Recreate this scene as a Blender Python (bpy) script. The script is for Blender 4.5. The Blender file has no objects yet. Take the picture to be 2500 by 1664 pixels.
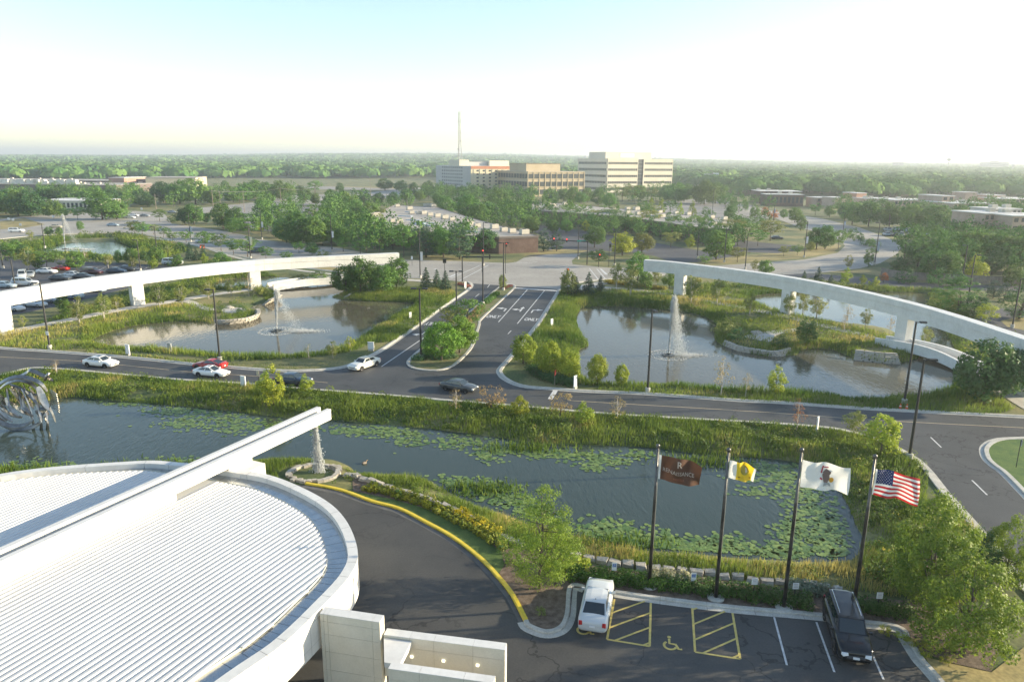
import bpy, math, random
import numpy as np
from mathutils import Vector, Matrix
S = bpy.context.scene
COL = S.collection
rnd = random.Random(7)
nr = np.random.default_rng(7)
R_ = math.radians

# ---------------------------------------------------------------- camera
CAM_H, F_PX, PITCH, ROLL = 28.0, 1740.0, 14.1, 0.5
cam_d = bpy.data.cameras.new('camera')
cam = bpy.data.objects.new('camera', cam_d)
COL.objects.link(cam)
cam_d.sensor_width = 36.0
cam_d.lens = 36.0 * F_PX / 2500.0
cam_d.clip_start = 0.5
cam_d.clip_end = 30000
CAM_M = Matrix.Rotation(R_(90 - PITCH), 3, 'X') @ Matrix.Rotation(R_(ROLL), 3, 'Z')
cam.matrix_world = Matrix.Translation((0, 0, CAM_H)) @ CAM_M.to_4x4()
S.camera = cam

# ---------------------------------------------------------------- sky, sun, exposure
SUN_AZ, SUN_EL = 7.0, 14.5          # azimuth counted from +X towards +Y
world = bpy.data.worlds.new('World')
S.world = world
world.use_nodes = True
wn = world.node_tree
bg = wn.nodes['Background']
sky = wn.nodes.new('ShaderNodeTexSky')
sky.sky_type = 'NISHITA'
sky.sun_disc = False
sky.sun_elevation = R_(SUN_EL)
sky.sun_rotation = R_(90 - SUN_AZ)
sky.altitude = 200
sky.air_density = 1.0
sky.dust_density = 0.35
sky.ozone_density = 1.0
wn.links.new(sky.outputs[0], bg.inputs[0])
bg.inputs[1].default_value = 0.120
sun_d = bpy.data.lights.new('sun', 'SUN')
sun_d.energy = 4.8
sun_d.angle = R_(0.55)
sun_d.color = (1.0, 0.85, 0.60)
sun = bpy.data.objects.new('sun', sun_d)
COL.objects.link(sun)
to_sun = Vector((math.cos(R_(SUN_EL)) * math.cos(R_(SUN_AZ)), math.cos(R_(SUN_EL)) * math.sin(R_(SUN_AZ)), math.sin(R_(SUN_EL))))
sun.rotation_euler = to_sun.to_track_quat('Z', 'Y').to_euler()
sun.location = to_sun * 500
S.view_settings.view_transform = 'Standard'
S.view_settings.look = 'None'
S.view_settings.gamma = 1.0
S.view_settings.exposure = 1.38
S.cycles.volume_step_rate = 4
S.cycles.max_bounces = 6
S.cycles.transparent_max_bounces = 12

# ---------------------------------------------------------------- surveying helpers: a sight line from the camera meets a level z
def G(px, py, z=0.0):
    d = CAM_M @ Vector(((px - 1250) / F_PX, -(py - 832) / F_PX, -1))
    t = (z - CAM_H) / d.z
    return Vector((d.x * t, d.y * t, z))
def proj(p):
    c = CAM_M.transposed() @ (Vector(p) - Vector((0, 0, CAM_H)))
    return 1250 + F_PX * c.x / -c.z, 832 - F_PX * c.y / -c.z
def height_of(g, pyt):
    lo, hi = 0.0, 200.0
    for _ in range(40):
        m = (lo + hi) / 2
        if proj((g.x, g.y, g.z + m))[1] > pyt: lo = m
        else: hi = m
    return lo
def pts(lst, z=0.0): return [G(x, y, z) for x, y in lst]

# ---------------------------------------------------------------- scene helpers
def tag(o, label=None, cat=None, group=None, kind=None):
    if label: o['label'] = label
    if cat: o['category'] = cat
    if group: o['group'] = group
    if kind: o['kind'] = kind
    return o
def link(o, parent=None):
    COL.objects.link(o)
    if parent is not None: o.parent = parent
    return o
def empty(name, loc=(0, 0, 0), rz=0.0, label=None, cat=None, group=None):
    o = bpy.data.objects.new(name, None)
    o.empty_display_size = 0.2
    o.location = loc
    o.rotation_euler = (0, 0, rz)
    COL.objects.link(o)
    return tag(o, label, cat, group)
def copy_tree(o, parent=None):
    c = o.copy()
    COL.objects.link(c)
    if parent is not None: c.parent = parent
    for ch in o.children: copy_tree(ch, c)
    return c
def add_mesh(name, v, f, m, parent=None, smooth=False, attr=None, loc=None):
    me = bpy.data.meshes.new(name)
    if isinstance(v, np.ndarray) and isinstance(f, np.ndarray):
        n, k = f.shape
        me.vertices.add(len(v)); me.vertices.foreach_set('co', v.astype(np.float32).ravel())
        me.loops.add(n * k); me.loops.foreach_set('vertex_index', f.astype(np.int32).ravel())
        me.polygons.add(n); me.polygons.foreach_set('loop_start', np.arange(0, n * k, k, dtype=np.int32))
        me.update(calc_edges=True)
    else:
        me.from_pydata([tuple(p) for p in v], [], f)
        me.update()
    if attr is not None:
        a = me.attributes.new('tint', 'FLOAT', 'POINT')
        a.data.foreach_set('value', np.asarray(attr, dtype=np.float32))
    for mm in (m if isinstance(m, (list, tuple)) else [m]): me.materials.append(mm)
    if smooth: me.polygons.foreach_set('use_smooth', np.ones(len(me.polygons), dtype=bool))
    o = bpy.data.objects.new(name, me)
    if loc is not None: o.location = loc
    return link(o, parent)

class MB:
    def __init__(s): s.v, s.f, s.mi = [], [], []
    def face(s, p, mi=0):
        i = len(s.v); s.v += [Vector(q) for q in p]; s.f.append(tuple(range(i, i + len(p)))); s.mi.append(mi); return s
    def box(s, c, d, rz=0.0, mi=0, top=None):
        cx, cy, cz = c; hx, hy, hz = d[0] / 2, d[1] / 2, d[2] / 2
        t = top if top else (1, 1)
        cs, sn = math.cos(rz), math.sin(rz); i = len(s.v)
        for z, k in ((-hz, (1, 1)), (hz, t)):
            for x, y in ((-hx * k[0], -hy * k[1]), (hx * k[0], -hy * k[1]), (hx * k[0], hy * k[1]), (-hx * k[0], hy * k[1])):
                s.v.append(Vector((cx + x * cs - y * sn, cy + x * sn + y * cs, cz + z)))
        for q in ((3, 2, 1, 0), (4, 5, 6, 7), (0, 1, 5, 4), (1, 2, 6, 5), (2, 3, 7, 6), (3, 0, 4, 7)):
            s.f.append(tuple(i + a for a in q)); s.mi.append(mi)
        return s
    def prism(s, poly, z0, z1, mi=0, bottom=True):
        n = len(poly); i = len(s.v)
        ar = sum(poly[k][0] * poly[(k + 1) % n][1] - poly[(k + 1) % n][0] * poly[k][1] for k in range(n))
        if ar < 0: poly = list(poly)[::-1]
        for z in (z0, z1): s.v += [Vector((p[0], p[1], z)) for p in poly]
        s.f.append(tuple(i + n + k for k in range(n))); s.mi.append(mi)
        if bottom: s.f.append(tuple(i + n - 1 - k for k in range(n))); s.mi.append(mi)
        for k in range(n):
            l = (k + 1) % n
            s.f.append((i + k, i + l, i + n + l, i + n + k)); s.mi.append(mi)
        return s
    def tube(s, path, radii, n=8, cap=True, mi=0):
        path = [Vector(p) for p in path]; i0 = len(s.v)
        if not isinstance(radii, (list, tuple)): radii = [radii] * len(path)
        for k, p in enumerate(path):
            a = path[min(k + 1, len(path) - 1)] - path[max(k - 1, 0)]
            a.normalize()
            u = a.cross(Vector((0, 0, 1))) if abs(a.z) < 0.95 else a.cross(Vector((0, 1, 0)))
            u.normalize(); w = a.cross(u)
            for j in range(n):
                t = 2 * math.pi * j / n
                s.v.append(p + (u * math.cos(t) + w * math.sin(t)) * radii[k])
        for k in range(len(path) - 1):
            for j in range(n):
                l = (j + 1) % n
                s.f.append((i0 + k * n + j, i0 + (k + 1) * n + j, i0 + (k + 1) * n + l, i0 + k * n + l)); s.mi.append(mi)
        if cap:
            s.f.append(tuple(i0 + j for j in range(n))); s.mi.append(mi)
            e = i0 + (len(path) - 1) * n
            s.f.append(tuple(e + n - 1 - j for j in range(n))); s.mi.append(mi)
        return s
    def lathe(s, c, prof, n=12, mi=0):
        i0 = len(s.v)
        for r, z in prof:
            for j in range(n):
                t = 2 * math.pi * j / n
                s.v.append(Vector((c[0] + r * math.cos(t), c[1] + r * math.sin(t), c[2] + z)))
        for k in range(len(prof) - 1):
            for j in range(n):
                l = (j + 1) % n
                s.f.append((i0 + k * n + j, i0 + k * n + l, i0 + (k + 1) * n + l, i0 + (k + 1) * n + j)); s.mi.append(mi)
        s.f.append(tuple(i0 + n - 1 - j for j in range(n))); s.mi.append(mi)
        e = i0 + (len(prof) - 1) * n
        s.f.append(tuple(e + j for j in range(n))); s.mi.append(mi)
        return s
    def strip(s, a, b, mi=0):
        for k in range(len(a) - 1): s.face((a[k], a[k + 1], b[k + 1], b[k]), mi)
        return s
    def build(s, name, m, parent=None, smooth=False, loc=None):
        o = add_mesh(name, s.v, s.f, m, parent, smooth, loc=loc)
        if isinstance(m, (list, tuple)): o.data.polygons.foreach_set('material_index', s.mi)
        return o

def crom(p, n=6, closed=False):
    p = [Vector(q) for q in p]; out = []; N = len(p)
    for i in range(N if closed else N - 1):
        if closed: a, b, c, d = p[(i - 1) % N], p[i], p[(i + 1) % N], p[(i + 2) % N]
        else: a, b, c, d = p[max(i - 1, 0)], p[i], p[i + 1], p[min(i + 2, N - 1)]
        for k in range(n):
            t = k / n
            out.append(0.5 * ((2 * b) + (c - a) * t + (2 * a - 5 * b + 4 * c - d) * t * t + (3 * b - a - 3 * c + d) * t ** 3))
    if not closed: out.append(p[-1])
    return out
def offset(path, w):
    out = []
    for i, p in enumerate(path):
        a = path[min(i + 1, len(path) - 1)] - path[max(i - 1, 0)]
        n = Vector((-a.y, a.x, 0)); n.normalize()
        out.append(p + n * w)
    return out
def ribbon(name, path, w, z, m, kind='structure', parent=None):
    a, b = offset(path, w / 2), offset(path, -w / 2)
    mb = MB(); mb.strip([Vector((p.x, p.y, z)) for p in b], [Vector((p.x, p.y, z)) for p in a])
    o = mb.build(name, m, parent)
    if kind: o['kind'] = kind
    return o
def swept(mb, path, prof, mi=0, cap=True):
    """sweep a closed (offset, z) profile along a plan path"""
    n = len(prof); i0 = len(mb.v)
    offs = [offset(path, o) for o, z in prof]
    for k in range(len(path)):
        for j in range(n): mb.v.append(Vector((offs[j][k].x, offs[j][k].y, path[k].z + prof[j][1])))
    for k in range(len(path) - 1):
        for j in range(n):
            l = (j + 1) % n
            mb.f.append((i0 + k * n + j, i0 + k * n + l, i0 + (k + 1) * n + l, i0 + (k + 1) * n + j)); mb.mi.append(mi)
    if cap:
        mb.f.append(tuple(i0 + n - 1 - j for j in range(n))); mb.mi.append(mi)
        e = i0 + (len(path) - 1) * n
        mb.f.append(tuple(e + j for j in range(n))); mb.mi.append(mi)
    return mb
def sub_path(path, seg):
    """cut a path into pieces of about seg metres"""
    out, cur, L = [], [path[0]], 0
    for i in range(1, len(path)):
        a, b = path[i - 1], path[i]; d = (b - a).length
        t = 0.0
        while L + d * (1 - t) >= seg:
            t += (seg - L) / d; q = a.lerp(b, t); cur.append(q); out.append(cur); cur = [q]; L = 0
        L += d * (1 - t); 
        if (b - cur[-1]).length > 1e-4: cur.append(b)
    if len(cur) > 1: out.append(cur)
    return out
def shrink(path, g):
    """shorten a path by g at each end, leaving an open joint"""
    p = list(path)
    a = p[1] - p[0]; b = p[-2] - p[-1]
    if a.length > g * 1.2: p[0] = p[0] + a.normalized() * g
    if b.length > g * 1.2: p[-1] = p[-1] + b.normalized() * g
    return p

# ---------------------------------------------------------------- materials
MATS = {}
def mat(name, c, c2=None, scale=0.5, rough=0.8, metal=0.0, bump=0.0, bscale=None, detail=6, spec=0.5, fine=0.0, fscale=30, contrast=(0.35, 0.65), emit=0.0, coat=0.0, trans=None):
    if name in MATS: return MATS[name]
    m = bpy.data.materials.new(name); m.use_nodes = True
    nt = m.node_tree; N, L = nt.nodes, nt.links
    b = N['Principled BSDF']
    b.inputs['Roughness'].default_value = rough
    b.inputs['Metallic'].default_value = metal
    b.inputs['Specular IOR Level'].default_value = spec
    b.inputs['Coat Weight'].default_value = coat
    tc = N.new('ShaderNodeTexCoord')
    base = None
    if c2 is not None:
        nz = N.new('ShaderNodeTexNoise'); nz.inputs['Scale'].default_value = scale; nz.inputs['Detail'].default_value = detail
        nz.inputs['Roughness'].default_value = 0.62
        L.new(tc.outputs['Object'], nz.inputs['Vector'])
        mr = N.new('ShaderNodeMapRange'); mr.inputs[1].default_value, mr.inputs[2].default_value = contrast
        L.new(nz.outputs['Fac'], mr.inputs[0])
        mx = N.new('ShaderNodeMix'); mx.data_type = 'RGBA'
        mx.inputs[6].default_value = (*c, 1); mx.inputs[7].default_value = (*c2, 1)
        L.new(mr.outputs[0], mx.inputs[0]); base = mx.outputs[2]
        if fine > 0:
            n2 = N.new('ShaderNodeTexNoise'); n2.inputs['Scale'].default_value = fscale; n2.inputs['Detail'].default_value = 3
            L.new(tc.outputs['Object'], n2.inputs['Vector'])
            mr2 = N.new('ShaderNodeMapRange'); mr2.inputs[1].default_value = .3; mr2.inputs[2].default_value = .7
            mr2.inputs[3].default_value = 1 - fine; mr2.inputs[4].default_value = 1 + fine
            L.new(n2.outputs['Fac'], mr2.inputs[0])
            mu = N.new('ShaderNodeMix'); mu.data_type = 'RGBA'; mu.blend_type = 'MULTIPLY'; mu.inputs[0].default_value = 1
            L.new(base, mu.inputs[6]); L.new(mr2.outputs[0], mu.inputs[7]); base = mu.outputs[2]
        L.new(base, b.inputs['Base Color'])
    else:
        b.inputs['Base Color'].default_value = (*c, 1)
    if bump > 0:
        n3 = N.new('ShaderNodeTexNoise'); n3.inputs['Scale'].default_value = bscale or scale * 8; n3.inputs['Detail'].default_value = 5
        L.new(tc.outputs['Object'], n3.inputs['Vector'])
        bp = N.new('ShaderNodeBump'); bp.inputs['Strength'].default_value = bump; bp.inputs['Distance'].default_value = 0.05
        L.new(n3.outputs['Fac'], bp.inputs['Height']); L.new(bp.outputs[0], b.inputs['Normal'])
    if emit > 0:
        b.inputs['Emission Color'].default_value = (*c, 1); b.inputs['Emission Strength'].default_value = emit
    MATS[name] = m
    return m
def leaf_mat(name, c1, c2, c3=None, vary=0.25, transl=0.35, rough=0.55):
    """foliage: tint attribute mixes c1..c2, every tree shifts a little by its own random number"""
    if name in MATS: return MATS[name]
    m = bpy.data.materials.new(name); m.use_nodes = True
    nt = m.node_tree; N, L = nt.nodes, nt.links
    b = N['Principled BSDF']; b.inputs['Roughness'].default_value = rough; b.inputs['Specular IOR Level'].default_value = 0.25
    at = N.new('ShaderNodeAttribute'); at.attribute_name = 'tint'
    cr = N.new('ShaderNodeValToRGB'); e = cr.color_ramp.elements
    c1, c2 = [x * 1.2 for x in c1], [x * 1.2 for x in c2]
    e[0].color = (*c1, 1); e[1].color = (*c2, 1)
    if c3: x = cr.color_ramp.elements.new(0.93); x.color = (*c2, 1); e[-1].color = (*c3, 1)
    L.new(at.outputs['Fac'], cr.inputs[0])
    oi = N.new('ShaderNodeObjectInfo')
    hs = N.new('ShaderNodeHueSaturation')
    m1 = N.new('ShaderNodeMapRange'); m1.inputs[3].default_value = 0.5 - 0.022 * vary / .25; m1.inputs[4].default_value = 0.5 + 0.016 * vary / .25
    m2 = N.new('ShaderNodeMapRange'); m2.inputs[3].default_value = 1 - vary; m2.inputs[4].default_value = 1 + vary
    L.new(oi.outputs['Random'], m1.inputs[0]); L.new(m1.outputs[0], hs.inputs['Hue'])
    ml = N.new('ShaderNodeMath'); ml.operation = 'MULTIPLY'; ml.inputs[1].default_value = 7.31
    fr = N.new('ShaderNodeMath'); fr.operation = 'FRACT'
    L.new(oi.outputs['Random'], ml.inputs[0]); L.new(ml.outputs[0], fr.inputs[0]); L.new(fr.outputs[0], m2.inputs[0]); L.new(m2.outputs[0], hs.inputs['Value'])
    L.new(cr.outputs[0], hs.inputs['Color'])
    L.new(hs.outputs[0], b.inputs['Base Color'])
    tr = N.new('ShaderNodeBsdfTranslucent'); L.new(hs.outputs[0], tr.inputs['Color'])
    mx = N.new('ShaderNodeMixShader'); mx.inputs[0].default_value = transl
    L.new(b.outputs[0], mx.inputs[1]); L.new(tr.outputs[0], mx.inputs[2]); L.new(mx.outputs[0], N['Material Output'].inputs[0])
    MATS[name] = m
    return m
def asphalt_mat(name, c, c2, crack=0.6, patch=0.12):
    m = mat(name, c, c2, scale=patch, rough=0.72, fine=0.12, fscale=8, bump=0.15, bscale=60, spec=0.4)
    nt = m.node_tree; N, L = nt.nodes, nt.links
    b = N['Principled BSDF']
    src = b.inputs['Base Color'].links[0].from_socket
    tc = N.new('ShaderNodeTexCoord')
    wob = N.new('ShaderNodeTexNoise'); wob.inputs['Scale'].default_value = 0.35; wob.inputs['Detail'].default_value = 5
    L.new(tc.outputs['Object'], wob.inputs['Vector'])
    va = N.new('ShaderNodeMix'); va.data_type = 'RGBA'; va.blend_type = 'LINEAR_LIGHT'; va.inputs[0].default_value = 3.0; va.clamp_result = False; va.clamp_factor = False
    L.new(tc.outputs['Object'], va.inputs[6]); L.new(wob.outputs['Color'], va.inputs[7])
    vo = N.new('ShaderNodeTexVoronoi'); vo.feature = 'DISTANCE_TO_EDGE'; vo.inputs['Scale'].default_value = 0.15
    L.new(va.outputs[2], vo.inputs['Vector'])
    mr = N.new('ShaderNodeMapRange'); mr.inputs[1].default_value = 0.005; mr.inputs[2].default_value = 0.013; mr.inputs[3].default_value = 1; mr.inputs[4].default_value = 0
    L.new(vo.outputs['Distance'], mr.inputs[0])
    msk = N.new('ShaderNodeTexNoise'); msk.inputs['Scale'].default_value = 0.07; msk.inputs['Detail'].default_value = 2
    L.new(tc.outputs['Object'], msk.inputs['Vector'])
    mk = N.new('ShaderNodeMapRange'); mk.inputs[1].default_value = 0.40; mk.inputs[2].default_value = 0.50; mk.inputs[4].default_value = crack
    L.new(msk.outputs['Fac'], mk.inputs[0])
    mul = N.new('ShaderNodeMath'); mul.operation = 'MULTIPLY'; L.new(mr.outputs[0], mul.inputs[0]); L.new(mk.outputs[0], mul.inputs[1])
    mx = N.new('ShaderNodeMix'); mx.data_type = 'RGBA'; mx.inputs[7].default_value = (0.012, 0.012, 0.013, 1)
    L.new(mul.outputs[0], mx.inputs[0]); L.new(src, mx.inputs[6]); L.new(mx.outputs[2], b.inputs['Base Color'])
    return m

ASPH = asphalt_mat('asphalt', (0.045, 0.048, 0.050), (0.078, 0.080, 0.080))
ASPH2 = asphalt_mat('forecourt_asphalt', (0.044, 0.045, 0.045), (0.078, 0.076, 0.071), crack=0.7)
LOT = mat('lot_asphalt', (0.05, 0.053, 0.06), (0.075, 0.075, 0.08), scale=0.1, fine=0.1, fscale=5)
CONC = mat('concrete_road', (0.27, 0.25, 0.22), (0.37, 0.345, 0.30), scale=0.06, fine=0.10, fscale=1.2, rough=0.85)
OLDLOT = mat('old_lot', (0.20, 0.19, 0.175), (0.29, 0.27, 0.245), scale=0.05, fine=0.15, fscale=0.8, rough=0.9)
KERB = mat('kerb_concrete', (0.40, 0.38, 0.33), (0.52, 0.50, 0.44), scale=1.5, fine=0.12, fscale=12, rough=0.85)
PATH = mat('path_concrete', (0.42, 0.39, 0.34), (0.53, 0.50, 0.44), scale=0.6, fine=0.08, fscale=9, rough=0.9)
KYEL = mat('yellow_kerb_paint', (0.62, 0.46, 0.03), (0.75, 0.57, 0.05), scale=2, fine=0.1, fscale=20, rough=0.6)
WHITE = mat('white_cladding', (0.60, 0.585, 0.55), (0.71, 0.70, 0.665), scale=0.55, rough=0.55, fine=0.05, fscale=3, contrast=(.3, .7))
ROOFW = mat('white_roof_metal', (0.57, 0.565, 0.54), (0.635, 0.63, 0.605), scale=0.3, rough=0.38, fine=0.02)
STONE = mat('limestone_cladding', (0.60, 0.56, 0.46), (0.66, 0.62, 0.52), scale=0.7, rough=0.7, fine=0.04, fscale=10)
PAINTW = mat('white_road_paint', (0.46, 0.46, 0.45), (0.66, 0.66, 0.64), scale=3, rough=0.7)
PAINTY = mat('yellow_road_paint', (0.52, 0.40, 0.10), (0.64, 0.50, 0.16), scale=4, rough=0.7)
PAINTC = mat('worn_yellow_line', (0.40, 0.33, 0.22), (0.52, 0.42, 0.26), scale=2, rough=0.7)
BLACK = mat('black_metal', (0.018, 0.019, 0.02), rough=0.45, spec=0.5)
GUTTER = mat('gutter_metal', (0.42, 0.44, 0.45), (0.52, 0.53, 0.53), scale=1.2, rough=0.25, metal=0.8)
TROUGH = mat('trough_grey', (0.26, 0.24, 0.20), (0.33, 0.31, 0.27), scale=1, rough=0.8)
ROCK = mat('limestone_rock', (0.30, 0.27, 0.22), (0.50, 0.46, 0.39), scale=1.6, fine=0.2, fscale=9, rough=0.9, bump=0.5, bscale=6)
MULCH = mat('mulch', (0.085, 0.058, 0.04), (0.20, 0.15, 0.11), scale=2.5, fine=0.35, fscale=22, rough=0.95, bump=0.6, bscale=25)
LAWN = mat('lawn', (0.05, 0.10, 0.018), (0.10, 0.15, 0.03), scale=0.5, fine=0.3, fscale=26, rough=0.9, bump=0.5, bscale=40)
DRY = mat('dry_lawn', (0.15, 0.14, 0.05), (0.36, 0.28, 0.11), scale=0.12, fine=0.25, fscale=4, rough=0.95)
# ================================================================ GROUND, PONDS
WATER_Z = -0.6
POND_PX = {
 'front': [(-140,1000),(0,984),(60,985),(125,977),(179,970),(286,980),(420,990),(558,1003),(700,1021),(809,1026),(888,1033),(1040,1046),(1200,1066),(1317,1083),(1513,1089),(1620,1097),(1700,1108),(1794,1116),(1900,1122),(1985,1140),(2050,1199),(2082,1269),(2105,1320),(2074,1363),(1972,1371),(1897,1367),(1709,1351),(1552,1340),(1450,1316),(1298,1284),(1267,1265),(1145,1224),(1036,1166),(949,1156),(879,1156),(856,1139),(818,1122),(740,1117),(665,1116),(600,1124),(430,1140),(200,1160),(0,1200),(-140,1230)],
 'left': [(218,836),(253,816),(327,795),(440,785),(523,789),(580,787),(634,768),(612,752),(639,741),(668,730),(664,712),(600,704),(540,707),(500,708),(515,694),(560,682),(640,677),(700,676),(760,684),(836,700),(836,716),(812,724),(830,730),(900,735),(998,738),(1014,745),(971,770),(927,794),(900,813),(876,832),(828,855),(748,867),(650,872),(535,866),(425,857),(306,849),(232,838)],
 'right': [(1414,760),(1426,751),(1497,748),(1637,757),(1705,769),(1747,790),(1744,822),(1764,843),(1854,868),(1898,869),(1943,866),(1966,852),(2032,854),(2085,875),(2186,887),(2250,868),(2235,840),(2190,815),(2160,800),(2047,786),(1960,772),(1901,758),(1836,731),(1826,726),(1860,719),(1910,716),(2050,708),(2156,713),(2262,716),(2268,745),(2300,800),(2345,880),(2330,935),(2305,954),(2246,967),(2097,973),(2023,962),(1900,958),(1794,953),(1646,940),(1473,937),(1420,917),(1412,858),(1438,843),(1416,816),(1406,778)],
 'far': [(77,617),(89,608),(129,601),(161,590),(214,586),(275,587),(321,603),(339,612),(304,633),(232,626),(161,625),(89,623)],
}
PONDS = {k: crom(pts(v, WATER_Z), 3, True) for k, v in POND_PX.items()}
def poly_sdf(X, Y, poly):
    P = np.array([(p[0], p[1]) for p in poly]); Q = np.roll(P, -1, 0)
    x, y = X.ravel(), Y.ravel()
    best = np.full(x.shape, 1e9); ins = np.zeros(x.shape, bool)
    mnx, mny = P.min(0) - 12; mxx, mxy = P.max(0) + 12
    sel = np.where((x > mnx) & (x < mxx) & (y > mny) & (y < mxy))[0]
    xs, ys = x[sel], y[sel]
    bs = np.full(xs.shape, 1e9); iv = np.zeros(xs.shape, bool)
    for (ax, ay), (bx, by) in zip(P, Q):
        dx, dy = bx - ax, by - ay
        t = np.clip(((xs - ax) * dx + (ys - ay) * dy) / (dx * dx + dy * dy + 1e-9), 0, 1)
        bs = np.minimum(bs, np.hypot(xs - ax - t * dx, ys - ay - t * dy))
        c = ((ay > ys) != (by > ys)) & (xs < dx * (ys - ay) / (dy if abs(dy) > 1e-9 else 1e-9) + ax)
        iv ^= c
    best[sel] = bs; ins[sel] = iv
    return np.where(ins, -best, best).reshape(X.shape)
def pond_sdf(X, Y):
    s = np.full(np.shape(X), 1e9)
    for p in PONDS.values(): s = np.minimum(s, poly_sdf(np.asarray(X, float), np.asarray(Y, float), p))
    return s
def ground_z(X, Y):
    X = np.asarray(X, float); Y = np.asarray(Y, float)
    s = pond_sdf(X, Y)
    t = np.clip(s / 2.6, 0, 1); t = t * t * (3 - 2 * t)
    h = np.where(s > 0, WATER_Z * (1 - t), WATER_Z - 0.22 * np.minimum(-s, 5))
    d = np.hypot(X, Y)
    k = np.clip((d - 900) / 3600, 0, 1)
    ang = X / np.maximum(Y, 1)
    ridge = np.exp(-((ang + 0.10) / 0.32) ** 2)
    h = h + k * (6 + 20 * ridge) + np.clip((d - 2500) / 4000, 0, 1) * (10 + 26 * ridge) + k * 2.5 * np.sin(X / 310 + 1) * np.sin(Y / 420)
    return h
xs = np.concatenate([[-9000, -6000, -4200, -3000, -2200, -1600, -1100, -700, -450, -300, -220, -170], np.arange(-140, 112, 1.2), [125, 150, 200, 280, 420, 650, 1000, 1500, 2100, 3000, 4200, 6000, 9000]])
ys = np.concatenate([[-200, -60, 0, 18], np.arange(26, 262, 1.2), [275, 300, 340, 400, 500, 640, 800, 950, 1100, 1300, 1550, 1900, 2300, 2800, 3400, 4200, 5200, 6500, 8500, 11000]])
XX, YY = np.meshgrid(xs, ys)
ZZ = ground_z(XX, YY)
nx, ny = len(xs), len(ys)
V = np.stack([XX.ravel(), YY.ravel(), ZZ.ravel()], 1)
idx = np.arange(nx * ny).reshape(ny, nx)
Fq = np.stack([idx[:-1, :-1].ravel(), idx[:-1, 1:].ravel(), idx[1:, 1:].ravel(), idx[1:, :-1].ravel()], 1)
def ground_mat():
    m = mat('meadow_ground', (0.075, 0.105, 0.03), (0.22, 0.195, 0.075), scale=0.09, fine=0.3, fscale=3.0, rough=0.95, bump=0.3, bscale=4, contrast=(.42, .62))
    return m
tag(add_mesh('ground', V, Fq, ground_mat(), smooth=True), kind='structure')

def water_mat(name, c, wave, scale, stretch=(1, 1, 1), rough=0.04):
    m = bpy.data.materials.new(name); m.use_nodes = True
    nt = m.node_tree; N, L = nt.nodes, nt.links; b = N['Principled BSDF']
    b.inputs['Base Color'].default_value = (*c, 1); b.inputs['Roughness'].default_value = rough
    b.inputs['IOR'].default_value = 1.333; b.inputs['Specular IOR Level'].default_value = 0.5
    tc = N.new('ShaderNodeTexCoord'); mp = N.new('ShaderNodeMapping'); mp.inputs['Scale'].default_value = stretch; mp.inputs['Rotation'].default_value = (0, 0, 0.5)
    L.new(tc.outputs['Object'], mp.inputs[0])
    n1 = N.new('ShaderNodeTexNoise'); n1.inputs['Scale'].default_value = scale; n1.inputs['Detail'].default_value = 3; n1.inputs['Distortion'].default_value = 0.6
    L.new(mp.outputs[0], n1.inputs['Vector'])
    n2 = N.new('ShaderNodeTexNoise'); n2.inputs['Scale'].default_value = 0.05; n2.inputs['Detail'].default_value = 2
    L.new(tc.outputs['Object'], n2.inputs['Vector'])
    mr = N.new('ShaderNodeMapRange'); mr.inputs[1].default_value = 0.38; mr.inputs[2].default_value = 0.62; mr.inputs[3].default_value = 0.35; mr.inputs[4].default_value = 1.0
    L.new(n2.outputs['Fac'], mr.inputs[0])
    mu = N.new('ShaderNodeMath'); mu.operation = 'MULTIPLY'; L.new(n1.outputs['Fac'], mu.inputs[0]); L.new(mr.outputs[0], mu.inputs[1])
    bp = N.new('ShaderNodeBump'); bp.inputs['Strength'].default_value = wave; bp.inputs['Distance'].default_value = 0.1
    L.new(mu.outputs[0], bp.inputs['Height']); L.new(bp.outputs[0], b.inputs['Normal'])
    return m
W_FRONT = water_mat('pond_water_blue', (0.042, 0.060, 0.050), 0.5, 1.9, (1, 0.35, 1))
W_OTHER = water_mat('pond_water_silty', (0.095, 0.088, 0.060), 0.28, 2.2, (1, 0.4, 1))
def grown(poly, w):
    n = len(poly); ar = sum(poly[k].x * poly[(k + 1) % n].y - poly[(k + 1) % n].x * poly[k].y for k in range(n))
    sg = -1 if ar > 0 else 1
    out = []
    for i in range(n):
        a = poly[(i + 1) % n] - poly[i - 1]; nn = Vector((-a.y, a.x, 0)); nn.normalize(); out.append(poly[i] + nn * sg * w)
    return out
for k, wm in (('front', W_FRONT), ('left', W_OTHER), ('right', W_OTHER), ('far', W_FRONT)):
    pg = grown(PONDS[k], 0.9)
    mb = MB(); mb.face([Vector((p.x, p.y, WATER_Z)) for p in pg])
    tag(mb.build('pond_water', wm), kind='structure')

# ================================================================ ROADS
def sheet(name, px, z, m, smooth_n=0, kind='structure', close=True):
    p = pts(px)
    if smooth_n: p = crom(p, smooth_n, True)
    mb = MB(); pp = [Vector((q.x, q.y, z)) for q in p]
    n = len(pp); ar = sum(pp[k].x * pp[(k + 1) % n].y - pp[(k + 1) % n].x * pp[k].y for k in range(n))
    if ar < 0: pp = pp[::-1]
    mb.face(pp)
    return tag(mb.build(name, m), kind=kind)
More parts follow.
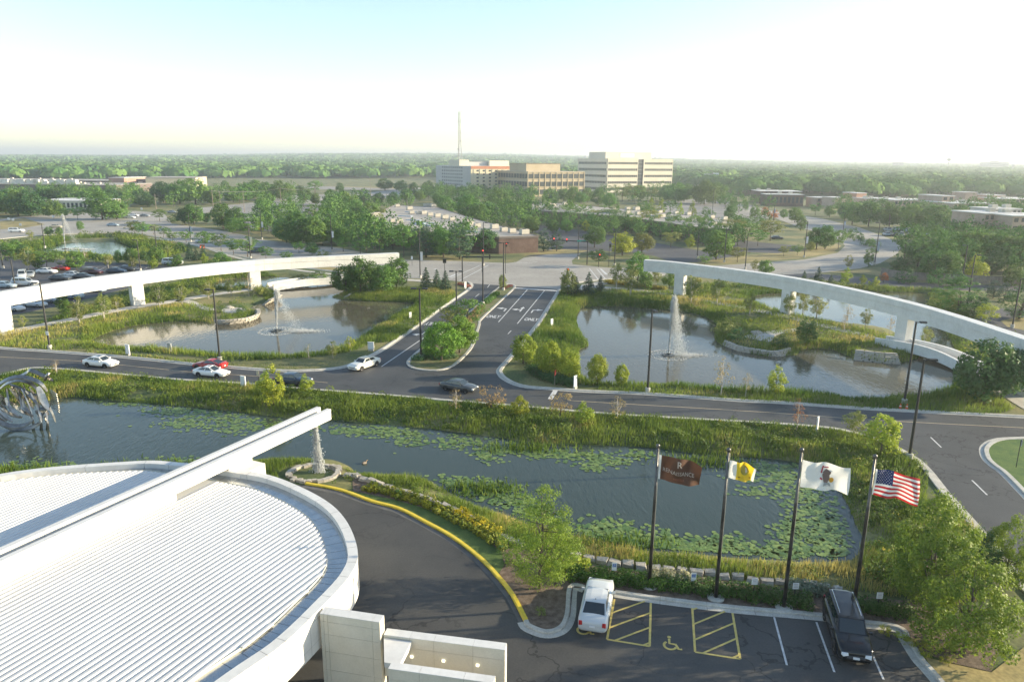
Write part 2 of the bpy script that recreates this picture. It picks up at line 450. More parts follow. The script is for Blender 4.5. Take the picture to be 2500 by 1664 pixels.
# edges, in order from the west
E_FAR_W = [(-160,830),(0,850),(120,858),(300,872),(480,890),(640,903),(720,906),(800,902),(852,893),(905,870),(947,846),(984,820),(1025,792),(1079,752),(1141,710),(1152,696),(1145,688)]
E_FAR_E = [(1366,706),(1340,748),(1311,793),(1249,868),(1222,898),(1219,910),(1233,926),(1274,943),(1349,950),(1438,956),(1580,962),(1800,978),(1900,983),(2097,997),(2300,1008),(2500,1018),(2700,1028)]
E_NEAR = [(-160,935),(0,915),(68,899),(143,900),(300,914),(446,927),(633,938),(689,945),(917,962),(1096,977),(1289,993),(1497,1011),(1705,1023),(1900,1034),(1980,1040),(2050,1048),(2121,1066),(2165,1081),(2231,1117),(2266,1149),(2309,1203),(2379,1281),(2417,1326),(2500,1430),(2700,1640)]
E_EAST = [(2700,1062),(2500,1069),(2433,1074),(2403,1092),(2406,1118),(2426,1138),(2448,1154),(2500,1207),(2700,1420)]
MEDIAN = [(1250,696),(1254,702),(1218,736),(1172,779),(1167,792),(1152,838),(1137,861),(1102,893),(1066,903),(1021,900),(1001,890),(1006,876),(1045,842),(1100,800),(1164,751),(1184,733),(1221,702),(1240,695)]
sheet('ring_drive', E_FAR_W + [(1155,692),(1366,706)] + E_FAR_E[1:] + E_EAST + E_NEAR[::-1], 0.012, ASPH)
FORECOURT = [(744,1183),(827,1198),(905,1226),(971,1244),(1036,1277),(1102,1314),(1167,1364),(1211,1410),(1246,1455),(1278,1517),(1289,1532),(1333,1547),(1372,1536),(1390,1503),(1397,1436),(1427,1438),(1500,1449),(1586,1462),(1736,1481),(1820,1490),(2004,1506),(2101,1522),(2190,1535),(2210,1560),(2242,1610),(2282,1655),(2400,1800),(2300,2300),(300,2300),(100,1700),(300,1250),(560,1180)]
sheet('forecourt', FORECOURT, 0.012, ASPH2)
AVE = [(-150,600),(0,583),(110,573),(280,567),(345,571),(450,592),(570,622),(700,646),(800,660),(900,670),(985,678),(1096,684),(1145,690),(1155,692),(1366,706),(1411,692),(1479,683),(1640,672),(1780,668),(1913,670),(1990,667),(2038,662),(2100,655),(2150,642),(2190,620),(2200,602),(2171,582),(2097,555),(2008,534),(1898,517),(1800,500),(1760,478),(1740,478),(1775,505),(1800,512),(1889,531),(1960,558),(2014,570),(2055,588),(2063,600),(2045,617),(1960,634),(1800,645),(1640,655),(1491,654),(1430,648),(1398,645),(1396,636),(1418,619),(1340,621),(1279,629),(1260,640),(1239,642),(1121,637),(982,634),(820,604),(685,590),(625,583),(593,573),(525,560),(420,546),(400,520),(330,515),(200,520),(60,528),(0,535),(-150,545)]
sheet('avenue', AVE, 0.010, CONC)
sheet('east_drive', [(1900,670),(1990,668),(2100,676),(2200,688),(2350,695),(2700,702),(2700,716),(2350,709),(2250,704),(2090,691),(1960,678)], 0.014, LOT)
sheet('service_loop', [(2368,770),(2400,757),(2460,752),(2700,756),(2700,830),(2480,815),(2430,800),(2390,790)], 0.012, LOT, 0)
tag(sheet('loop_island', [(2442,783),(2480,775),(2700,778),(2700,810),(2500,806),(2460,798)], 0.02, DRY), kind='structure')
sheet('cross_street', [(1279,627),(1418,617),(1470,612),(1560,618),(1600,625),(1640,640),(1700,640),(1800,632),(1800,622),(1700,610),(1640,600),(1560,585),(1480,572),(1400,560),(1340,552),(1300,548),(1290,556),(1330,580),(1350,600),(1330,612)], 0.008, LOT)
# far paved areas and dry fields
sheet('far_lot', [(1480,566),(1560,555),(1800,615),(1960,620),(1950,600),(1840,590),(1700,575),(1600,560),(1500,548)], 0.007, LOT)
sheet('far_lot', [(1620,492),(1700,486),(1830,500),(1900,520),(1870,535),(1780,560),(1700,540),(1600,512)], 0.007, OLDLOT)
sheet('far_lot', [(560,520),(600,500),(760,505),(900,520),(900,548),(830,566),(700,570),(620,560)], 0.006, OLDLOT)
sheet('far_lot', [(620,500),(700,478),(900,470),(1030,455),(1060,462),(1000,478),(850,492),(820,502)], 0.005, OLDLOT)
sheet('far_road', [(420,530),(620,505),(780,494),(900,486),(1000,474),(1040,462),(1020,458),(960,466),(820,478),(640,492),(480,508)], 0.009, CONC)
sheet('far_lot', [(680,452),(780,448),(1000,456),(960,464),(760,462)], 0.004, OLDLOT)
sheet('parking_lot', [(-150,690),(0,668),(-150,660),(-150,640),(0,626),(60,628),(150,634),(240,640),(350,645),(420,650),(430,662),(360,690),(250,720),(130,750),(0,775),(-150,790)][3:], 0.010, LOT)
sheet('dry_field', [(520,436),(640,438),(900,445),(1050,452),(1010,462),(820,456),(700,450),(560,446)], 0.006, DRY)
sheet('dry_verge', [(590,560),(680,572),(760,585),(700,590),(640,578)], 0.006, DRY)
sheet('dry_verge', [(975,634),(985,627),(1060,624),(1130,630),(1100,637),(1040,635)], 0.014, DRY)
sheet('dry_verge', [(1279,624),(1300,612),(1380,608),(1440,612),(1410,618),(1340,620)], 0.014, DRY)
sheet('dry_verge', [(1640,652),(1800,640),(1950,631),(2035,615),(2055,600),(2030,590),(1990,605),(1900,618),(1790,626),(1700,640)], 0.014, DRY)
sheet('dry_verge', [(2040,664),(2110,668),(2200,681),(2350,689),(2700,696),(2700,688),(2350,680),(2200,670),(2120,655)], 0.012, DRY)
sheet('dry_verge', [(760,655),(900,668),(985,676),(985,672),(900,662),(800,651)], 0.013, DRY)
sheet('dry_verge', [(0,540),(60,532),(110,548),(60,556),(0,560)], 0.02, DRY)

# kerbs: a profile swept along each road edge, in lengths with open joints
def kerb(px, m=KERB, w=0.45, h=0.14, inner=0.75, smooth=4, name='kerb', seg=3.0, joints=True, gut=True):
    p = crom(pts(px), smooth)
    root = tag(empty(name, p[len(p) // 2]), kind='structure')
    for q in sub_path(p, seg):
        if len(q) < 2: continue
        q = [a - p[len(p) // 2] for a in (shrink(q, 0.012) if joints else q)]
        mb = MB(); swept(mb, q, [(0, -0.1), (w, -0.1), (w, h), (0.06, h), (0, h - 0.05)])
        if gut: swept(mb, q, [(-inner + 0.35, -0.1), (-0.004, -0.1), (-0.004, 0.026), (-inner + 0.35, 0.024)])
        mb.build('kerb_stone', m, root)
    return root
kerb(E_FAR_W, seg=6)
kerb(E_FAR_E[::-1][::-1], seg=6)
kerb([a for a in E_NEAR][::-1], seg=6)
kerb(E_EAST[::-1][::-1], seg=6)
kerb((MEDIAN + MEDIAN[:1])[::-1][::-1], seg=4, smooth=3)
YK = FORECOURT[:10]
kerb(YK, m=KYEL, w=0.30, h=0.16, name='yellow_kerb', gut=False)
kerb([(a, b) for a, b in FORECOURT[9:16]], w=0.30, smooth=5)
kerb(FORECOURT[16:27], w=0.32, smooth=5)
tag(sheet('gutter_strip', YK + [(a - 9, b + 6) for a, b in YK[::-1]], 0.016, mat('gutter_asphalt', (0.09, 0.09, 0.085), (0.14, 0.135, 0.125), scale=1, fine=.1)), kind='structure')
kerb([(985,679),(900,671),(800,661),(700,647),(570,623),(450,593),(345,572),(280,568),(110,574),(0,584)][::-1], seg=12, w=0.3)
kerb([(1411,690),(1479,682),(1640,671),(1780,667),(1913,669)][::-1][::-1], seg=12, w=0.3)
# median turf
sheet('median_turf', MEDIAN, 0.10, mat('median_turf', (0.07, 0.11, 0.025), (0.19, 0.16, 0.07), scale=0.7, fine=0.3, fscale=12, rough=.95), 0)
# paths
def slab_path(px, w, seg=2.2, name='path'):
    p = crom(pts(px), 6)
    root = tag(empty(name, p[len(p) // 2]), kind='structure')
    for q in sub_path(p, seg):
        if len(q) < 2: continue
        q = [a - p[len(p) // 2] for a in shrink(q, 0.015)]
        mb = MB(); swept(mb, q, [(-w / 2, -0.5), (-w / 2, 0.05), (w / 2, 0.05), (w / 2, -0.5)][::-1]); mb.build('paving_slab', PATH, root)
slab_path([(-120,838),(0,816),(71,800),(184,778),(296,755),(420,736),(520,719),(600,708),(652,702)], 2.5)
slab_path([(428,735),(460,736),(490,748),(520,757)], 1.8)
slab_path([(868,684),(930,681),(990,683),(1060,688)], 2.4)
slab_path([(1406,712),(1440,700),(1476,702),(1560,709),(1640,720),(1711,732),(1800,748),(1900,768),(2000,792),(2097,815),(2127,825)], 2.4)
slab_path([(2405,915),(2454,953),(2500,985),(2600,1040)], 2.4)
slab_path([(300,575),(400,585),(480,598),(575,628),(700,655),(800,668),(930,681)], 1.6, seg=5)
sheet('corner_plaza', [(1408,716),(1420,695),(1470,686),(1500,690),(1440,700),(1430,716)], 0.03, PATH)

# ---------------------------------------------------------------- markings
def line(px, w, m=PAINTW, z=0.022, name='road_marking', parent=None):
    p = pts(px)
    return ribbon(name, p, w, z, m)
mk = 'road_marking'
line([(0,871),(210,882),(446,906),(640,919),(800,934)], 0.13, PAINTC, name='centre_line')
line([(1385,977),(1497,984),(1705,996),(1900,1008),(2097,1023),(2300,1034),(2500,1044)], 0.14, PAINTC, name='centre_line')
line([(1290,704),(1217,786)], 0.17); line([(1331,707),(1263,790)], 0.17)
line([(1255,703),(1364,710)], 1.1, name='stop_line')
line([(1240,815),(1248,807)], 0.15); line([(1190,702),(1196,694)], 0.15); line([(1160,725),(1170,717)], 0.15)
line([(931,895),(1044,818)], 0.17); line([(1073,796),(1084,786)], 0.15)
line([(1343,974),(1357,952)], 0.6, name='stop_line')
line([(2272,1067),(2298,1092)], 0.15); line([(2373,1172),(2410,1208)], 0.15)
line([(1439,655),(1462,684)], 0.25, z=0.02); line([(1457,656),(1480,683)], 0.25, z=0.02); line([(1466,656),(1481,670)], 0.6, z=0.02)
line([(1100,680),(1176,646)], 0.25, z=0.02); line([(1122,685),(1193,647)], 0.25, z=0.02); line([(1098,676),(1116,668)], 0.7, z=0.02)
line([(1060,658),(1066,656)], 0.5, z=0.02)
for a, b in (((1890,1506),(1921,1623)), ((1993,1518),(2037,1640)), ((2100,1530),(2157,1658))): line([a, b], 0.12)
# hatched aisles
def hatch(q):
    c = [G(*p) for p in q[:4]]                      # far-left, far-right, near-right, near-left
    for a, b in ((c[0], c[3]), (c[1], c[2]), (c[3], c[2])): ribbon('bay_marking', [a, b], 0.14, 0.022, PAINTY)
    # diagonals of constant direction clipped to the bay
    d = (G(*q[4]) - G(*q[5])); d.normalize(); nn = Vector((-d.y, d.x, 0))
    s0 = (G(*q[5]) - c[3]).dot(nn)
    lo = min(p.dot(nn) for p in c); hi = max(p.dot(nn) for p in c); base = G(*q[5]).dot(nn)
    step = q[6]
    for k in range(-9, 10):
        o = base + k * step
        if not (lo + 0.2 < o < hi - 0.2): continue
        ii = []
        for i in range(4):
            a, b = c[i], c[(i + 1) % 4]; da, db = a.dot(nn) - o, b.dot(nn) - o
            if da * db < 0: ii.append(a.lerp(b, da / (da - db)))
        if len(ii) == 2: ribbon('bay_marking', [ii[0], ii[1]], 0.13, 0.026, PAINTY)
hatch(((1500,1462),(1589,1468),(1586,1577),(1482,1560),(1586,1496),(1482,1534),1.15))
hatch(((1690,1482),(1788,1494),(1807,1608),(1697,1591),(1793,1520),(1694,1562),1.15))
def wheelchair(px, py, sc=1.0):
    g = G(px, py); u = (G(1820, 1490) - G(1500, 1449)).normalized(); v = Vector((-u.y, u.x, 0))
    T = lambda x, y: g + u * x * sc + v * y * sc
    mb = MB(); w = 0.075
    def st(a, z=0.0):
        a = [T(*p) for p in a]; l, r = offset(a, w), offset(a, -w)
        mb.strip([Vector((p.x, p.y, 0.022 + z)) for p in r], [Vector((p.x, p.y, 0.022 + z)) for p in l])
    st([(0.36 * math.cos(t), 0.36 * math.sin(t)) for t in np.linspace(2.2, 6.0, 14)])
    st([(-0.06, 0.62), (-0.04, 0.18), (0.30, 0.16)], 0.002)
    st([(0.30, 0.2), (0.50, -0.25), (0.70, -0.22)], 0.004)
    mb.face([T(-0.06 + 0.12 * math.cos(t), 0.78 + 0.12 * math.sin(t)) + Vector((0, 0, 0.024)) for t in np.linspace(0, 2 * math.pi, 11)[:-1]])
    tag(mb.build('wheelchair_symbol', PAINTY), kind='structure')
wheelchair(1424, 1538); wheelchair(1636, 1575)
# words and arrows
def road_word(txt, px, py, h, along, flip=False, w=None):
    """painted letters: along = pixel pair giving the reading direction's up vector"""
    cu = bpy.data.curves.new('w', 'FONT'); cu.body = txt; cu.align_x = 'CENTER'; cu.align_y = 'CENTER'; cu.size = 1.0; cu.offset = 0.025
    to = bpy.data.objects.new('w', cu); COL.objects.link(to)
    dg = bpy.context.evaluated_depsgraph_get(); me = bpy.data.meshes.new_from_object(to.evaluated_get(dg))
    bpy.data.objects.remove(to)
    g = G(px, py); v = (G(*along[1]) - G(*along[0])).normalized(); u = Vector((v.y, -v.x, 0))
    w = w or 1.0
    for p in me.vertices: q = g + u * p.co.x * w + v * p.co.y * h; p.co = (q.x, q.y, 0.022)
    me.materials.append(PAINTW)
    o = bpy.data.objects.new('painted_word', me); COL.objects.link(o); tag(o, kind='structure')
UPB = ((1217,786),(1290,704))
road_word('ONLY', 1204, 773, 3.1, UPB, w=.95); road_word('ONLY', 1297, 780, 3.1, UPB, w=.95)
road_word('ONLY', 1056, 790, 3.2, ((1170,717),(1073,796)), w=0.95)
def arrow(px, py, up, parts, sc=1.0):
    g = G(px, py); v = (G(*up[1]) - G(*up[0])).normalized(); u = Vector((v.y, -v.x, 0))
    T = lambda x, y: g + u * x * sc + v * y * sc
    mb = MB()
    for k, poly in enumerate(parts): mb.face([T(*p) + Vector((0, 0, 0.022 + 0.002 * k)) for p in poly])
    tag(mb.build('lane_arrow', PAINTW), kind='structure')
LEFT = [[(0.35, -1.4), (0.55, -1.4), (0.55, 0.6), (-0.1, 0.9), (-0.1, 0.55), (0.35, 0.35)], [(-0.1, 1.35), (-1.05, 0.7), (-0.1, 0.1)]]
RIGHT = [[(-x, y) for x, y in p][::-1] for p in LEFT]
BOTH = [[(0.25, -1.4), (0.47, -1.4), (0.47, 1.1), (0.25, 1.1)], [(0.0, 1.1), (0.72, 1.1), (0.36, 2.3)], [(0.25, -0.1), (0.25, 0.3), (-0.3, 0.3), (-0.3, -0.1)], [(-0.3, 0.75), (-1.15, 0.1), (-0.3, -0.55)]]
arrow(1227, 755, UPB, LEFT, 1.35); arrow(1267, 756, UPB, BOTH, 1.3); arrow(1308, 759, UPB, RIGHT, 1.35)
arrow(1026, 814, ((1170,717),(1073,796)), RIGHT, 1.15)
line([(1300,640),(1312,639)], 0.3, z=0.02); line([(1255,640),(1300,643)], 0.3, z=0.02)
for i in range(9):
    x = 240 + i * 18
    line([(x, 652 - i * .3), (x - 24, 662)], 0.12, z=0.018)
for i in range(8):
    t = i / 7; a = (1650 + 150 * t, 650 - 6 * t)
    line([(1520 + 60 * i, 667 - 1.2 * i), (1545 + 60 * i, 666 - 1.2 * i)], 0.18, z=0.018)
for i in range(12): line([(420 + 45 * i, 570 + 7.0 * i), (438 + 45 * i, 573 + 7.0 * i)], 0.18, z=0.018)

# ================================================================ BEDS AND LAWNS IN FRONT
sheet('lawn', YK + [(1216,1402),(1230,1382),(1226,1352),(1180,1312),(1123,1281),(1036,1241),(949,1217),(862,1200),(780,1183)], 0.06, LAWN)
sheet('planting_bed', [(1211,1410),(1226,1388),(1240,1375),(1300,1345),(1404,1372),(1560,1396),(1709,1408),(1860,1430),(2050,1450),(2240,1470),(2330,1500),(2450,1560),(2420,1640),(2330,1620),(2250,1592),(2242,1606),(2213,1560),(2195,1535),(2101,1521),(2004,1505),(1820,1489),(1736,1480),(1586,1461),(1500,1448),(1427,1437),(1399,1434),(1392,1503),(1374,1536),(1333,1546),(1290,1531),(1279,1516),(1247,1455)], 0.05, MULCH)
sheet('planting_bed', [(860,1160),(905,1180),(975,1203),(1036,1224),(1123,1260),(1211,1312),(1290,1345),(1232,1380),(1226,1352),(1180,1312),(1123,1281),(1036,1241),(949,1217),(862,1200)], 0.035, MULCH)
sheet('lawn', [(2403,1093),(2433,1075),(2500,1070),(2700,1063),(2700,1415),(2500,1206),(2448,1153),(2426,1137)], 0.10, mat('bright_lawn', (0.035, 0.095, 0.010), (0.085, 0.145, 0.018), scale=0.8, fine=0.35, fscale=10, rough=.9))
sheet('lawn', [(2260,1605),(2330,1622),(2420,1642),(2500,1580),(2700,1560),(2700,1900),(2420,1850),(2282,1655)], 0.055, DRY)
# ================================================================ ENTRANCE DRUM WITH WATER BEAM
ZC = 4.6
drum_px = [(0,1156),(317,1125.5),(438,1128),(600,1148),(687,1168),(788,1216),(844,1268),(873,1342),(857,1399),(788,1477),(698,1564),(600,1634)]
dp = [Vector((p.x, p.y, 0)) for p in pts(drum_px, ZC)]
cc = Vector((-27.0, 36.2, 0))
a0 = math.atan2(dp[-1].y - cc.y, dp[-1].x - cc.x); a1 = math.atan2(dp[0].y - cc.y, dp[0].x - cc.x)
r0 = (dp[-1] - cc).length; r1 = (dp[0] - cc).length
a0 += 2 * math.pi if a0 < a1 - 2 * math.pi else 0
sweep = (a0 - a1) % (2 * math.pi)
extra = []
for k in range(1, 8):
    t = k / 8; a = a0 - sweep * t; r = r0 + (r1 - r0) * t + 1.2 * math.sin(t * math.pi)
    extra.append(cc + Vector((math.cos(a) * r, math.sin(a) * r, 0)))
drum_outer = crom(dp + extra, 8, True)                 # clockwise
drum = empty('entrance_rotunda', (cc.x, cc.y, 0), 0, 'large white round entrance canopy with ribbed metal roof in the foreground', 'canopy')
def loc(p): return Vector((p.x - cc.x, p.y - cc.y, p.z))
def inset(poly, w):
    n = len(poly); out = []
    for i in range(n):
        a = poly[(i + 1) % n] - poly[i - 1]; nn = Vector((a.y, -a.x, 0)); nn.normalize()
        ww = w(poly[i]) if callable(w) else w
        out.append(poly[i] + nn * ww)
    return out
if (inset(drum_outer, 1.0)[0] - cc).length > (drum_outer[0] - cc).length:
    drum_outer = drum_outer[::-1]
cop_in = inset(drum_outer, 0.60)
def gutw(p): return 0.60 + (1.25 if p.x > -20 else 0.35 + 0.9 * max(0, min(1, (p.x + 34) / 14)))
roof_in = inset(drum_outer, gutw)
# coping and fascia panels
closed_o = drum_outer + drum_outer[:1]; closed_i = cop_in + cop_in[:1]
step = 5
n_o = len(drum_outer)
for i in range(0, n_o, step):
    j = min(i + step, n_o)
    o = [loc(p) for p in closed_o[i:j + 1]]; q = [loc(p) for p in closed_i[i:j + 1]]
    o, q = shrink(o, 0.01), shrink(q, 0.01)
    mb = MB()
    up = Vector((0, 0, ZC)); lo = Vector((0, 0, ZC - 0.32))
    mb.strip([p + up for p in o], [p + up for p in q]); mb.strip([p + lo for p in o], [p + up for p in o]); mb.strip([p + up for p in q], [p + Vector((0, 0, ZC - 0.42)) for p in q])
    mb.build('coping_panel', WHITE, drum)
    o2 = [p * 1.0 - Vector((p.x, p.y, 0)).normalized() * 0.012 for p in o]
    for z0, z1 in ((2.3, 2.85), (2.862, ZC - 0.332)):
        mb = MB(); mb.strip([p + Vector((0, 0, z0)) for p in o2], [p + Vector((0, 0, z1)) for p in o2]); mb.build('fascia_panel', WHITE, drum)
mb = MB(); bk = [loc(p) for p in inset(drum_outer, 0.05)]; mb.strip([p + Vector((0, 0, 2.3)) for p in bk + bk[:1]], [p + Vector((0, 0, ZC - 0.02)) for p in bk + bk[:1]])
mb.build('fascia_backing', mat('joint_grey', (0.25, 0.24, 0.21)), drum)  # plain grey backing that shows through the open panel joints
mb = MB(); mb.face([loc(p) + Vector((0, 0, 4.30)) for p in roof_in]); mb.build('roof_deck', ROOFW, drum)
mb = MB(); mb.face([loc(p) + Vector((0, 0, 2.34)) for p in inset(drum_outer, 0.06)]); mb.build('soffit', STONE, drum)
# gutter pans
gi = inset(drum_outer, 0.58); ri = inset(drum_outer, lambda p: gutw(p) + 0.02)
gi = gi + gi[:1]; ri = ri + ri[:1]
for i in range(0, n_o, 2):
    j = min(i + 2, n_o)
    a, b = shrink([loc(p) for p in gi[i:j + 1]], 0.012), shrink([loc(p) for p in ri[i:j + 1]], 0.012)
    mb = MB(); mb.strip([p + Vector((0, 0, 4.2)) for p in a], [p + Vector((0, 0, 4.2)) for p in b]); mb.build('gutter_pan', GUTTER, drum)
mb = MB(); mb.face([loc(p) + Vector((0, 0, 4.18)) for p in drum_outer]); mb.build('gutter_bed', mat('gutter_bed', (0.06, 0.06, 0.06)), drum)
rr = [loc(p) for p in roof_in + roof_in[:1]]
mb = MB(); mb.strip([p + Vector((0, 0, 4.19)) for p in rr], [p + Vector((0, 0, 4.36)) for p in rr]); mb.build('roof_edge', mat('roof_edge_trim', (0.66, 0.63, 0.52), rough=.5), drum)
# beam frame
BE = G(809, 1023, 4.8); BS = G(95, 1366, 4.8)
bd = (BE - BS); bd.z = 0; bd.normalize(); bn = Vector((bd.y, -bd.x, 0))
BE = Vector((BE.x, BE.y, 0))
# ribs parallel to the beam
k = -60
RIBZ = 4.30
for k in range(-55, 66):
    off = 0.25 + k * 0.40
    if -2.0 < off < 0.12: continue
    ii = []
    for i in range(len(roof_in)):
        a, b = roof_in[i], roof_in[(i + 1) % len(roof_in)]
        da, db = (a - BE).dot(bn) - off, (b - BE).dot(bn) - off
        if da * db < 0: ii.append((a.lerp(b, da / (da - db)) - BE).dot(bd))
    if len(ii) < 2: continue
    s0, s1 = min(ii) + 0.1, max(ii) - 0.12
    if s1 - s0 < 1: continue
    p0, p1 = loc(BE + bn * off + bd * s0), loc(BE + bn * off + bd * s1)
    mb = MB()
    for w in (0,):
        A = [(-0.13, RIBZ), (-0.075, RIBZ + 0.07), (0.075, RIBZ + 0.07), (0.13, RIBZ)]
        sec0 = [Vector((p0.x + bn.x * x, p0.y + bn.y * x, z)) for x, z in A]; sec1 = [Vector((p1.x + bn.x * x, p1.y + bn.y * x, z)) for x, z in A]
        for q in range(3): mb.face((sec0[q], sec1[q], sec1[q + 1], sec0[q + 1]))
        mb.face(sec0); mb.face(sec1[::-1])
    mb.build('roof_rib', ROOFW, drum)
# beam: two rails of panels with a trough between
beam = empty('water_beam', (BE.x, BE.y, 4.8), 0, 'long white twin-rail beam crossing the round roof and spilling water', 'beam')
def bl(s, o, z): p = bd * s + bn * o; return Vector((p.x, p.y, z))
def bbox(mb, s0, s1, o0, o1, z0, z1):
    c = [bl(s0, o0, 0), bl(s1, o0, 0), bl(s1, o1, 0), bl(s0, o1, 0)]; mb.prism([(p.x, p.y) for p in c], z0, z1)
for o0, o1 in ((-0.40, 0.0), (-1.60, -1.20)):
    s = 0.0; first = True
    while s > -48:
        L = 4.2 if first else 3.05
        mb = MB(); bbox(mb, s - L + 0.012, s, o0, o1, 0.0, 0.80); mb.build('rail_panel', WHITE, beam)
        mb = MB(); bbox(mb, s - L + 0.012, s, o0 - 0.012, o1 + 0.012, 0.81, 1.0); mb.build('rail_coping', WHITE, beam)
        s -= L; first = False
mb = MB(); bbox(mb, -48, -1.6, -1.199, -0.401, 0.05, 0.45); mb.build('trough', TROUGH, beam)
mb = MB(); bbox(mb, -48, -17, -1.55, -0.05, -0.52, -0.002); mb.build('plinth', WHITE, beam)
mb = MB(); bbox(mb, -12.2, -9.6, -1.4, 1.15, -4.8, -0.35); bbox(mb, -12.1, -9.7, -1.3, -0.1, -0.35, -0.01); mb.build('pier', WHITE, beam)
# waterfall
def droplets(n, fn, size, seed=1):
    g = np.random.default_rng(seed)
    c = fn(g, n)
    sz = size * g.uniform(0.5, 1.5, n)[:, None]
    t = np.array([[1, 0, -.7], [-1, 0, -.7], [0, 1, .7], [0, -1, .7]])
    rot = g.uniform(0, 6.28, n); cs, sn = np.cos(rot), np.sin(rot)
    v = np.zeros((n, 4, 3))
    for i in range(4):
        v[:, i, 0] = t[i, 0] * cs - t[i, 1] * sn; v[:, i, 1] = t[i, 0] * sn + t[i, 1] * cs; v[:, i, 2] = t[i, 2] * 1.8
    v = v * sz[:, :, None] + c[:, None, :]
    f = np.array([[0, 1, 2], [0, 3, 1], [0, 2, 3], [1, 3, 2]])[None] + (np.arange(n) * 4)[:, None, None]
    return v.reshape(-1, 3), f.reshape(-1, 3)
SPRAY = mat('water_spray', (0.86, 0.88, 0.88), rough=0.3, spec=0.5)
spr = SPRAY.node_tree; trn = spr.nodes.new('ShaderNodeBsdfTranslucent'); trn.inputs[0].default_value = (.9, .92, .92, 1); mxs = spr.nodes.new('ShaderNodeMixShader'); mxs.inputs[0].default_value = 0.45
spr.links.new(spr.nodes['Principled BSDF'].outputs[0], mxs.inputs[1]); spr.links.new(trn.outputs[0], mxs.inputs[2]); spr.links.new(mxs.outputs[0], spr.nodes['Material Output'].inputs[0])
wf = empty('waterfall', BE + bd * -1.4 + bn * -0.8, 0, 'thin white waterfall dropping from the beam end into a stone basin', 'waterfall')
def fall(g, n):
    t = g.uniform(0, 1, n) ** 0.8; z = 4.9 * (1 - t) - 0.3
    spread = 0.10 + 0.22 * t ** 1.4
    x = g.normal(0, 1, n) * spread + 0.18 * t; y = g.normal(0, 1, n) * spread * 0.6 - .1 * t
    return np.stack([x, y, z], 1)
v, f = droplets(4200, fall, 0.03, 3); tag(add_mesh('falling_water', v, f, SPRAY, wf), kind='stuff')
v, f = droplets(900, lambda g, n: np.stack([g.normal(0, .09, n) + 0.05, g.normal(0, .06, n), g.uniform(1.2, 4.9, n)], 1), 0.035, 4); tag(add_mesh('water_sheet', v, f, SPRAY, wf), kind='stuff')
# round stone basin, built of laid blocks
bc = G(768, 1156); basin = empty('stone_basin', (bc.x, bc.y, 0), 0, 'round stone basin under the waterfall', 'basin')
for lay in range(4):
    N = 30
    for i in range(N):
        a = 2 * math.pi * (i + 0.5 * (lay % 2)) / N; r = 2.0 + rnd.uniform(-.12, .12); da = 2 * math.pi / N * 0.46
        z0 = -0.95 + lay * 0.3
        w = (0.5 if lay == 3 else 0.4) * rnd.uniform(.7, 1.3)
        pl = [(math.cos(a + s * da) * (r + q), math.sin(a + s * da) * (r + q) * 0.8) for s, q in ((-1, 0), (1, 0), (1, w), (-1, w))]
        mb = MB(); mb.prism(pl, z0, z0 + 0.285); mb.build('stone_block', ROCK, basin)
mb = MB(); mb.lathe((0, 0, 0), [(2.05, -0.62), (0.01, -0.6)], 24); o = mb.build('basin_water', W_OTHER, basin); o.scale = (1, .8, 1)

# wing wall and walls beside the drum
def panel_wall(root, a, b, th, z0, z1, cols, rows, name='wall_panel', m=STONE, g=0.014, top=True, core=mat('joint_brown', (0.20, 0.17, 0.12))):
    """a clad wall: a core with separate panels hung in front of it on every side"""
    a, b = Vector((a[0], a[1], 0)), Vector((b[0], b[1], 0)); d = (b - a); L = d.length; d.normalize(); n = Vector((d.y, -d.x, 0))
    def W(s, o): q = a + d * s + n * o; return (q.x, q.y)
    mb = MB(); mb.prism([W(0.03, -0.03), W(L - 0.03, -0.03), W(L - .03, -th + .03), W(.03, -th + .03)], z0 + .02, z1 - .03); mb.build('wall_core', core, root)
    for o0, o1 in ((0.0, -0.026), (-th + 0.026, -th)):
        for i in range(len(cols) - 1):
            for j in range(len(rows) - 1):
                s0, s1 = cols[i] * L + g / 2, cols[i + 1] * L - g / 2; y0, y1 = z0 + rows[j] * (z1 - z0) + g / 2, z0 + rows[j + 1] * (z1 - z0) - g / 2
                mb = MB(); mb.prism([W(s0, o0), W(s1, o0), W(s1, o1), W(s0, o1)], y0, min(y1, z1 - 0.04)); mb.build(name, m, root)
    for s0, s1 in ((0, .026), (L - .026, L)):
        for j in range(len(rows) - 1):
            y0, y1 = z0 + rows[j] * (z1 - z0) + g / 2, z0 + rows[j + 1] * (z1 - z0) - g / 2
            mb = MB(); mb.prism([W(s0, -.03), W(s1, -.03), W(s1, -th + .03), W(s0, -th + .03)], y0, min(y1, z1 - .04)); mb.build(name, m, root)
    if top:
        for i in range(len(cols) - 1):
            mb = MB(); mb.prism([W(cols[i] * L + g / 2, 0.0), W(cols[i + 1] * L - g / 2, 0.0), W(cols[i + 1] * L - g / 2, -th), W(cols[i] * L + g / 2, -th)], z1 - .034, z1); mb.build('coping_panel', WHITE, root)
w1 = empty('wing_wall', (0, 0, 0), 0, 'tall pale stone wall standing against the round canopy', 'wall')
panel_wall(w1, (-10.15, 33.36), (-6.81, 32.64), 0.62, -0.05, 4.55, [0, .06, .13, .87, 1], [0, .25, .5, .73, .90, 1])
w2 = empty('canopy_wall', (0, 0, 0), 0, 'low cream wall with three lit lamps, right of the tall wall', 'wall')
panel_wall(w2, (-6.68, 32.86), (-0.22, 31.72), 0.55, 1.1, 3.65, [0, .22, .42, .74, 1], [0, .2, .75, 1])
w3 = empty('canopy_wall', (0, 0, 0), 0, 'low cream wall at the bottom edge of the photo', 'wall')
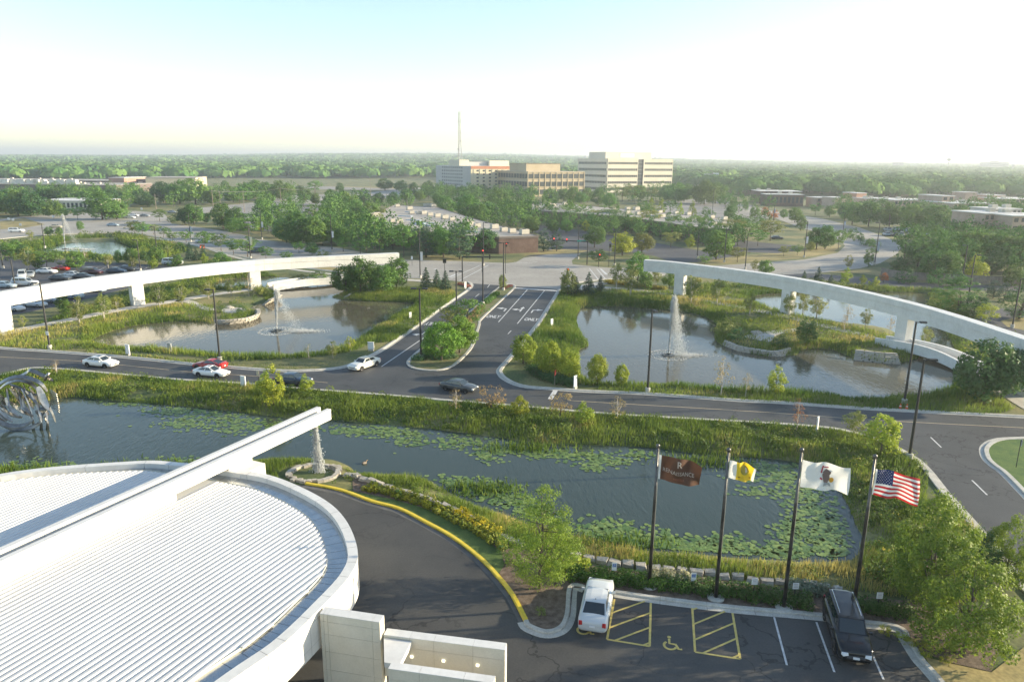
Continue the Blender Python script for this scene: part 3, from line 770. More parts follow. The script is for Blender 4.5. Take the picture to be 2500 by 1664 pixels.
panel_wall(w3, (-6.0, 30.30), (-0.75, 29.34), 0.50, 1.1, 3.62, [0, .3, .72, 1], [0, .2, .75, 1])
mb = MB(); mb.prism([(-6.66, 32.80), (-5.15, 32.52), (-5.5, 30.75), (-6.3, 30.9)], 3.2, 3.5)
tag(mb.build('canopy_slab', WHITE), 'small flat white slab bridging the two low walls', 'slab')
LAMPM = mat('wall_lamp_glow', (1.0, 0.93, 0.72), emit=0.7)
for s in (0.235, 0.50, 0.78):
    a, b = Vector((-6.68, 32.86, 0)), Vector((-0.22, 31.72, 0)); q = a.lerp(b, s); d = (b - a).normalized()
    mb = MB(); mb.box((q.x + d.y * 0.05, q.y - d.x * 0.05, 2.55), (0.16, 0.08, 0.11), math.atan2(d.y, d.x)); o = mb.build('wall_lamp', LAMPM, w2)
# things beneath the canopy
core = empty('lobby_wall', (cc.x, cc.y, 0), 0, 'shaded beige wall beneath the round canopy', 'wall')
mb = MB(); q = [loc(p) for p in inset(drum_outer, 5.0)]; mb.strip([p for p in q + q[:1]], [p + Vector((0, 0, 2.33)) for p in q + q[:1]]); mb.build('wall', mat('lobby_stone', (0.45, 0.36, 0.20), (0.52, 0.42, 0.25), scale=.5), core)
for a in (-0.9, -0.45, 0.1, 0.7, 1.2):
    mb = MB(); mb.lathe((math.cos(a) * 14.6, math.sin(a) * 14.6, 0), [(0.45, 0), (0.45, 2.33)], 16); mb.build('column', STONE, core)

# ================================================================ CURVED BEAMS
def arc_beam(name, px_path, zb, zt, label, pillars, seg=6.0, wid=1.5, ext=None):
    p = crom(px_path, 8)
    root = empty(name, (p[len(p) // 2].x, p[len(p) // 2].y, 0), 0, label, 'beam')
    o = Vector((p[len(p) // 2].x, p[len(p) // 2].y, 0))
    p = [Vector((q.x, q.y, 0)) - o for q in p]
    for q in sub_path(p, seg):
        if len(q) < 2: continue
        q = shrink(q, 0.016)
        mb = MB(); swept(mb, q, [(-wid / 2, zb), (-wid / 2, zb + (zt - zb) * .60), (wid / 2, zb + (zt - zb) * .60), (wid / 2, zb)][::-1]); mb.build('girder', WHITE, root)
        w = wid / 2 + 0.09
        mb = MB(); swept(mb, q, [(-w, zb + (zt - zb) * .615), (-w, zt), (w, zt), (w, zb + (zt - zb) * .615)][::-1]); mb.build('coping', WHITE, root)
    for (g, d) in pillars:
        g = g - o; a = math.atan2(d.y, d.x)
        mb = MB(); mb.box((g.x, g.y, (zb - 0.8) / 2 ), (2.3, 1.3, zb + 0.8), a); mb.build('pillar', WHITE, root)
    return root
def tang(path, g):
    i = min(range(len(path)), key=lambda k: (Vector((path[k].x, path[k].y, 0)) - g).length)
    return (path[min(i + 1, len(path) - 1)] - path[max(i - 1, 0)])
ptl = pts([(12,807),(337,744),(624,706)]); endl = G(973, 641, 4.1)
LP = [Vector((-88, 78, 0)), Vector((-87.5, 95, 0)), ptl[0], ptl[1], ptl[2], Vector((endl.x, endl.y, 0))]
lpf = crom(LP, 8)
arc_beam('curved_beam', LP, 4.1, 6.5, 'sunlit white curved beam on square pillars behind the left pond', [(g, tang(lpf, g)) for g in ptl])
ptr = pts([(1659,720),(1921,765),(2202,843),(2496,963)]); endr = G(1573, 661, 4.6)
RP = [Vector((endr.x, endr.y, 0))] + ptr + [Vector((64.3, 79, 0))]
rpf = crom(RP, 8)
arc_beam('curved_beam', RP, 4.6, 7.1, 'shaded white curved beam on square pillars behind the right pond', [(g, tang(rpf, g)) for g in ptr])
# footbridges: deck between two white parapets
def footbridge(a, b, label, bow=0.6, wid=2.6, ph=1.0):
    o = (a + b) / 2; root = empty('footbridge', o, 0, label, 'footbridge')
    d = b - a; n = Vector((-d.y, d.x, 0)).normalized()
    path = [a.lerp(b, t) + n * bow * math.sin(math.pi * t) - o + Vector((0, 0, 0.45 * math.sin(math.pi * t))) for t in np.linspace(0, 1, 13)]
    mb = MB(); swept(mb, path, [(-wid / 2, -0.3), (-wid / 2, 0.06), (wid / 2, 0.06), (wid / 2, -0.3)][::-1]); mb.build('deck', PATH, root)
    for s in (-1, 1):
        c = s * (wid / 2 + 0.21)
        mb = MB(); swept(mb, path, [(c - .2, -0.55), (c - .2, ph * .62), (c + .2, ph * .62), (c + .2, -0.55)][::-1]); mb.build('parapet', WHITE, root)
        mb = MB(); swept(mb, path, [(c - .24, ph * .64), (c - .24, ph), (c + .24, ph), (c + .24, ph * .64)][::-1]); mb.build('coping', WHITE, root)
    return root
footbridge(G(660, 703), G(860, 687), 'low white footbridge behind the left fountain', bow=1.2)
footbridge(G(2150, 836), G(2385, 908), 'low white footbridge below the shaded beam', bow=1.5)
# stacked stone abutments and terrace walls
def stack_wall(path, layers, label, lh=0.22, ln=0.8, z0=-0.75, batter=0.12, name='stone_wall', cat='wall'):
    p = crom(path, 6); o = Vector((p[0].x, p[0].y, 0)); root = empty(name, o, 0, label, cat)
    p = [Vector((q.x, q.y, 0)) - o for q in p]
    protos = []
    for k in range(layers):
        pk = offset(p, -batter * k)
        s = 0
        for q in sub_path(pk, ln * rnd.uniform(.8, 1.2)):
            c = (q[0] + q[-1]) / 2; d = q[-1] - q[0]
            if d.length < 0.15: continue
            if not protos:
                for t in range(4):
                    mb = MB(); mb.box((0, 0, 0), (1, 1, 1), top=(rnd.uniform(.84, .95), rnd.uniform(.8, .95)))
                    for vv in mb.v: vv += Vector((rnd.uniform(-.06, .06), rnd.uniform(-.1, .1), rnd.uniform(-.07, .07)))
                    ob = mb.build('stone', ROCK, root); protos.append(ob)
                    ob.location = (c.x, c.y, z0); ob.scale = (d.length * .95, .5, lh)
            ob = rnd.choice(protos).copy(); COL.objects.link(ob); ob.parent = root
            ob.location = (c.x, c.y, z0 + lh * (k + .5)); ob.rotation_euler = (rnd.uniform(-.05, .05), rnd.uniform(-.04, .04), math.atan2(d.y, d.x) + rnd.uniform(-.06, .06))
            ob.scale = (d.length * rnd.uniform(.9, 1.04), rnd.uniform(.45, .75), lh * rnd.uniform(.9, 1.1))
    return root
stack_wall(pts([(527,783),(560,783),(600,778),(625,768),(622,757)]), 5, 'curved dry-stone wall below the left terrace')
stack_wall(pts([(640,738),(655,731),(672,724)]), 6, 'stacked stone abutment left of the white footbridge', batter=.3)
stack_wall(pts([(838,722),(850,716),(866,712)])[::-1], 5, 'stacked stone abutment at the right end of the footbridge', batter=-.3)
stack_wall(pts([(1766,832),(1800,846),(1850,855),(1900,860),(1932,850)])[::1], 4, 'curved dry-stone wall below the right terrace', batter=-.1)
stack_wall(pts([(2085,868),(2120,872),(2160,876),(2200,878)]), 6, 'stacked stone abutment under the right footbridge', batter=-.35, ln=1.2)
def terrace(px, label):
    c = crom(pts(px), 4, True); mb = MB(); o = c[0].copy(); mb.prism([(p.x - o.x, p.y - o.y) for p in c], -0.3, 0.12)
    tag(mb.build('terrace', mat('flagstone', (0.40, 0.38, 0.34), (0.52, 0.49, 0.44), scale=.8, fine=.12, fscale=5), loc=(o.x, o.y, 0)), kind='structure')
terrace([(540,757),(560,752),(595,754),(600,760),(570,764),(545,763)], '')
terrace([(1818,822),(1850,812),(1910,806),(1945,803),(1940,810),(1895,818),(1880,834),(1840,828)], '')
def boulder(g, r, label, sq=(1, .8, .6)):
    n = 10; mb = MB(); mb.lathe((0, 0, 0), [(r * .8, -r * .2), (r, r * .15), (r * .85, r * .45), (r * .4, r * .62), (0.02, r * .64)], n)
    g_ = random.Random(int(g.x * 7)); 
    for v in mb.v: v *= g_.uniform(.85, 1.12)
    o = mb.build('boulder', ROCK); o.location = g; o.scale = (sq[0], sq[1], 1); tag(o, label, 'boulder'); return o
boulder(G(560, 753), 0.9, 'pale boulder on the left pond terrace', (1.1, .7, 1))
boulder(G(1846, 815), 0.95, 'pale boulder on the right pond terrace', (1.1, .7, 1))
# low boulder wall between bed and front pond
def rock_row(px, label):
    p = crom(pts(px), 6); o = Vector((p[0].x, p[0].y, 0)); root = empty('boulder_wall', o, 0, label, 'wall')
    protos = []
    for q in sub_path(p, 0.95):
        c = (q[0] + q[-1]) / 2 - o; d = q[-1] - q[0]
        if d.length < .3: continue
        if len(protos) < 6:
            mb = MB(); mb.box((0, 0, 0), (1, 1, 1), top=(rnd.uniform(.7, .9), rnd.uniform(.65, .9)))
            for vv in mb.v: vv += Vector((rnd.uniform(-.1, .1), rnd.uniform(-.13, .13), rnd.uniform(-.12, .12)))
            ob = mb.build('stone', ROCK, root); protos.append(ob)
        else:
            ob = rnd.choice(protos).copy(); COL.objects.link(ob); ob.parent = root
        ob.location = (c.x, c.y + rnd.uniform(-.16, .16), 0.12); ob.rotation_euler = (rnd.uniform(-.1, .1), rnd.uniform(-.1, .1), math.atan2(d.y, d.x) + rnd.uniform(-.2, .2))
        ob.scale = (d.length * rnd.uniform(.85, 1.1), rnd.uniform(.5, .8), rnd.uniform(.25, .48))
rock_row([(844,1156),(905,1176),(975,1199),(1036,1220),(1123,1254),(1211,1305),(1280,1335)], 'line of pale boulders beside the yellow kerb bed')
rock_row([(1390,1357),(1474,1371),(1572,1387),(1709,1399),(1866,1422),(1957,1430),(2050,1440)], 'line of pale boulders behind the clipped hedge')

# ================================================================ SCULPTURE
CHROME = mat('polished_steel', (0.24, 0.225, 0.20), (0.46, 0.43, 0.38), scale=1.8, rough=0.30, metal=1.0, bump=0.5, bscale=1.6)
sb = G(64, 1048, WATER_Z)
sc_ppm = F_PX / (sb - Vector((0, 0, CAM_H))).length
KS = 0.1786 / sc_ppm
sculp = empty('sculpture', sb, 0, 'polished steel sculpture of curling ribs rising from the pond', 'sculpture')
def sp(x, y, dy=0.0): return Vector(((x - 360) * KS, dy, max(-0.3, (862 - y) * KS * 1.0)))
def band(name, path, wid, th=0.05, dy0=0., dy1=0.):
    """a curved plate of steel: flattened sweep"""
    c = crom([sp(x, y, dy0 + (dy1 - dy0) * i / max(1, len(path) - 1)) for i, (x, y) in enumerate(path)], 5)
    mb = MB(); n = len(c)
    L, Rr = [], []
    for i, p in enumerate(c):
        t = c[min(i + 1, n - 1)] - c[max(i - 1, 0)]; t.normalize()
        side = Vector((0, 1, 0)) * 0.75 + t.cross(Vector((0, 1, 0))) * 0.65
        w = wid * (0.25 + 0.75 * math.sin(math.pi * min(1, (i + .6) / n)) ** .7)
        L.append(p + side * w); Rr.append(p - side * w)
    for sgn in (1, -1):
        off = Vector((0, 0, th * sgn))
        if sgn > 0: mb.strip([p + off for p in L], [p + off for p in Rr])
        else: mb.strip([p + off for p in Rr], [p + off for p in L])
    mb.strip([p - Vector((0, 0, th)) for p in L], [p + Vector((0, 0, th)) for p in L]); mb.strip([p + Vector((0, 0, th)) for p in Rr], [p - Vector((0, 0, th)) for p in Rr])
    mb.build(name, CHROME, sculp, True)
band('shell', [(20,480),(80,400),(200,300),(350,245),(500,265),(600,330),(640,420)], .24, dy0=-.6, dy1=.3)
band('shell', [(250,300),(400,230),(470,190),(600,240),(720,300)], .22, dy0=.9, dy1=.4)
band('shell', [(0,560),(30,680),(110,790),(240,845),(420,835),(560,760),(600,690)], .28, dy0=.2, dy1=-.4)
for i, q in enumerate([[(230,345),(380,390),(480,460),(560,540)], [(260,380),(400,430),(500,520),(560,600)], [(210,480),(240,580),(330,690)], [(300,560),(350,640),(420,700)], [(375,500),(400,600),(490,690)], [(100,570),(160,670),(250,760)], [(40,560),(90,650),(180,750)], [(150,600),(220,690),(300,740)], [(330,400),(450,450),(560,470)]]):
    band('rib', q, .16, .035, dy0=rnd.uniform(-.8, .5), dy1=rnd.uniform(-.5, .5))
for i in range(20):
    x = 50 + i * 26; y = 330 + (i - 10) ** 2 * 1.1
    band('rib', [(x, y + 40), (x + 30 + 3 * i, y + 130 + 6 * i), (x + 80 + 2 * i, y + 220 + 8 * i)], rnd.uniform(.06, .13), .03, dy0=rnd.uniform(-1, 1), dy1=rnd.uniform(-1, 1))
band('shell', [(60,430),(180,345),(330,300),(470,330),(560,420)], .22, dy0=.8, dy1=.2)
band('shell', [(30,620),(100,720),(220,790),(380,790),(500,730)], .25, dy0=-.9, dy1=-.5)
band('snout', [(590,350),(620,430),(650,520),(690,600)], .36, dy0=-.3, dy1=-.6)
band('snout', [(560,600),(620,600),(690,560),(715,480),(690,420)], .26, dy0=-.4, dy1=-.2)
band('snout', [(500,640),(560,690),(600,640),(640,600)], .22)
mb = MB(); mb.tube([sp(640, 290, .2), sp(670, 240, .25), sp(695, 205, .3)], [.14, .2, .13], 8); mb.build('horn', CHROME, sculp, True)
for i in range(9):
    a = -0.5 + i * 0.16; x, y = 690 + 20 * math.cos(a), 380 + i * 26
    mb = MB(); mb.tube([sp(x, y, -.2), sp(x + 50, y + 25, -.3), sp(x + 88, y + 58, -.35)], [.05, .045, .06], 6); mb.build('spine', CHROME, sculp, True)
for x in (430, 520, 590):
    mb = MB(); mb.tube([sp(x, 700, .1), sp(x + 15, 790, .1), sp(x - 5, 900, .1)], [.16, .12, .18], 8); mb.build('leg', CHROME, sculp, True)

# ================================================================ FOUNTAINS
def fountain(g, h, lean, label, fall_w=2.2, seed=5, plume=1.0):
    root = empty('fountain', g, 0, label, 'fountain')
    mb = MB(); N = 20
    for i in range(N):
        a, b = 2 * math.pi * i / N, 2 * math.pi * (i + 1) / N
        for r0_, r1_, z in ((0.75, 1.0, .16),):
            mb.face([(math.cos(a) * r0_, math.sin(a) * r0_, z), (math.cos(a) * r1_, math.sin(a) * r1_, z), (math.cos(b) * r1_, math.sin(b) * r1_, z), (math.cos(b) * r0_, math.sin(b) * r0_, z)][::1])
            mb.face([(math.cos(a) * r1_, math.sin(a) * r1_, -.1), (math.cos(b) * r1_, math.sin(b) * r1_, -.1), (math.cos(b) * r1_, math.sin(b) * r1_, z), (math.cos(a) * r1_, math.sin(a) * r1_, z)])
            mb.face([(math.cos(a) * r0_, math.sin(a) * r0_, z), (math.cos(b) * r0_, math.sin(b) * r0_, z), (math.cos(b) * r0_, math.sin(b) * r0_, -.1), (math.cos(a) * r0_, math.sin(a) * r0_, -.1)])
    for a in (0.3, 1.87, 3.44, 5.01): mb.tube([(math.cos(a) * .9, math.sin(a) * .9, .12), (0, 0, .1)], .05, 6)
    mb.lathe((0, 0, 0), [(.22, -.1), (.22, .25), (.1, .35)], 10)
    mb.build('float_ring', mat('fountain_float', (.05, .06, .06), rough=.4), root)
    mb = MB(); gj = random.Random(seed)
    mb.tube([(gj.uniform(-.02, .02) + lean * (t ** 1.5) * .22, gj.uniform(-.02, .02), .25 + h * t) for t in np.linspace(0, .97, 16)], [.05 + .06 * t + gj.uniform(-.012, .012) for t in np.linspace(0, 1, 15)] + [.02], 8); mb.build('jet_core', SPRAY, root, True)
    def jet(gn, n):
        t = gn.uniform(0, 1, n) ** .7; z = h * t
        s = 0.05 + 0.16 * t ** 2.2
        return np.stack([gn.normal(0, 1, n) * s + lean * (t ** 1.5) * 0.22, gn.normal(0, 1, n) * s, z + .2], 1)
    v, f = droplets(2600, jet, 0.045, seed); tag(add_mesh('jet', v, f, SPRAY, root), kind='stuff')
    def fall_(gn, n):
        t = gn.uniform(0, 1, n) ** 1.6; z = h * 1.04 * (1 - t) + gn.normal(0, .2, n)
        x = lean * (0.22 + fall_w * t ** 1.3) + gn.normal(0, 1, n) * (0.16 + 0.55 * t); y = gn.normal(0, 1, n) * (0.16 + 0.5 * t)
        return np.stack([x, y, np.maximum(z, 0.02)], 1)
    v, f = droplets(int(2300 * plume), fall_, 0.022, seed + 1); tag(add_mesh('falling_spray', v, f, SPRAY, root), kind='stuff')
    def rings(gn, n):
        r = np.where(gn.uniform(0, 1, n) < .6, gn.normal(3.0, .12, n), gn.uniform(.8, 3.2, n)); a = gn.uniform(0, 6.283, n)
        return np.stack([np.cos(a) * r, np.sin(a) * r, gn.uniform(0, .05, n)], 1)
    v, f = droplets(900, rings, 0.03, seed + 2); tag(add_mesh('foam', v, f, SPRAY, root), kind='stuff')
    def splash(gn, n): return np.stack([lean * (fall_w + .5) * 1.0 + gn.normal(0, 1.7, n), gn.normal(0, .6, n), gn.uniform(0, .2, n)], 1)
    v, f = droplets(1500, splash, 0.03, seed + 3); tag(add_mesh('splash', v, f, SPRAY, root), kind='stuff')
fountain(G(676, 808, WATER_Z), 6.9, 2.0, 'tall fountain jet in the left pond by the footbridge', seed=11, fall_w=1.7, plume=1.1)
fountain(G(1632, 867, WATER_Z), 8.6, 1.5, 'fountain jet in the right pond in front of the shaded beam', fall_w=1.0, seed=21, plume=4.2)
fountain(G(160, 608, WATER_Z), 10.5, 2.6, 'distant fountain jet in the far left pond', seed=31, fall_w=1.6, plume=1.6)
# ================================================================ CARS
GLASS = mat('car_glass', (0.02, 0.03, 0.035), rough=0.06, spec=0.9)
TYRE = mat('tyre_rubber', (0.015, 0.015, 0.016), rough=0.8)
RIM = mat('alloy_rim', (0.45, 0.46, 0.47), rough=0.3, metal=0.9)
HEADL = mat('headlamp_glass', (0.75, 0.77, 0.78), rough=0.12, spec=0.8)
TAILL = mat('tail_lamp_red', (0.42, 0.02, 0.02), rough=0.2)
PLATE = mat('number_plate', (0.72, 0.73, 0.74), rough=0.5)
CHR = mat('chrome_trim', (0.7, 0.7, 0.7), rough=0.15, metal=1.0)
def paint(name, c): return mat('car_paint_' + name, c, rough=0.28, spec=0.5, coat=0.6)
P_WHITE, P_CREAM, P_SILVER, P_BLACK = paint('white', (.78, .78, .76)), paint('cream', (.76, .74, .66)), paint('silver', (.56, .58, .58)), mat('car_paint_black', (.010, .013, .016), rough=.22, spec=.4, coat=.25)
P_RED, P_BLUE, P_CHAR, P_MAROON, P_GREY = paint('red', (.36, .018, .012)), paint('dark_blue', (.014, .03, .06)), paint('charcoal', (.05, .058, .064)), paint('maroon', (.045, .012, .014)), paint('grey', (.30, .32, .33))
P_BRED, P_LBLUE, P_GOLD = paint('bright_red', (.52, .03, .02)), paint('light_blue', (.28, .36, .42)), paint('gold', (.45, .40, .28))
# stations: (x, half width, beltline z)
KINDS = {
 'sedan': dict(L=4.85, body=[(-2.42, .62, .66), (-2.36, .78, .86), (-2.0, .88, .96), (-1.3, .91, .97), (0, .92, .95), (1.0, .91, .93), (1.7, .88, .86), (2.25, .80, .72), (2.42, .62, .58)], lowx=(-1.95, 1.02), topx=(-1.02, .38), roof=1.43, tw=.62, lw=.80, wh=(-1.42, 1.42), r=.33),
 'coupe': dict(L=4.75, body=[(-2.36, .62, .66), (-2.3, .78, .88), (-1.95, .87, .95), (-1.2, .90, .93), (0, .91, .90), (1.0, .90, .88), (1.7, .86, .80), (2.2, .78, .68), (2.38, .6, .55)], lowx=(-2.05, .95), topx=(-.75, .1), roof=1.36, tw=.58, lw=.78, wh=(-1.38, 1.42), r=.33),
 'bigsedan': dict(L=5.0, body=[(-2.5, .70, .74), (-2.45, .86, .95), (-2.0, .93, 1.03), (-1.2, .94, 1.03), (0, .95, 1.02), (1.0, .95, 1.01), (1.9, .93, .97), (2.4, .88, .86), (2.5, .75, .70)], lowx=(-1.85, 1.05), topx=(-1.05, .45), roof=1.47, tw=.66, lw=.83, wh=(-1.5, 1.52), r=.36),
 'suv': dict(L=5.3, body=[(-2.65, .86, .85), (-2.6, .96, 1.12), (-2.1, 1.0, 1.18), (0, 1.01, 1.18), (1.1, 1.01, 1.17), (1.7, .99, 1.13), (2.4, .95, 1.05), (2.62, .86, .88), (2.66, .78, .72)], lowx=(-2.58, 1.28), topx=(-2.35, .62), roof=1.85, tw=.74, lw=.90, wh=(-1.55, 1.6), r=.40),
 'minivan': dict(L=5.0, body=[(-2.5, .80, .82), (-2.45, .92, 1.05), (-1.9, .96, 1.08), (0, .97, 1.06), (1.0, .97, 1.03), (1.7, .94, .97), (2.3, .86, .82), (2.5, .68, .64)], lowx=(-2.42, 1.5), topx=(-2.15, .45), roof=1.74, tw=.72, lw=.86, wh=(-1.5, 1.5), r=.34),
}
MESHC = {}
def car(kind, pm, g, heading, label, group=None, detail=True, sunroof=False, top_m=None, convertible=False, spoiler=False):
    """heading: direction of the nose, in radians"""
    K = KINDS[kind]
    g = Vector(g); root = empty('car', (g.x, g.y, g.z + 0.012), heading, label, 'car', group)
    def cached(key, fn, m, name, smooth=False, parent=None, loc_=None):
        kk = (kind, key)
        if kk not in MESHC:
            mb = fn(); o = mb.build(name, m, parent or root, smooth); MESHC[kk] = o.data
            o.data.materials.clear(); o.data.materials.append(None)
        else: o = link(bpy.data.objects.new(name, MESHC[kk]), parent or root)
        o.material_slots[0].link = 'OBJECT'; o.material_slots[0].material = m
        if loc_ is not None: o.location = loc_
        return o
    def body():
        mb = MB(); secs = []
        for x, w, z in K['body']:
            zb = .20 if abs(x) < K['L'] / 2 - .12 else .30
            h = z - zb
            half = [(w * .86, zb), (w * .985, zb + .12), (w, zb + h * .45), (w * .985, zb + h * .72), (w * .93, z - .05), (w * .82, z), (w * .4, z + .025)]
            secs.append([(x, -a, b) for a, b in half] + [(x, 0, z + .03)] + [(x, a, b) for a, b in half[::-1]])
        n = len(secs[0])
        for i in range(len(secs) - 1):
            for j in range(n - 1): mb.face((secs[i][j], secs[i + 1][j], secs[i + 1][j + 1], secs[i][j + 1]))
            mb.face((secs[i][n - 1], secs[i + 1][n - 1], secs[i + 1][0], secs[i][0]))
        mb.face(secs[0]); mb.face(secs[-1][::-1])
        # merge the shared points so that shading runs smoothly
        mp, nv, nf = {}, [], []
        for f in mb.f:
            q = []
            for k in f:
                key = tuple(round(c, 4) for c in mb.v[k])
                if key not in mp: mp[key] = len(nv); nv.append(mb.v[k])
                q.append(mp[key])
            nf.append(tuple(q))
        mb.v, mb.f = nv, nf
        return mb
    b = cached('body', body, pm, 'body', True)
    (lx0, lx1), (tx0, tx1), zr, tw, lw = K['lowx'], K['topx'], K['roof'], K['tw'], K['lw']
    zl = .95 if kind in ('sedan',) else K['body'][4][2] - .02
    lo = [(lx0, -lw * .93), (lx1, -lw * .93), (lx1, lw * .93), (lx0, lw * .93)]
    lowm = [(-.3, -lw), (-.3, lw)]
    A = {'rl': Vector((lx0, -lw * .94, zl)), 'fl': Vector((lx1, -lw * .9, zl - .02)), 'fr': Vector((lx1, lw * .9, zl - .02)), 'rr': Vector((lx0, lw * .94, zl)),
         'RL': Vector((tx0, -tw, zr - .04)), 'FL': Vector((tx1, -tw, zr - .03)), 'FR': Vector((tx1, tw, zr - .03)), 'RR': Vector((tx0, tw, zr - .04))}
    if not convertible:
        def cabin():
            mb = MB()
            mb.face((A['fl'], A['fr'], A['FR'], A['FL'])); mb.face((A['rr'], A['rl'], A['RL'], A['RR'])); mb.face((A['rl'], A['fl'], A['FL'], A['RL'])); mb.face((A['fr'], A['rr'], A['RR'], A['FR']))
            return mb
        cached('cabin', cabin, pm, 'cabin')
        def roof():
            mb = MB(); m_ = (tx0 + tx1) / 2; 
            xs_ = [tx0 - .03, tx0 + .15, m_, tx1 - .15, tx1 + .03]; zs = [zr - .045, zr - .012, zr + .015, zr - .008, zr - .035]; ws = [tw * .98, tw * 1.0, tw * 1.02, tw * 1.0, tw * .97]
            for i in range(4):
                for s0, s1, d0, d1 in ((-1, -.5, -.035, 0), (-.5, .5, 0, 0), (.5, 1, 0, -.035)):
                    mb.face(((xs_[i], s0 * ws[i], zs[i] + d0), (xs_[i + 1], s0 * ws[i + 1], zs[i + 1] + d0), (xs_[i + 1], s1 * ws[i + 1], zs[i + 1] + d1), (xs_[i], s1 * ws[i], zs[i] + d1)))
            return mb
        cached('roof', roof, top_m or pm, 'roof')
        def pane(a, b_, c, d, mg=(.06, .08), out=.012):
            a, b_, c, d = A[a], A[b_], A[c], A[d]
            def bil(u, v): return a.lerp(b_, u).lerp(d.lerp(c, u), v)
            n = (b_ - a).cross(d - a); n.normalize()
            ctr = (a + b_ + c + d) / 4
            if n.dot(Vector((ctr.x, ctr.y, .2))) < 0: n = -n
            return [bil(u, v) + n * out for u, v in ((mg[0], mg[1]), (1 - mg[0], mg[1]), (1 - mg[0], 1 - mg[1]), (mg[0], 1 - mg[1]))]
        cached('ws', lambda: MB().face(pane('fl', 'fr', 'FR', 'FL')), GLASS, 'windshield')
        cached('rw', lambda: MB().face(pane('rr', 'rl', 'RL', 'RR')), GLASS, 'rear_window')
        for side, q in (('l', ('rl', 'fl', 'FL', 'RL')), ('r', ('fr', 'rr', 'RR', 'FR'))):
            def half(k, q=q):
                p = pane(*q, mg=(.10, .14))
                f0, f1 = ((0, .48), (.53, 1))[k]
                return MB().face((p[0].lerp(p[1], f0), p[0].lerp(p[1], f1), p[3].lerp(p[2], f1), p[3].lerp(p[2], f0)))
            cached('sw' + side + '0', lambda: half(0), GLASS, 'side_window'); cached('sw' + side + '1', lambda: half(1), GLASS, 'side_window')
        if sunroof: cached('sun', lambda: MB().face(((tx0 + .5, -.36, zr + .02), (tx1 - .12, -.36, zr + .015), (tx1 - .12, .36, zr + .015), (tx0 + .5, .36, zr + .02))), GLASS, 'sunroof')
    for x in K['wh']:
        for s in (-1, 1):
            w = K['body'][4][1]
            def wheel():
                mb = MB(); r = K['r']
                prof = [(r * .62, -.11), (r * .95, -.11), (r, -.07), (r, .07), (r * .95, .11), (r * .62, .11)]
                N = 16
                for i in range(N):
                    a0_, a1_ = 2 * math.pi * i / N, 2 * math.pi * (i + 1) / N
                    for k_ in range(len(prof) - 1):
                        (r0_, y0), (r1_, y1) = prof[k_], prof[k_ + 1]
                        mb.face(((r0_ * math.cos(a0_), y0, r0_ * math.sin(a0_)), (r0_ * math.cos(a1_), y0, r0_ * math.sin(a1_)), (r1_ * math.cos(a1_), y1, r1_ * math.sin(a1_)), (r1_ * math.cos(a0_), y1, r1_ * math.sin(a0_))))
                return mb
            def rim():
                mb = MB(); r = K['r'] * .63
                for y in (-.085, .085):
                    mb.face([(r * math.cos(a), y, r * math.sin(a)) for a in np.linspace(0, 2 * math.pi, 13)[:-1]])
                for i in range(5):
                    a = i * 2 * math.pi / 5
                    for y in (-.10, .10): mb.box((math.cos(a) * r * .5, y, 0), (.01, .01, .01))
                return mb
            t = cached('wheel', wheel, TYRE, 'wheel', True, loc_=(x, s * (w - .105), K['r'] - .005))
            if detail: cached('rim', rim, RIM, 'rim', parent=t)
            def arch():
                r = K['r'] * 1.17
                return MB().face([(r * math.cos(a), 0, max(-.12, r * math.sin(a))) for a in np.linspace(0, 2 * math.pi, 19)[:-1]])
            if detail: cached('arch', arch, TYRE, 'wheel_arch', loc_=(x, s * (w + .002), K['r']))
    if detail:
        bx = K['body']; xf, zf, wf_ = bx[-2][0], bx[-2][2], bx[-2][1]; xr, zr_, wr = bx[1][0], bx[1][2], bx[1][1]
        for s in (-1, 1):
            mb = MB(); mb.box((xf + .02, s * wf_ * .74, zf - .12), (.26, .34, .15), rz=-s * .35, top=(.7, .9)); mb.build('headlight', HEADL, root)
            mb = MB(); mb.box((xr - .03, s * wr * .84, zr_ - .14), (.12, .22, .26 if kind in ('bigsedan', 'suv') else .18), rz=s * .25, top=(.8, .9)); mb.build('tail_light', TAILL, root)
            mb = MB(); mb.box((lx1 - .28, s * (lw + .16), zl + .05), (.12, .22, .13), top=(.7, .85)); mb.build('wing_mirror', pm, root)
        mb = MB(); mb.box((xr - .085, 0, zr_ - .30), (.03, .34, .12)); mb.build('number_plate', PLATE, root)
        mb = MB(); mb.box((bx[-1][0] - .01, 0, bx[-1][2] - .12), (.05, bx[-1][1] * 1.3, .18 if kind == 'suv' else .13), top=(.8, .95)); mb.build('grille', CHR if kind in ('suv', 'bigsedan') else BLACK, root)
        if kind == 'suv':
            for s in (-1, 1):
                mb = MB(); mb.tube([(-2.1, s * .60, 1.9), (-1.9, s * .60, 1.93), (.2, s * .60, 1.93), (.4, s * .60, 1.89)], .025, 6); mb.build('roof_rail', CHR, root)
            mb = MB(); mb.box((bx[-1][0] + .03, 0, .55), (.03, .34, .12)); mb.build('number_plate', PLATE, root)
        if kind == 'bigsedan':
            mb = MB(); mb.box((-.85, 0, 1.50), (.10, .04, .05), top=(.4, .5)); mb.build('aerial', BLACK, root)
        if spoiler:
            mb = MB(); mb.box((-2.18, 0, 1.06), (.22, 1.3, .035)); mb.build('spoiler', pm, root)
    return root
def head(a, b): d = G(*b) - G(*a); return math.atan2(d.y, d.x)
road_h = head((210, 893), (480, 916))
car('sedan', P_WHITE, G(247, 893), road_h, 'white sedan with dark sunroof driving alone on the ring drive', sunroof=True)
car('coupe', P_WHITE, G(517, 917), road_h, 'white coupe with sunroof beside the red car on the ring drive', sunroof=True)
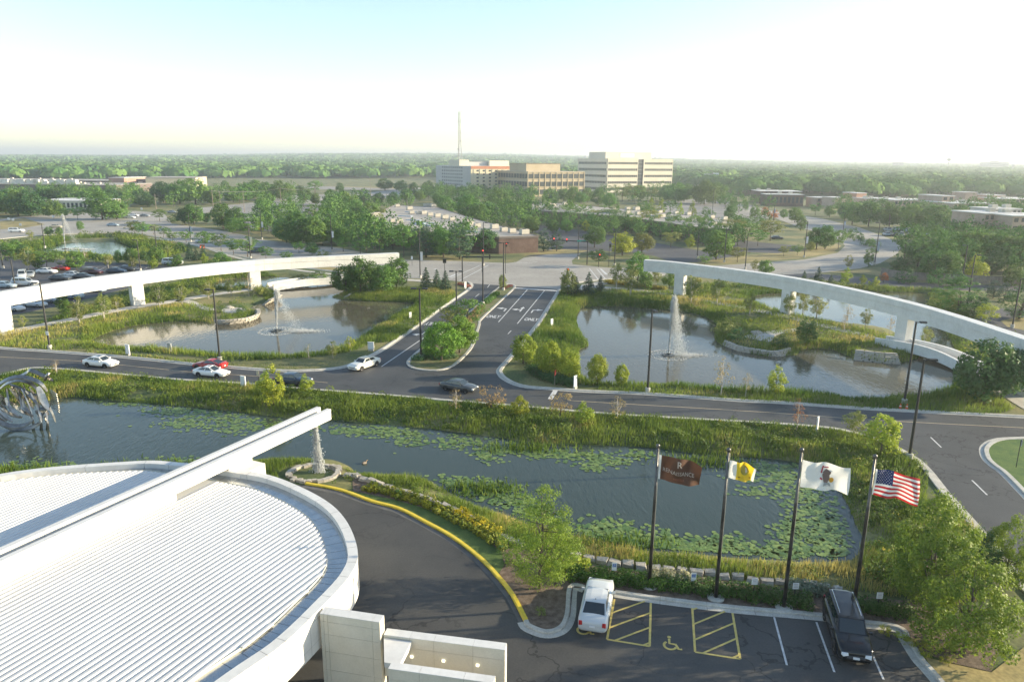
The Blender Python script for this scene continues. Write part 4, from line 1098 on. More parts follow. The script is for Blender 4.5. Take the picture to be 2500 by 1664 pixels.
car('coupe', P_RED, G(513, 899), road_h + math.pi, 'dark red coupe with rear spoiler on the ring drive', spoiler=True)
car('sedan', P_BLUE, G(716, 936), road_h, 'dark blue sedan partly behind a yellow-green young tree')
car('bigsedan', P_CREAM, G(890, 897), head((905, 888), (855, 905)), 'cream white sedan with tan roof turning out of the boulevard', top_m=paint('tan_top', (.42, .37, .26)))
car('sedan', P_CHAR, G(1120, 952), head((1075, 945), (1150, 957)), 'dark charcoal sedan driving right at the junction')
car('bigsedan', P_SILVER, G(1456, 1492), head((1446, 1525), (1462, 1445)), 'silver sedan parked in the accessible bay')
car('suv', P_BLACK, G(2064, 1556), head((2040, 1490), (2090, 1640)), 'long black estate car parked beside the flagpole')
# parking lot behind the left beam
lot = [('sedan', P_WHITE, 115, 667, 0, 'white sedan next to the bright red car in the left lot'), ('coupe', P_BRED, 147, 660, 180, 'bright red coupe in the lot behind the left beam'),
 ('minivan', P_MAROON, 225, 669, 0, 'dark maroon minivan in the left lot'), ('sedan', P_BLUE, 285, 666, 0, 'dark blue sedan in the left lot near two saplings'), ('sedan', P_CHAR, 309, 661, 0, 'charcoal sedan farthest right in the left lot'),
 ('sedan', P_SILVER, 180, 676, 0, 'silver sedan in the middle row of the left lot'), ('sedan', P_CHAR, 148, 684, 0, 'dark sedan just above the left beam'), ('minivan', P_SILVER, 55, 677, -60, 'silver van with a bright sunlit tail in the left lot'),
 ('sedan', P_GREY, 75, 675, -60, 'grey sedan behind the silver van in the left lot'), ('suv', P_SILVER, 62, 697, 0, 'silver estate car right above the beam at the far left'), ('sedan', P_LBLUE, 12, 702, 0, 'pale blue car at the left edge above the beam'),
 ('sedan', P_SILVER, 85, 748, -10, 'silver car seen under the left beam, nearest the lamp post'), ('sedan', P_GREY, 120, 738, -10, 'grey car seen under the left beam, middle of three'), ('suv', P_LBLUE, 172, 728, -10, 'pale estate car seen under the left beam, rightmost'),
 ('sedan', P_SILVER, 30, 758, -10, 'silver car seen under the beam beside the first pillar'), ('sedan', P_LBLUE, 232, 712, -10, 'pale car half hidden by shrubs under the left beam'), ('sedan', P_CHAR, 205, 680, 0, 'dark car with nose at the top of the left beam')]
for kd, pm, px, py, a, lb in lot: car(kd, pm, G(px, py), R_(a), lb, 'cars parked in the left lot', detail=False)
# traffic on the avenue, far cars
far = [('suv', P_WHITE, 41, 567, 10, 'white estate car on the avenue at the far left'), ('sedan', P_GOLD, 137, 556, 10, 'beige sedan on the avenue left of the far fountain'), ('sedan', P_LBLUE, 276, 552, 0, 'blue grey sedan on the avenue right of the far fountain'),
 ('suv', P_WHITE, 274, 529, 0, 'white pickup waiting first in the far queue'), ('sedan', P_BRED, 282, 531, 0, 'red car in the far queue of cars'), ('sedan', P_SILVER, 298, 532, 0, 'silver sedan in the far queue of cars'), ('sedan', P_WHITE, 318, 533, 0, 'white sedan in the middle of the far queue'),
 ('sedan', P_WHITE, 327, 528, 0, 'white car behind the far queue'), ('sedan', P_GREY, 354, 529, 0, 'grey sedan last in the far queue'), ('sedan', P_GREY, 421, 520, 0, 'grey car on the far road behind the round trees'), ('minivan', P_BLUE, 626, 617, 200, 'dark blue car on the avenue above the left beam'),
 ('minivan', P_SILVER, 912, 596, 0, 'silver minivan beside the brick office'), ('sedan', P_CHAR, 1897, 584, 0, 'dark sedan parked alone in the lot at the right'), ('suv', P_SILVER, 422, 646, 0, 'silver van half hidden behind trees above the left beam'), ('sedan', P_GREY, 333, 546, 0, 'dark grey car by thin trees on the avenue'), ('sedan', P_LBLUE, 353, 562, 0, 'pale car behind the thin street trees'), ('sedan', P_SILVER, 495, 593, 0, 'silver car behind the street trees near the orange barrier')]
for kd, pm, px, py, a, lb in far: car(kd, pm, G(px, py), R_(a), lb, 'cars on the avenue and beyond', detail=False)
g_ = random.Random(3); seen = {}
ORD = ['first', 'second', 'third', 'fourth', 'fifth', 'sixth', 'seventh', 'eighth', 'ninth', 'tenth', 'eleventh', 'twelfth', 'thirteenth', 'fourteenth', 'fifteenth', 'sixteenth', 'seventeenth', 'eighteenth', 'nineteenth', 'twentieth']
for i in range(16):
    x = 2165 + (i // 2) * 19 + g_.uniform(-4, 4); y = 575 - (i % 2) * 11 + g_.uniform(-2, 2)
    cn, cm = g_.choice([('white', P_WHITE), ('silver', P_SILVER), ('pale blue', P_LBLUE), ('grey', P_GREY), ('dark', P_CHAR)]); kd, kn = g_.choice([('sedan', 'sedan'), ('suv', 'estate car'), ('minivan', 'van')])
    k_ = cn + ' ' + kn; seen[k_] = seen.get(k_, -1) + 1
    car(kd, cm, G(x, y), g_.uniform(1.2, 1.6), k_ + ' under the trees before the brick apartments, ' + ORD[seen[k_]] + ' from the left', 'cars parked by the brick apartments', detail=False)

# ================================================================ STREET LAMPS, BANNERS
POLE = mat('dark_bronze_pole', (0.02, 0.021, 0.022), rough=0.5)
GREYP = mat('weathered_pole', (0.20, 0.19, 0.17), rough=0.7)
LENS = mat('lamp_lens', (0.45, 0.46, 0.45), rough=0.3)
def lamp(px, py, pyt, heads, label, h=None, group=None, dirn=None, pm=POLE, sc=1.0):
    g = G(px, py); h = h or height_of(g, pyt)
    root = empty('street_lamp', g, 0, label, 'street lamp', group)
    mb = MB(); mb.lathe((0, 0, 0), [(.32, -.1), (.32, .62), (.28, .66)], 12); mb.build('base', KERB, root)
    mb = MB(); mb.tube([(0, 0, .6), (0, 0, h * .5), (0, 0, h)], [.15 * sc, .13 * sc, .105 * sc], 8); mb.build('pole', pm, root)
    for a in heads:
        d = Vector((math.cos(a), math.sin(a), 0))
        mb = MB(); mb.tube([(0, 0, h - .10), (d.x * .5, d.y * .5, h - .08)], .05, 6); mb.build('arm', pm, root)
        mb = MB(); mb.box((d.x * .82, d.y * .82, h - .06), (.78, .42, .20), a, top=(.92, .85)); hd = mb.build('lamp_head', pm, root)
        mb = MB(); mb.box((d.x * .82, d.y * .82, h - .168), (.6, .32, .012), a); mb.build('lens', LENS, hd)
    return root
W_, E_, N_, S_ = math.pi, 0.0, math.pi / 2, -math.pi / 2
LG = 'tall black street lamps'
l1 = lamp(122, 852, 690, [W_], 'black street lamp with white notice, in front of the left beam', group=LG)
mb = MB(); mb.box((.02, -.14, 2.5), (.42, .03, .62)); mb.build('notice', mat('notice_white', (.75, .74, .70)), l1)
lamp(537, 881, 706, [W_], 'black street lamp before the left pond, beside the red coupe', group=LG)
lamp(1028, 876, 703, [W_, E_], 'black twin-head street lamp at the tip of the planted median', group=LG)
lamp(1115, 797, 661, [W_, E_], 'black twin-head street lamp halfway up the median trees', group=LG)
lamp(1179, 744, 626, [W_, E_], 'black twin-head street lamp in grasses at the upper median', group=LG)
lamp(1229, 709, 592, [W_, E_], 'black twin-head street lamp at the pink flower end of the median', group=LG)
lamp(1581, 958, 755, [R_(-75)], 'black street lamp in front of the right pond fountain', group=LG)
lamp(2207, 986, 785, [E_], 'black street lamp with orange cones at its base', group=LG)
lamp(2219, 1121, 876, [E_], 'black street lamp at the bend of the right-hand drive', group=LG)
for px, py, pyt, hd, lb in [(37,700,634,[W_],'thin black lamp post among the parked cars at the far left'),(110,605,545,[W_],'black lamp post left of the far fountain'),(343,661,585,[W_],'black lamp post behind the left beam, right of the far pond'),(385,630,553,[W_],'black lamp post standing on the bank beyond the far pond'),(2348,690,598,[W_],'black lamp post left of two on the east drive'),(2361,744,622,[E_],'black lamp post by the shaded beam, right of the big conifer'),(2471,800,680,[E_],'black lamp post at the right edge by the service loop'),(8,655,611,[E_],'black lamp post at the left photo edge')]:
    lamp(px, py, pyt, hd, lb, group='black lamp posts farther off')
BAN_Y = mat('banner_cream', (.72, .70, .60), (.72, .62, .30), scale=1.2); BAN_W = mat('banner_white', (.74, .73, .71), (.55, .45, .42), scale=1.3, contrast=(.5, .62)); BAN_B = mat('banner_grey_blue', (.50, .55, .60), (.30, .34, .42), scale=1.5)
for px, py, pyt, b0, b1, bm, lb in [(466,590,519,553,568,BAN_B,'lamp post with grey banner on the avenue, left'),(612,631,555,578,598,BAN_Y,'lamp post with yellow and white banner above the left beam'),(640,584,509,541,555,BAN_W,'lamp post with white banner beside the yellow-green tree'),(811,614,523,564,580,BAN_W,'lamp post with red and white banner by the clump of maples'),(1026,678,561,614,636,BAN_W,'lamp post with white banner left of the traffic signals'),(1963,628,540,577,594,BAN_W,'lamp post with white banner on the bend at the right'),(2135,646,543,590,612,BAN_B,'lamp post with blue grey banner in the curving road median'),(2057,575,519,540,550,BAN_B,'lamp post with banner far along the curving road'),(1819,657,570,600,601,None,'plain lamp post beside the shaded beam on the avenue'),(1887,545,500,510,520,BAN_B,'lamp post with blue banner by the orange shrubs'),(1411,632,552,600,601,None,'thin lamp post behind the signal mast'),(1500,649,567,600,601,None,'lamp post with pale lantern by the light green maple'),(1702,630,560,600,601,None,'lamp post in front of the dark round tree'),(1768,640,560,600,601,None,'tall lamp post crossing the dark round tree'),(1739,520,460,490,491,None,'lamp post in the far parking lot'),(1180,648,543,600,601,None,'tall dark pole behind the junction, centre')]:
    o = lamp(px, py, pyt, [E_ if bm is None else W_], lb, group='avenue lamp posts')
    if bm is not None:
        g = G(px, py); z1, z0 = height_of(g, b0), height_of(g, b1)
        mb = MB(); mb.box((.42, -.02, (z0 + z1) / 2), (.62, .025, z1 - z0)); mb.build('banner', bm, o)
        mb = MB(); mb.tube([(0, 0, z1 + .03), (.75, 0, z1 + .03)], .02, 5); mb.tube([(0, 0, z0 - .03), (.75, 0, z0 - .03)], .02, 5); mb.build('banner_arm', POLE, o)
# orange cones by the lamp
ORANGE = mat('cone_orange', (.62, .10, .02), rough=.6)
for px, py, lb in ((2197, 999, 'orange traffic cone left of the lamp base'), (2213, 1000, 'orange traffic cone right of the lamp base')):
    root = empty('traffic_cone', G(px, py), 0, lb, 'traffic cone')
    mb = MB(); mb.lathe((0, 0, 0), [(.17, .03), (.13, .3), (.04, .75), (.03, .76)], 12); mb.build('cone', ORANGE, root)
    mb = MB(); mb.box((0, 0, .015), (.42, .42, .03)); mb.build('base', ORANGE, root)
    mb = MB(); mb.lathe((0, 0, 0), [(.120, .38), (.097, .52)], 12); mb.build('reflective_band', PAINTW, root)
# ================================================================ SIGNS
SIGNW = mat('sign_white', (.76, .76, .74), (.70, .70, .68), scale=3, rough=.6)
SIGNG = mat('sign_grey', (.36, .37, .36), rough=.6)
def panel_sign(px, py, pyt, w, label, m=SIGNW, a=0.0, foot=True):
    g = G(px, py); h = height_of(g, pyt); root = empty('notice_board', g, a, label, 'sign')
    mb = MB(); mb.box((0, 0, .3 + (h - .3) / 2), (w, .14, h - .3), top=(.98, .9)); mb.build('panel', m, root)
    mb = MB(); mb.box((0, 0, .1), (w * .85, .35, .42)); mb.build('plinth', KERB, root)
    mb = MB(); mb.box((0, 0, h + .005), (w * 1.04, .18, .05)); mb.build('cap', m, root)
panel_sign(313, 867, 841, .85, 'white sign panel beside the left pond, nearest the white sedan', a=-.5)
panel_sign(415, 858, 838, .85, 'grey cabinet sign beside the left pond', SIGNG, a=-.5)
panel_sign(595, 946, 918, .85, 'white sign panel on the near bank left of the young tree', a=-.5)
panel_sign(906, 856, 835, .95, 'white sign panel on the verge by the cream sedan', a=-.1)
panel_sign(1002, 779, 762, .45, 'small white post sign by the left pond edge', a=.6)
panel_sign(1347, 798, 778, .5, 'small grey white post sign in tall grass right of the boulevard', a=.6)
panel_sign(1404, 948, 917, .65, 'white sign pillar beside the yellow-green trees', a=.9)
panel_sign(1994, 1053, 1018, .6, 'narrow white sign panel on the near bank at the right', a=1.0)
panel_sign(1136, 705, 688, .55, 'small white sign at the corner flower bed', a=.6)
def post_sign(px, py, pyt, label, plate, pw=.4, ph=.5, a=0., post=POLE, symbol=None):
    g = G(px, py); h = height_of(g, pyt); root = empty('sign_post', g, a, label, 'sign')
    mb = MB(); mb.tube([(0, 0, -.05), (0, 0, h - .05)], .035, 6); mb.build('post', post, root)
    mb = MB(); mb.box((0, -.05, h - ph / 2), (pw, .02, ph)); p = mb.build('plate', plate, root)
    if symbol: symbol(p, h - ph / 2, ph)
    return root
BLUE = mat('sign_blue', (.04, .14, .42), rough=.5)
DARKINK = mat('sign_ink', (.12, .08, .08), rough=.7)
def isa(p, z, ph):
    mb = MB(); mb.box((0, -.063, z + .08), (.24, .006, .24)); mb.build('symbol_panel', BLUE, p)
    mb = MB()
    for a0_, a1_ in [(2.2 + i * .4, 2.2 + (i + 1) * .4) for i in range(9)]:
        mb.face([(.07 * math.cos(a0_), -.068, z + .05 + .07 * math.sin(a0_)), (.07 * math.cos(a1_), -.068, z + .05 + .07 * math.sin(a1_)), (.05 * math.cos(a1_), -.068, z + .05 + .05 * math.sin(a1_)), (.05 * math.cos(a0_), -.068, z + .05 + .05 * math.sin(a0_))])
    mb.box((-.01, -.068, z + .12), (.022, .004, .10)); mb.box((.05, -.068, z + .09), (.09, .004, .02)); mb.lathe((-.01, -.068, z + .18), [(.018, 0), (.018, .004)], 8)
    mb.build('wheelchair_mark', PAINTW, p)
def lines_(p, z, ph):
    for i in range(3):
        mb = MB(); mb.box((0, -.062, z + .13 - i * .11), (.28 - .05 * (i % 2), .004, .035)); mb.build('text_line', mat('sign_ink_soft', (.40, .33, .33)), p)
post_sign(1498, 1412, 1371, 'blue and white wheelchair parking sign by the silver sedan', SIGNW, .34, .62, symbol=isa)
post_sign(1691, 1436, 1396, 'blue and white wheelchair parking sign left of the second flagpole', SIGNW, .34, .62, symbol=isa)
post_sign(1838, 1456, 1410, 'white reserved parking sign between second and third flagpoles', SIGNW, .40, .45, symbol=lines_)
post_sign(1938, 1466, 1421, 'white reserved parking sign just right of the third flagpole', SIGNW, .40, .45, symbol=lines_)
post_sign(2043, 1474, 1430, 'white reserved parking sign behind the black car', SIGNW, .40, .45, symbol=lines_)
post_sign(2141, 1492, 1444, 'white reserved parking sign right of the last flagpole', SIGNW, .40, .45, symbol=lines_)
post_sign(1354, 942, 903, 'stop sign seen edge-on beside the yellow-green trees', mat('stop_red', (.5, .06, .03)), .70, .70, a=1.25, post=GREYP)
post_sign(633, 948, 905, 'thin post with small tan notice by the near bank tree', mat('notice_tan', (.55, .47, .33)), .38, .6, a=-.4, post=POLE)
post_sign(2480, 1142, 1072, 'grey sign post on the bright lawn at the right edge', SIGNG, .5, .6, a=1.2, post=POLE)
post_sign(1006, 648, 625, 'small white road sign on the avenue verge', SIGNW, .5, .9)
for px, py, pyt, lb in ((22,541,531,'leftmost white tree-like road sign on the far island'),(33,545,533,'second white road sign on the far island'),(51,556,545,'third white road sign near the white estate car'),(131,535,526,'white road sign by the far roadside'),(297,530,514,'white road sign above the far queue'),(347,521,507,'white road sign near the utility pole')):
    post_sign(px, py, pyt, lb, SIGNW, 1.0, 1.0)
# ================================================================ TRAFFIC SIGNALS
REDL = mat('signal_red_lit', (1.0, .05, .03), emit=2.5); DARKL = mat('signal_lens_dark', (.05, .04, .02), rough=.4)
def sig_head(root, p, a, lit=True, z0=0):
    mb = MB(); mb.box((p[0], p[1], p[2]), (.36, .28, 1.05), a); h_ = mb.build('signal_head', BLACK, root)
    d = Vector((math.sin(a), -math.cos(a), 0))
    for i, c in enumerate((REDL if lit else DARKL, DARKL, DARKL)):
        mb = MB(); q = Vector(p) + d * .15 + Vector((0, 0, .33 - i * .33))
        mb.face([q + Vector((math.cos(a) * .13 * math.cos(t), math.sin(a) * .13 * math.cos(t), .13 * math.sin(t))) for t in np.linspace(0, 2 * math.pi, 11)[:-1]]); mb.build('lens', c, h_)
def mast(px, py, pyt, ex, ey, heads, label, lit=True, sign=None):
    g = G(px, py); h = height_of(g, pyt); root = empty('signal_mast', g, 0, label, 'traffic signal')
    e = G(ex, ey, h) - g; e.z = 0
    # arm end found along the sight line at the arm's height
    mb = MB(); mb.tube([(0, 0, 0), (0, 0, h + .2)], [.17, .12], 8); mb.build('pole', POLE, root)
    mb = MB(); mb.tube([(0, 0, h), (e.x, e.y, h)], [.16, .11], 8); mb.build('mast_arm', POLE, root)
    for t in heads: sig_head(root, (e.x * t, e.y * t, h + .1), 0.05, lit)
    if sign:
        q = e * sign; mb = MB(); mb.box((q.x, q.y - .1, h + .15), (2.4, .04, .42)); mb.build('street_name_sign', mat('street_sign_green', (.02, .26, .20), rough=.5), root)
mast(1433, 646, 590, 1350, 586, (.60, .97), 'traffic signal mast with two red lights over the cross street', True, .18)
mast(1129, 687, 627, 1230, 628, (.66,), 'traffic signal mast reaching right over the avenue', False)
def sig_post(px, py, pyt, label, lit=True, two=False):
    g = G(px, py); h = height_of(g, pyt); root = empty('signal_post', g, 0, label, 'traffic signal')
    mb = MB(); mb.tube([(0, 0, 0), (0, 0, h)], .07, 8); mb.build('pole', POLE, root)
    for s in ((-.25, .25) if two else (.22,)): sig_head(root, (s, -.05, h - .5), 0.0, lit)
sig_post(1234, 668, 592, 'red signal on a tall post behind the median lamp'); sig_post(1177, 664, 610, 'red signal on a post at the centre of the junction')
sig_post(1086, 675, 632, 'pair of dark signal heads beside the three spruces', False, True); sig_post(1383, 700, 655, 'red signal rising behind the pale conifer')
sig_post(1461, 652, 620, 'red signal post in front of the dark multi-stem tree'); sig_post(1486, 651, 595, 'dark signal post near the pale lantern pole', False)
# ================================================================ FLAGPOLES AND FLAGS
FG = 'flagpoles along the parking kerb'
tops = []
STEEL = mat('flagpole_steel', (.035, .035, .036), (.20, .19, .18), scale=.22, rough=.35, metal=.6, contrast=(.45, .6))
for px, py, pyt, lb in ((1585,1431,1092,'leftmost dark flagpole, flying the brown flag'),(1747,1461,1102,'second flagpole, flying the small yellow flag'),(1913,1484,1102,'third flagpole, flying the white emblem flag'),(2082,1496,1118,'rightmost flagpole, flying the striped flag')):
    g = G(px, py); h = height_of(g, pyt); root = empty('flagpole', g, 0, lb, 'flagpole', FG); tops.append((g, h))
    mb = MB(); mb.lathe((0, 0, 0), [(.55, -.1), (.55, .14), (.5, .16)], 18); mb.build('base', KERB, root)
    mb = MB(); mb.tube([(0, 0, .1), (0, 0, h * .5), (0, 0, h)], [.13, .105, .065], 10); mb.build('pole', STEEL, root, True)
    mb = MB(); mb.lathe((0, 0, h), [(.03, 0), (.11, .06), (.14, .14), (.11, .22), (.02, .27)], 12); mb.build('finial', STEEL, root, True)
    mb = MB(); mb.tube([(.10, -.02, h * .12), (.12, -.02, h - .1)], .012, 5); mb.build('halyard', mat('rope', (.5, .48, .42)), root)
    mb = MB(); mb.box((0, 0, h + .02), (.20, .20, .07)); mb.build('truck', STEEL, root)
def wave(u, v, W, H, ph, droop, furl=0.):
    """point on a flag blown to the right: u along the fly, v up the hoist"""
    x = u * W * (1 - .05 * u); z = (v - 1) * H - droop * u * W * (1 + .15 * math.sin(4 * u + ph))
    y = .25 * u ** .7 * math.sin(u * 7.5 + v * 2.2 + ph) + .09 * math.sin(u * 13 - v * 3 + ph * 2) - .12 * u
    if furl and u > .55:
        z -= furl * (u - .55) * (v) * H
    return Vector((x, y, z))
def flag(i, W, H, dz, label, cells, ph, droop, deco=None, furl=0., shape=None):
    g, h = tops[i]; root = empty('flag', (g.x + .12, g.y - .02, g.z + h - dz), R_(-6), label, 'flag', None)
    fn = lambda u, v: wave(u, v, W, H, ph, droop, furl)
    for nm, m, (u0, u1, v0, v1) in cells:
        nu, nv = max(2, int((u1 - u0) * 26)), max(2, int((v1 - v0) * 10)); mb = MB()
        P_ = [[fn(u0 + (u1 - u0) * a / nu, v0 + (v1 - v0) * b_ / nv) for b_ in range(nv + 1)] for a in range(nu + 1)]
        vs = [p for r in P_ for p in r]; fs = [(a * (nv + 1) + b_, (a + 1) * (nv + 1) + b_, (a + 1) * (nv + 1) + b_ + 1, a * (nv + 1) + b_ + 1) for a in range(nu) for b_ in range(nv)]
        add_mesh(nm, vs, fs, m, root, True)
    if deco: deco(root, fn)
    return root
def cloth(n, c, t=.35):
    if n in MATS: return MATS[n]
    m = mat(n, c, rough=.8); nt = m.node_tree; tr = nt.nodes.new('ShaderNodeBsdfTranslucent'); tr.inputs[0].default_value = (*c, 1); mx = nt.nodes.new('ShaderNodeMixShader'); mx.inputs[0].default_value = t
    nt.links.new(nt.nodes['Principled BSDF'].outputs[0], mx.inputs[1]); nt.links.new(tr.outputs[0], mx.inputs[2]); nt.links.new(mx.outputs[0], nt.nodes['Material Output'].inputs[0]); return m
BROWN, CYEL, CWHITE, CRED, CNAVY = cloth('flag_brown', (.10, .045, .025), .15), cloth('flag_yellow', (.80, .56, .03)), cloth('flag_white', (.80, .79, .76)), cloth('flag_red', (.52, .03, .035)), cloth('flag_navy', (.025, .04, .13), .2)
def patch(root, fn, name, m, poly, off=.02):
    """flat print laid on the cloth, on both faces"""
    for s in (-1, 1):
        vs = [fn(u, v) + Vector((0, s * off, 0)) for u, v in poly]
        add_mesh(name, vs, [tuple(range(len(vs)))], m, root)
def flag_text(root, fn, txt, u, v, su, sv, m):
    cu = bpy.data.curves.new('t', 'FONT'); cu.body = txt; cu.align_x = 'CENTER'; cu.align_y = 'CENTER'; cu.resolution_u = 2
    to = bpy.data.objects.new('t', cu); COL.objects.link(to)
    dg = bpy.context.evaluated_depsgraph_get(); me = bpy.data.meshes.new_from_object(to.evaluated_get(dg)); bpy.data.objects.remove(to)
    for p in me.vertices: q = fn(u + p.co.x * su, v + p.co.y * sv) + Vector((0, -.03, 0)); p.co = q
    me.materials.append(m); link(bpy.data.objects.new('lettering', me), root)
LET = cloth('flag_lettering', (.50, .44, .38), .1)
def deco_brown(r, fn):
    flag_text(r, fn, 'RENAISSANCE', .47, .42, .118, .22, LET); flag_text(r, fn, 'HOTELS', .47, .17, .07, .13, cloth('flag_lettering_red', (.34, .12, .08), .1)); flag_text(r, fn, 'R', .47, .76, .22, .34, LET)
flag(0, 2.85, 1.75, .45, 'brown hotel flag with pale lettering', [('cloth', BROWN, (.05, 1, 0, 1)), ('hoist_band', CWHITE, (0, .05, 0, 1))], .4, .14, deco_brown, furl=.35)
def deco_yel(r, fn):
    ring = [(.60 + .17 * math.cos(t), .58 + .26 * math.sin(t)) for t in np.linspace(0, 2 * math.pi, 15)[:-1]]; patch(r, fn, 'wreath', cloth('flag_wreath', (.45, .42, .10)), ring)
    patch(r, fn, 'emblem', CWHITE, [(.60 + .11 * math.cos(t), .58 + .17 * math.sin(t)) for t in np.linspace(0, 2 * math.pi, 11)[:-1]], .03)
    patch(r, fn, 'ribbon', cloth('flag_ribbon', (.40, .20, .03)), [(.34, .14), (.88, .14), (.88, .22), (.34, .22)])
flag(1, 1.65, 1.2, .55, 'small yellow and white flag with a wreath', [('cloth', CYEL, (.26, .92, 0, 1)), ('hoist_band', CWHITE, (0, .26, 0, 1)), ('fly_edge', CWHITE, (.92, 1, 0, 1))], 1.3, .16, deco_yel, furl=.25)
def deco_ill(r, fn):
    br = cloth('eagle_brown', (.20, .14, .12), .1); rd = cloth('ribbon_red', (.45, .05, .08)); 
    patch(r, fn, 'eagle_body', br, [(.47, .30), (.55, .28), (.60, .45), (.58, .66), (.50, .70), (.44, .55)]); patch(r, fn, 'eagle_wing', br, [(.44, .62), (.52, .78), (.62, .70), (.60, .58)], .025)
    patch(r, fn, 'eagle_head', CWHITE, [(.56, .72), (.61, .78), (.65, .73), (.60, .67)], .03)
    patch(r, fn, 'ribbon', rd, [(.40, .62), (.44, .88), (.47, .86), (.43, .60)], .03); patch(r, fn, 'ribbon', rd, [(.47, .84), (.56, .86), (.56, .82), (.48, .80)], .035); patch(r, fn, 'ribbon', rd, [(.385, .40), (.44, .36), (.45, .41), (.40, .46)], .03)
    patch(r, fn, 'sun_disc', cloth('disc_gold', (.72, .42, .04)), [(.64 + .055 * math.cos(t), .40 + .10 * math.sin(t)) for t in np.linspace(0, 2 * math.pi, 11)[:-1]], .03)
    patch(r, fn, 'rock', cloth('rock_grey', (.42, .44, .45)), [(.45, .16), (.64, .16), (.60, .29), (.48, .30)], .03)
flag(2, 2.95, 1.75, .55, 'white state flag with a brown eagle emblem', [('cloth', CWHITE, (0, 1, 0, 1))], 2.2, .10, deco_ill)
us = []
for k in range(13):
    v0, v1 = k / 13, (k + 1) / 13; m = CRED if k % 2 == 0 else CWHITE
    us.append(('stripe', m, (.035 if k < 6 else .42, 1, v0, v1)))
us += [('canton', CNAVY, (.035, .42, 6 / 13, 1)), ('hoist_band', CWHITE, (0, .035, 0, 1))]
def deco_us(r, fn):
    for row in range(9):
        for c in range(6 if row % 2 == 0 else 5):
            u = .06 + (c + (0 if row % 2 == 0 else .5)) * .062 + .005; v = 6 / 13 + .03 + row * .056
            star = []
            for q in range(10):
                rr_ = (.021 if q % 2 == 0 else .009); star.append((u + rr_ * .62 * math.sin(q * math.pi / 5), v + rr_ * math.cos(q * math.pi / 5)))
            patch(r, fn, 'star', CWHITE, star, .015)
flag(3, 2.75, 1.75, .65, 'red white and blue striped flag with stars', us, 3.4, .16, deco_us)
# ================================================================ TREES
BARK = mat('bark', (.075, .058, .045), (.15, .12, .095), scale=3, rough=.95)
BARKW = mat('pale_bark', (.42, .38, .32), (.56, .52, .46), scale=4, rough=.9)
LF = {
 'maple': leaf_mat('leaf_mid', (.050, .130, .024), (.150, .255, .052)),
 'yel': leaf_mat('leaf_yellow_green', (.14, .22, .018), (.36, .39, .045)),
 'dark': leaf_mat('leaf_dark', (.034, .092, .028), (.090, .175, .050)),
 'blue': leaf_mat('leaf_blue_green', (.030, .070, .038), (.075, .130, .066), vary=.15, transl=.15),
 'olive': leaf_mat('leaf_olive', (.10, .14, .03), (.24, .26, .07)),
 'tan': leaf_mat('leaf_tan', (.20, .14, .05), (.36, .28, .12), vary=.15),
 'red': leaf_mat('leaf_russet', (.24, .07, .02), (.36, .16, .05), vary=.15),
 'corner': leaf_mat('leaf_corner', (.045, .105, .014), (.24, .30, .035), vary=.06),
 'feather': leaf_mat('leaf_feathery', (.10, .18, .022), (.25, .34, .04), vary=.1),
}
def leaf_cloud(g, cen, rad, per, size, flat=1.0, aspect=.6, up=0.3):
    """quads scattered in clumps: cen (k,3), rad (k,)"""
    k = len(cen); n = k * per
    d = g.normal(0, 1, (n, 3)); d /= np.linalg.norm(d, axis=1)[:, None]
    rr_ = g.uniform(.35, 1, n) ** .5
    ci = np.repeat(np.arange(k), per)
    p = cen[ci] + d * (rr_ * rad[ci])[:, None] * np.array([1, 1, flat])
    out = p - cen.mean(0); out /= np.linalg.norm(out, axis=1)[:, None] + 1e-6
    nrm = d * .55 + out * .55 + g.normal(0, 1, (n, 3)) * .5 + np.array([0, 0, up]); nrm /= np.linalg.norm(nrm, axis=1)[:, None]
    t = g.normal(0, 1, (n, 3)); u = np.cross(nrm, t); u /= np.linalg.norm(u, axis=1)[:, None]; w = np.cross(nrm, u)
    s = size * g.uniform(.6, 1.35, n)[:, None]
    v = np.stack([p - u * s, p + w * s * aspect, p + u * s, p - w * s * aspect], 1).reshape(-1, 3)
    f = np.arange(n * 4).reshape(n, 4)
    tint = np.clip(np.repeat(g.uniform(.15, .85, k), per) * .6 + g.uniform(0, .42, n), 0, 1)
    return v, f, np.repeat(tint, 4)
def profile_clumps(g, prof, n, h, r, bias=.45, zj=.0):
    z = g.uniform(prof[0][0], prof[-1][0], n * 6); pr = np.interp(z, [a for a, b in prof], [b for a, b in prof])
    keep = g.uniform(0, max(b for a, b in prof), n * 6) < pr; z, pr = z[keep][:n], pr[keep][:n]
    a = g.uniform(0, 2 * math.pi, len(z)); q = pr * (bias + (1 - bias) * np.sqrt(g.uniform(0, 1, len(z))))
    lob = 1 + .22 * np.sin(a * 3 + g.uniform(0, 6)) * np.sin(z * 9)
    return np.stack([np.cos(a) * q * h * lob, np.sin(a) * q * h * lob, z * h], 1), g.uniform(.7, 1.3, len(z)) * r
PROTO = {}
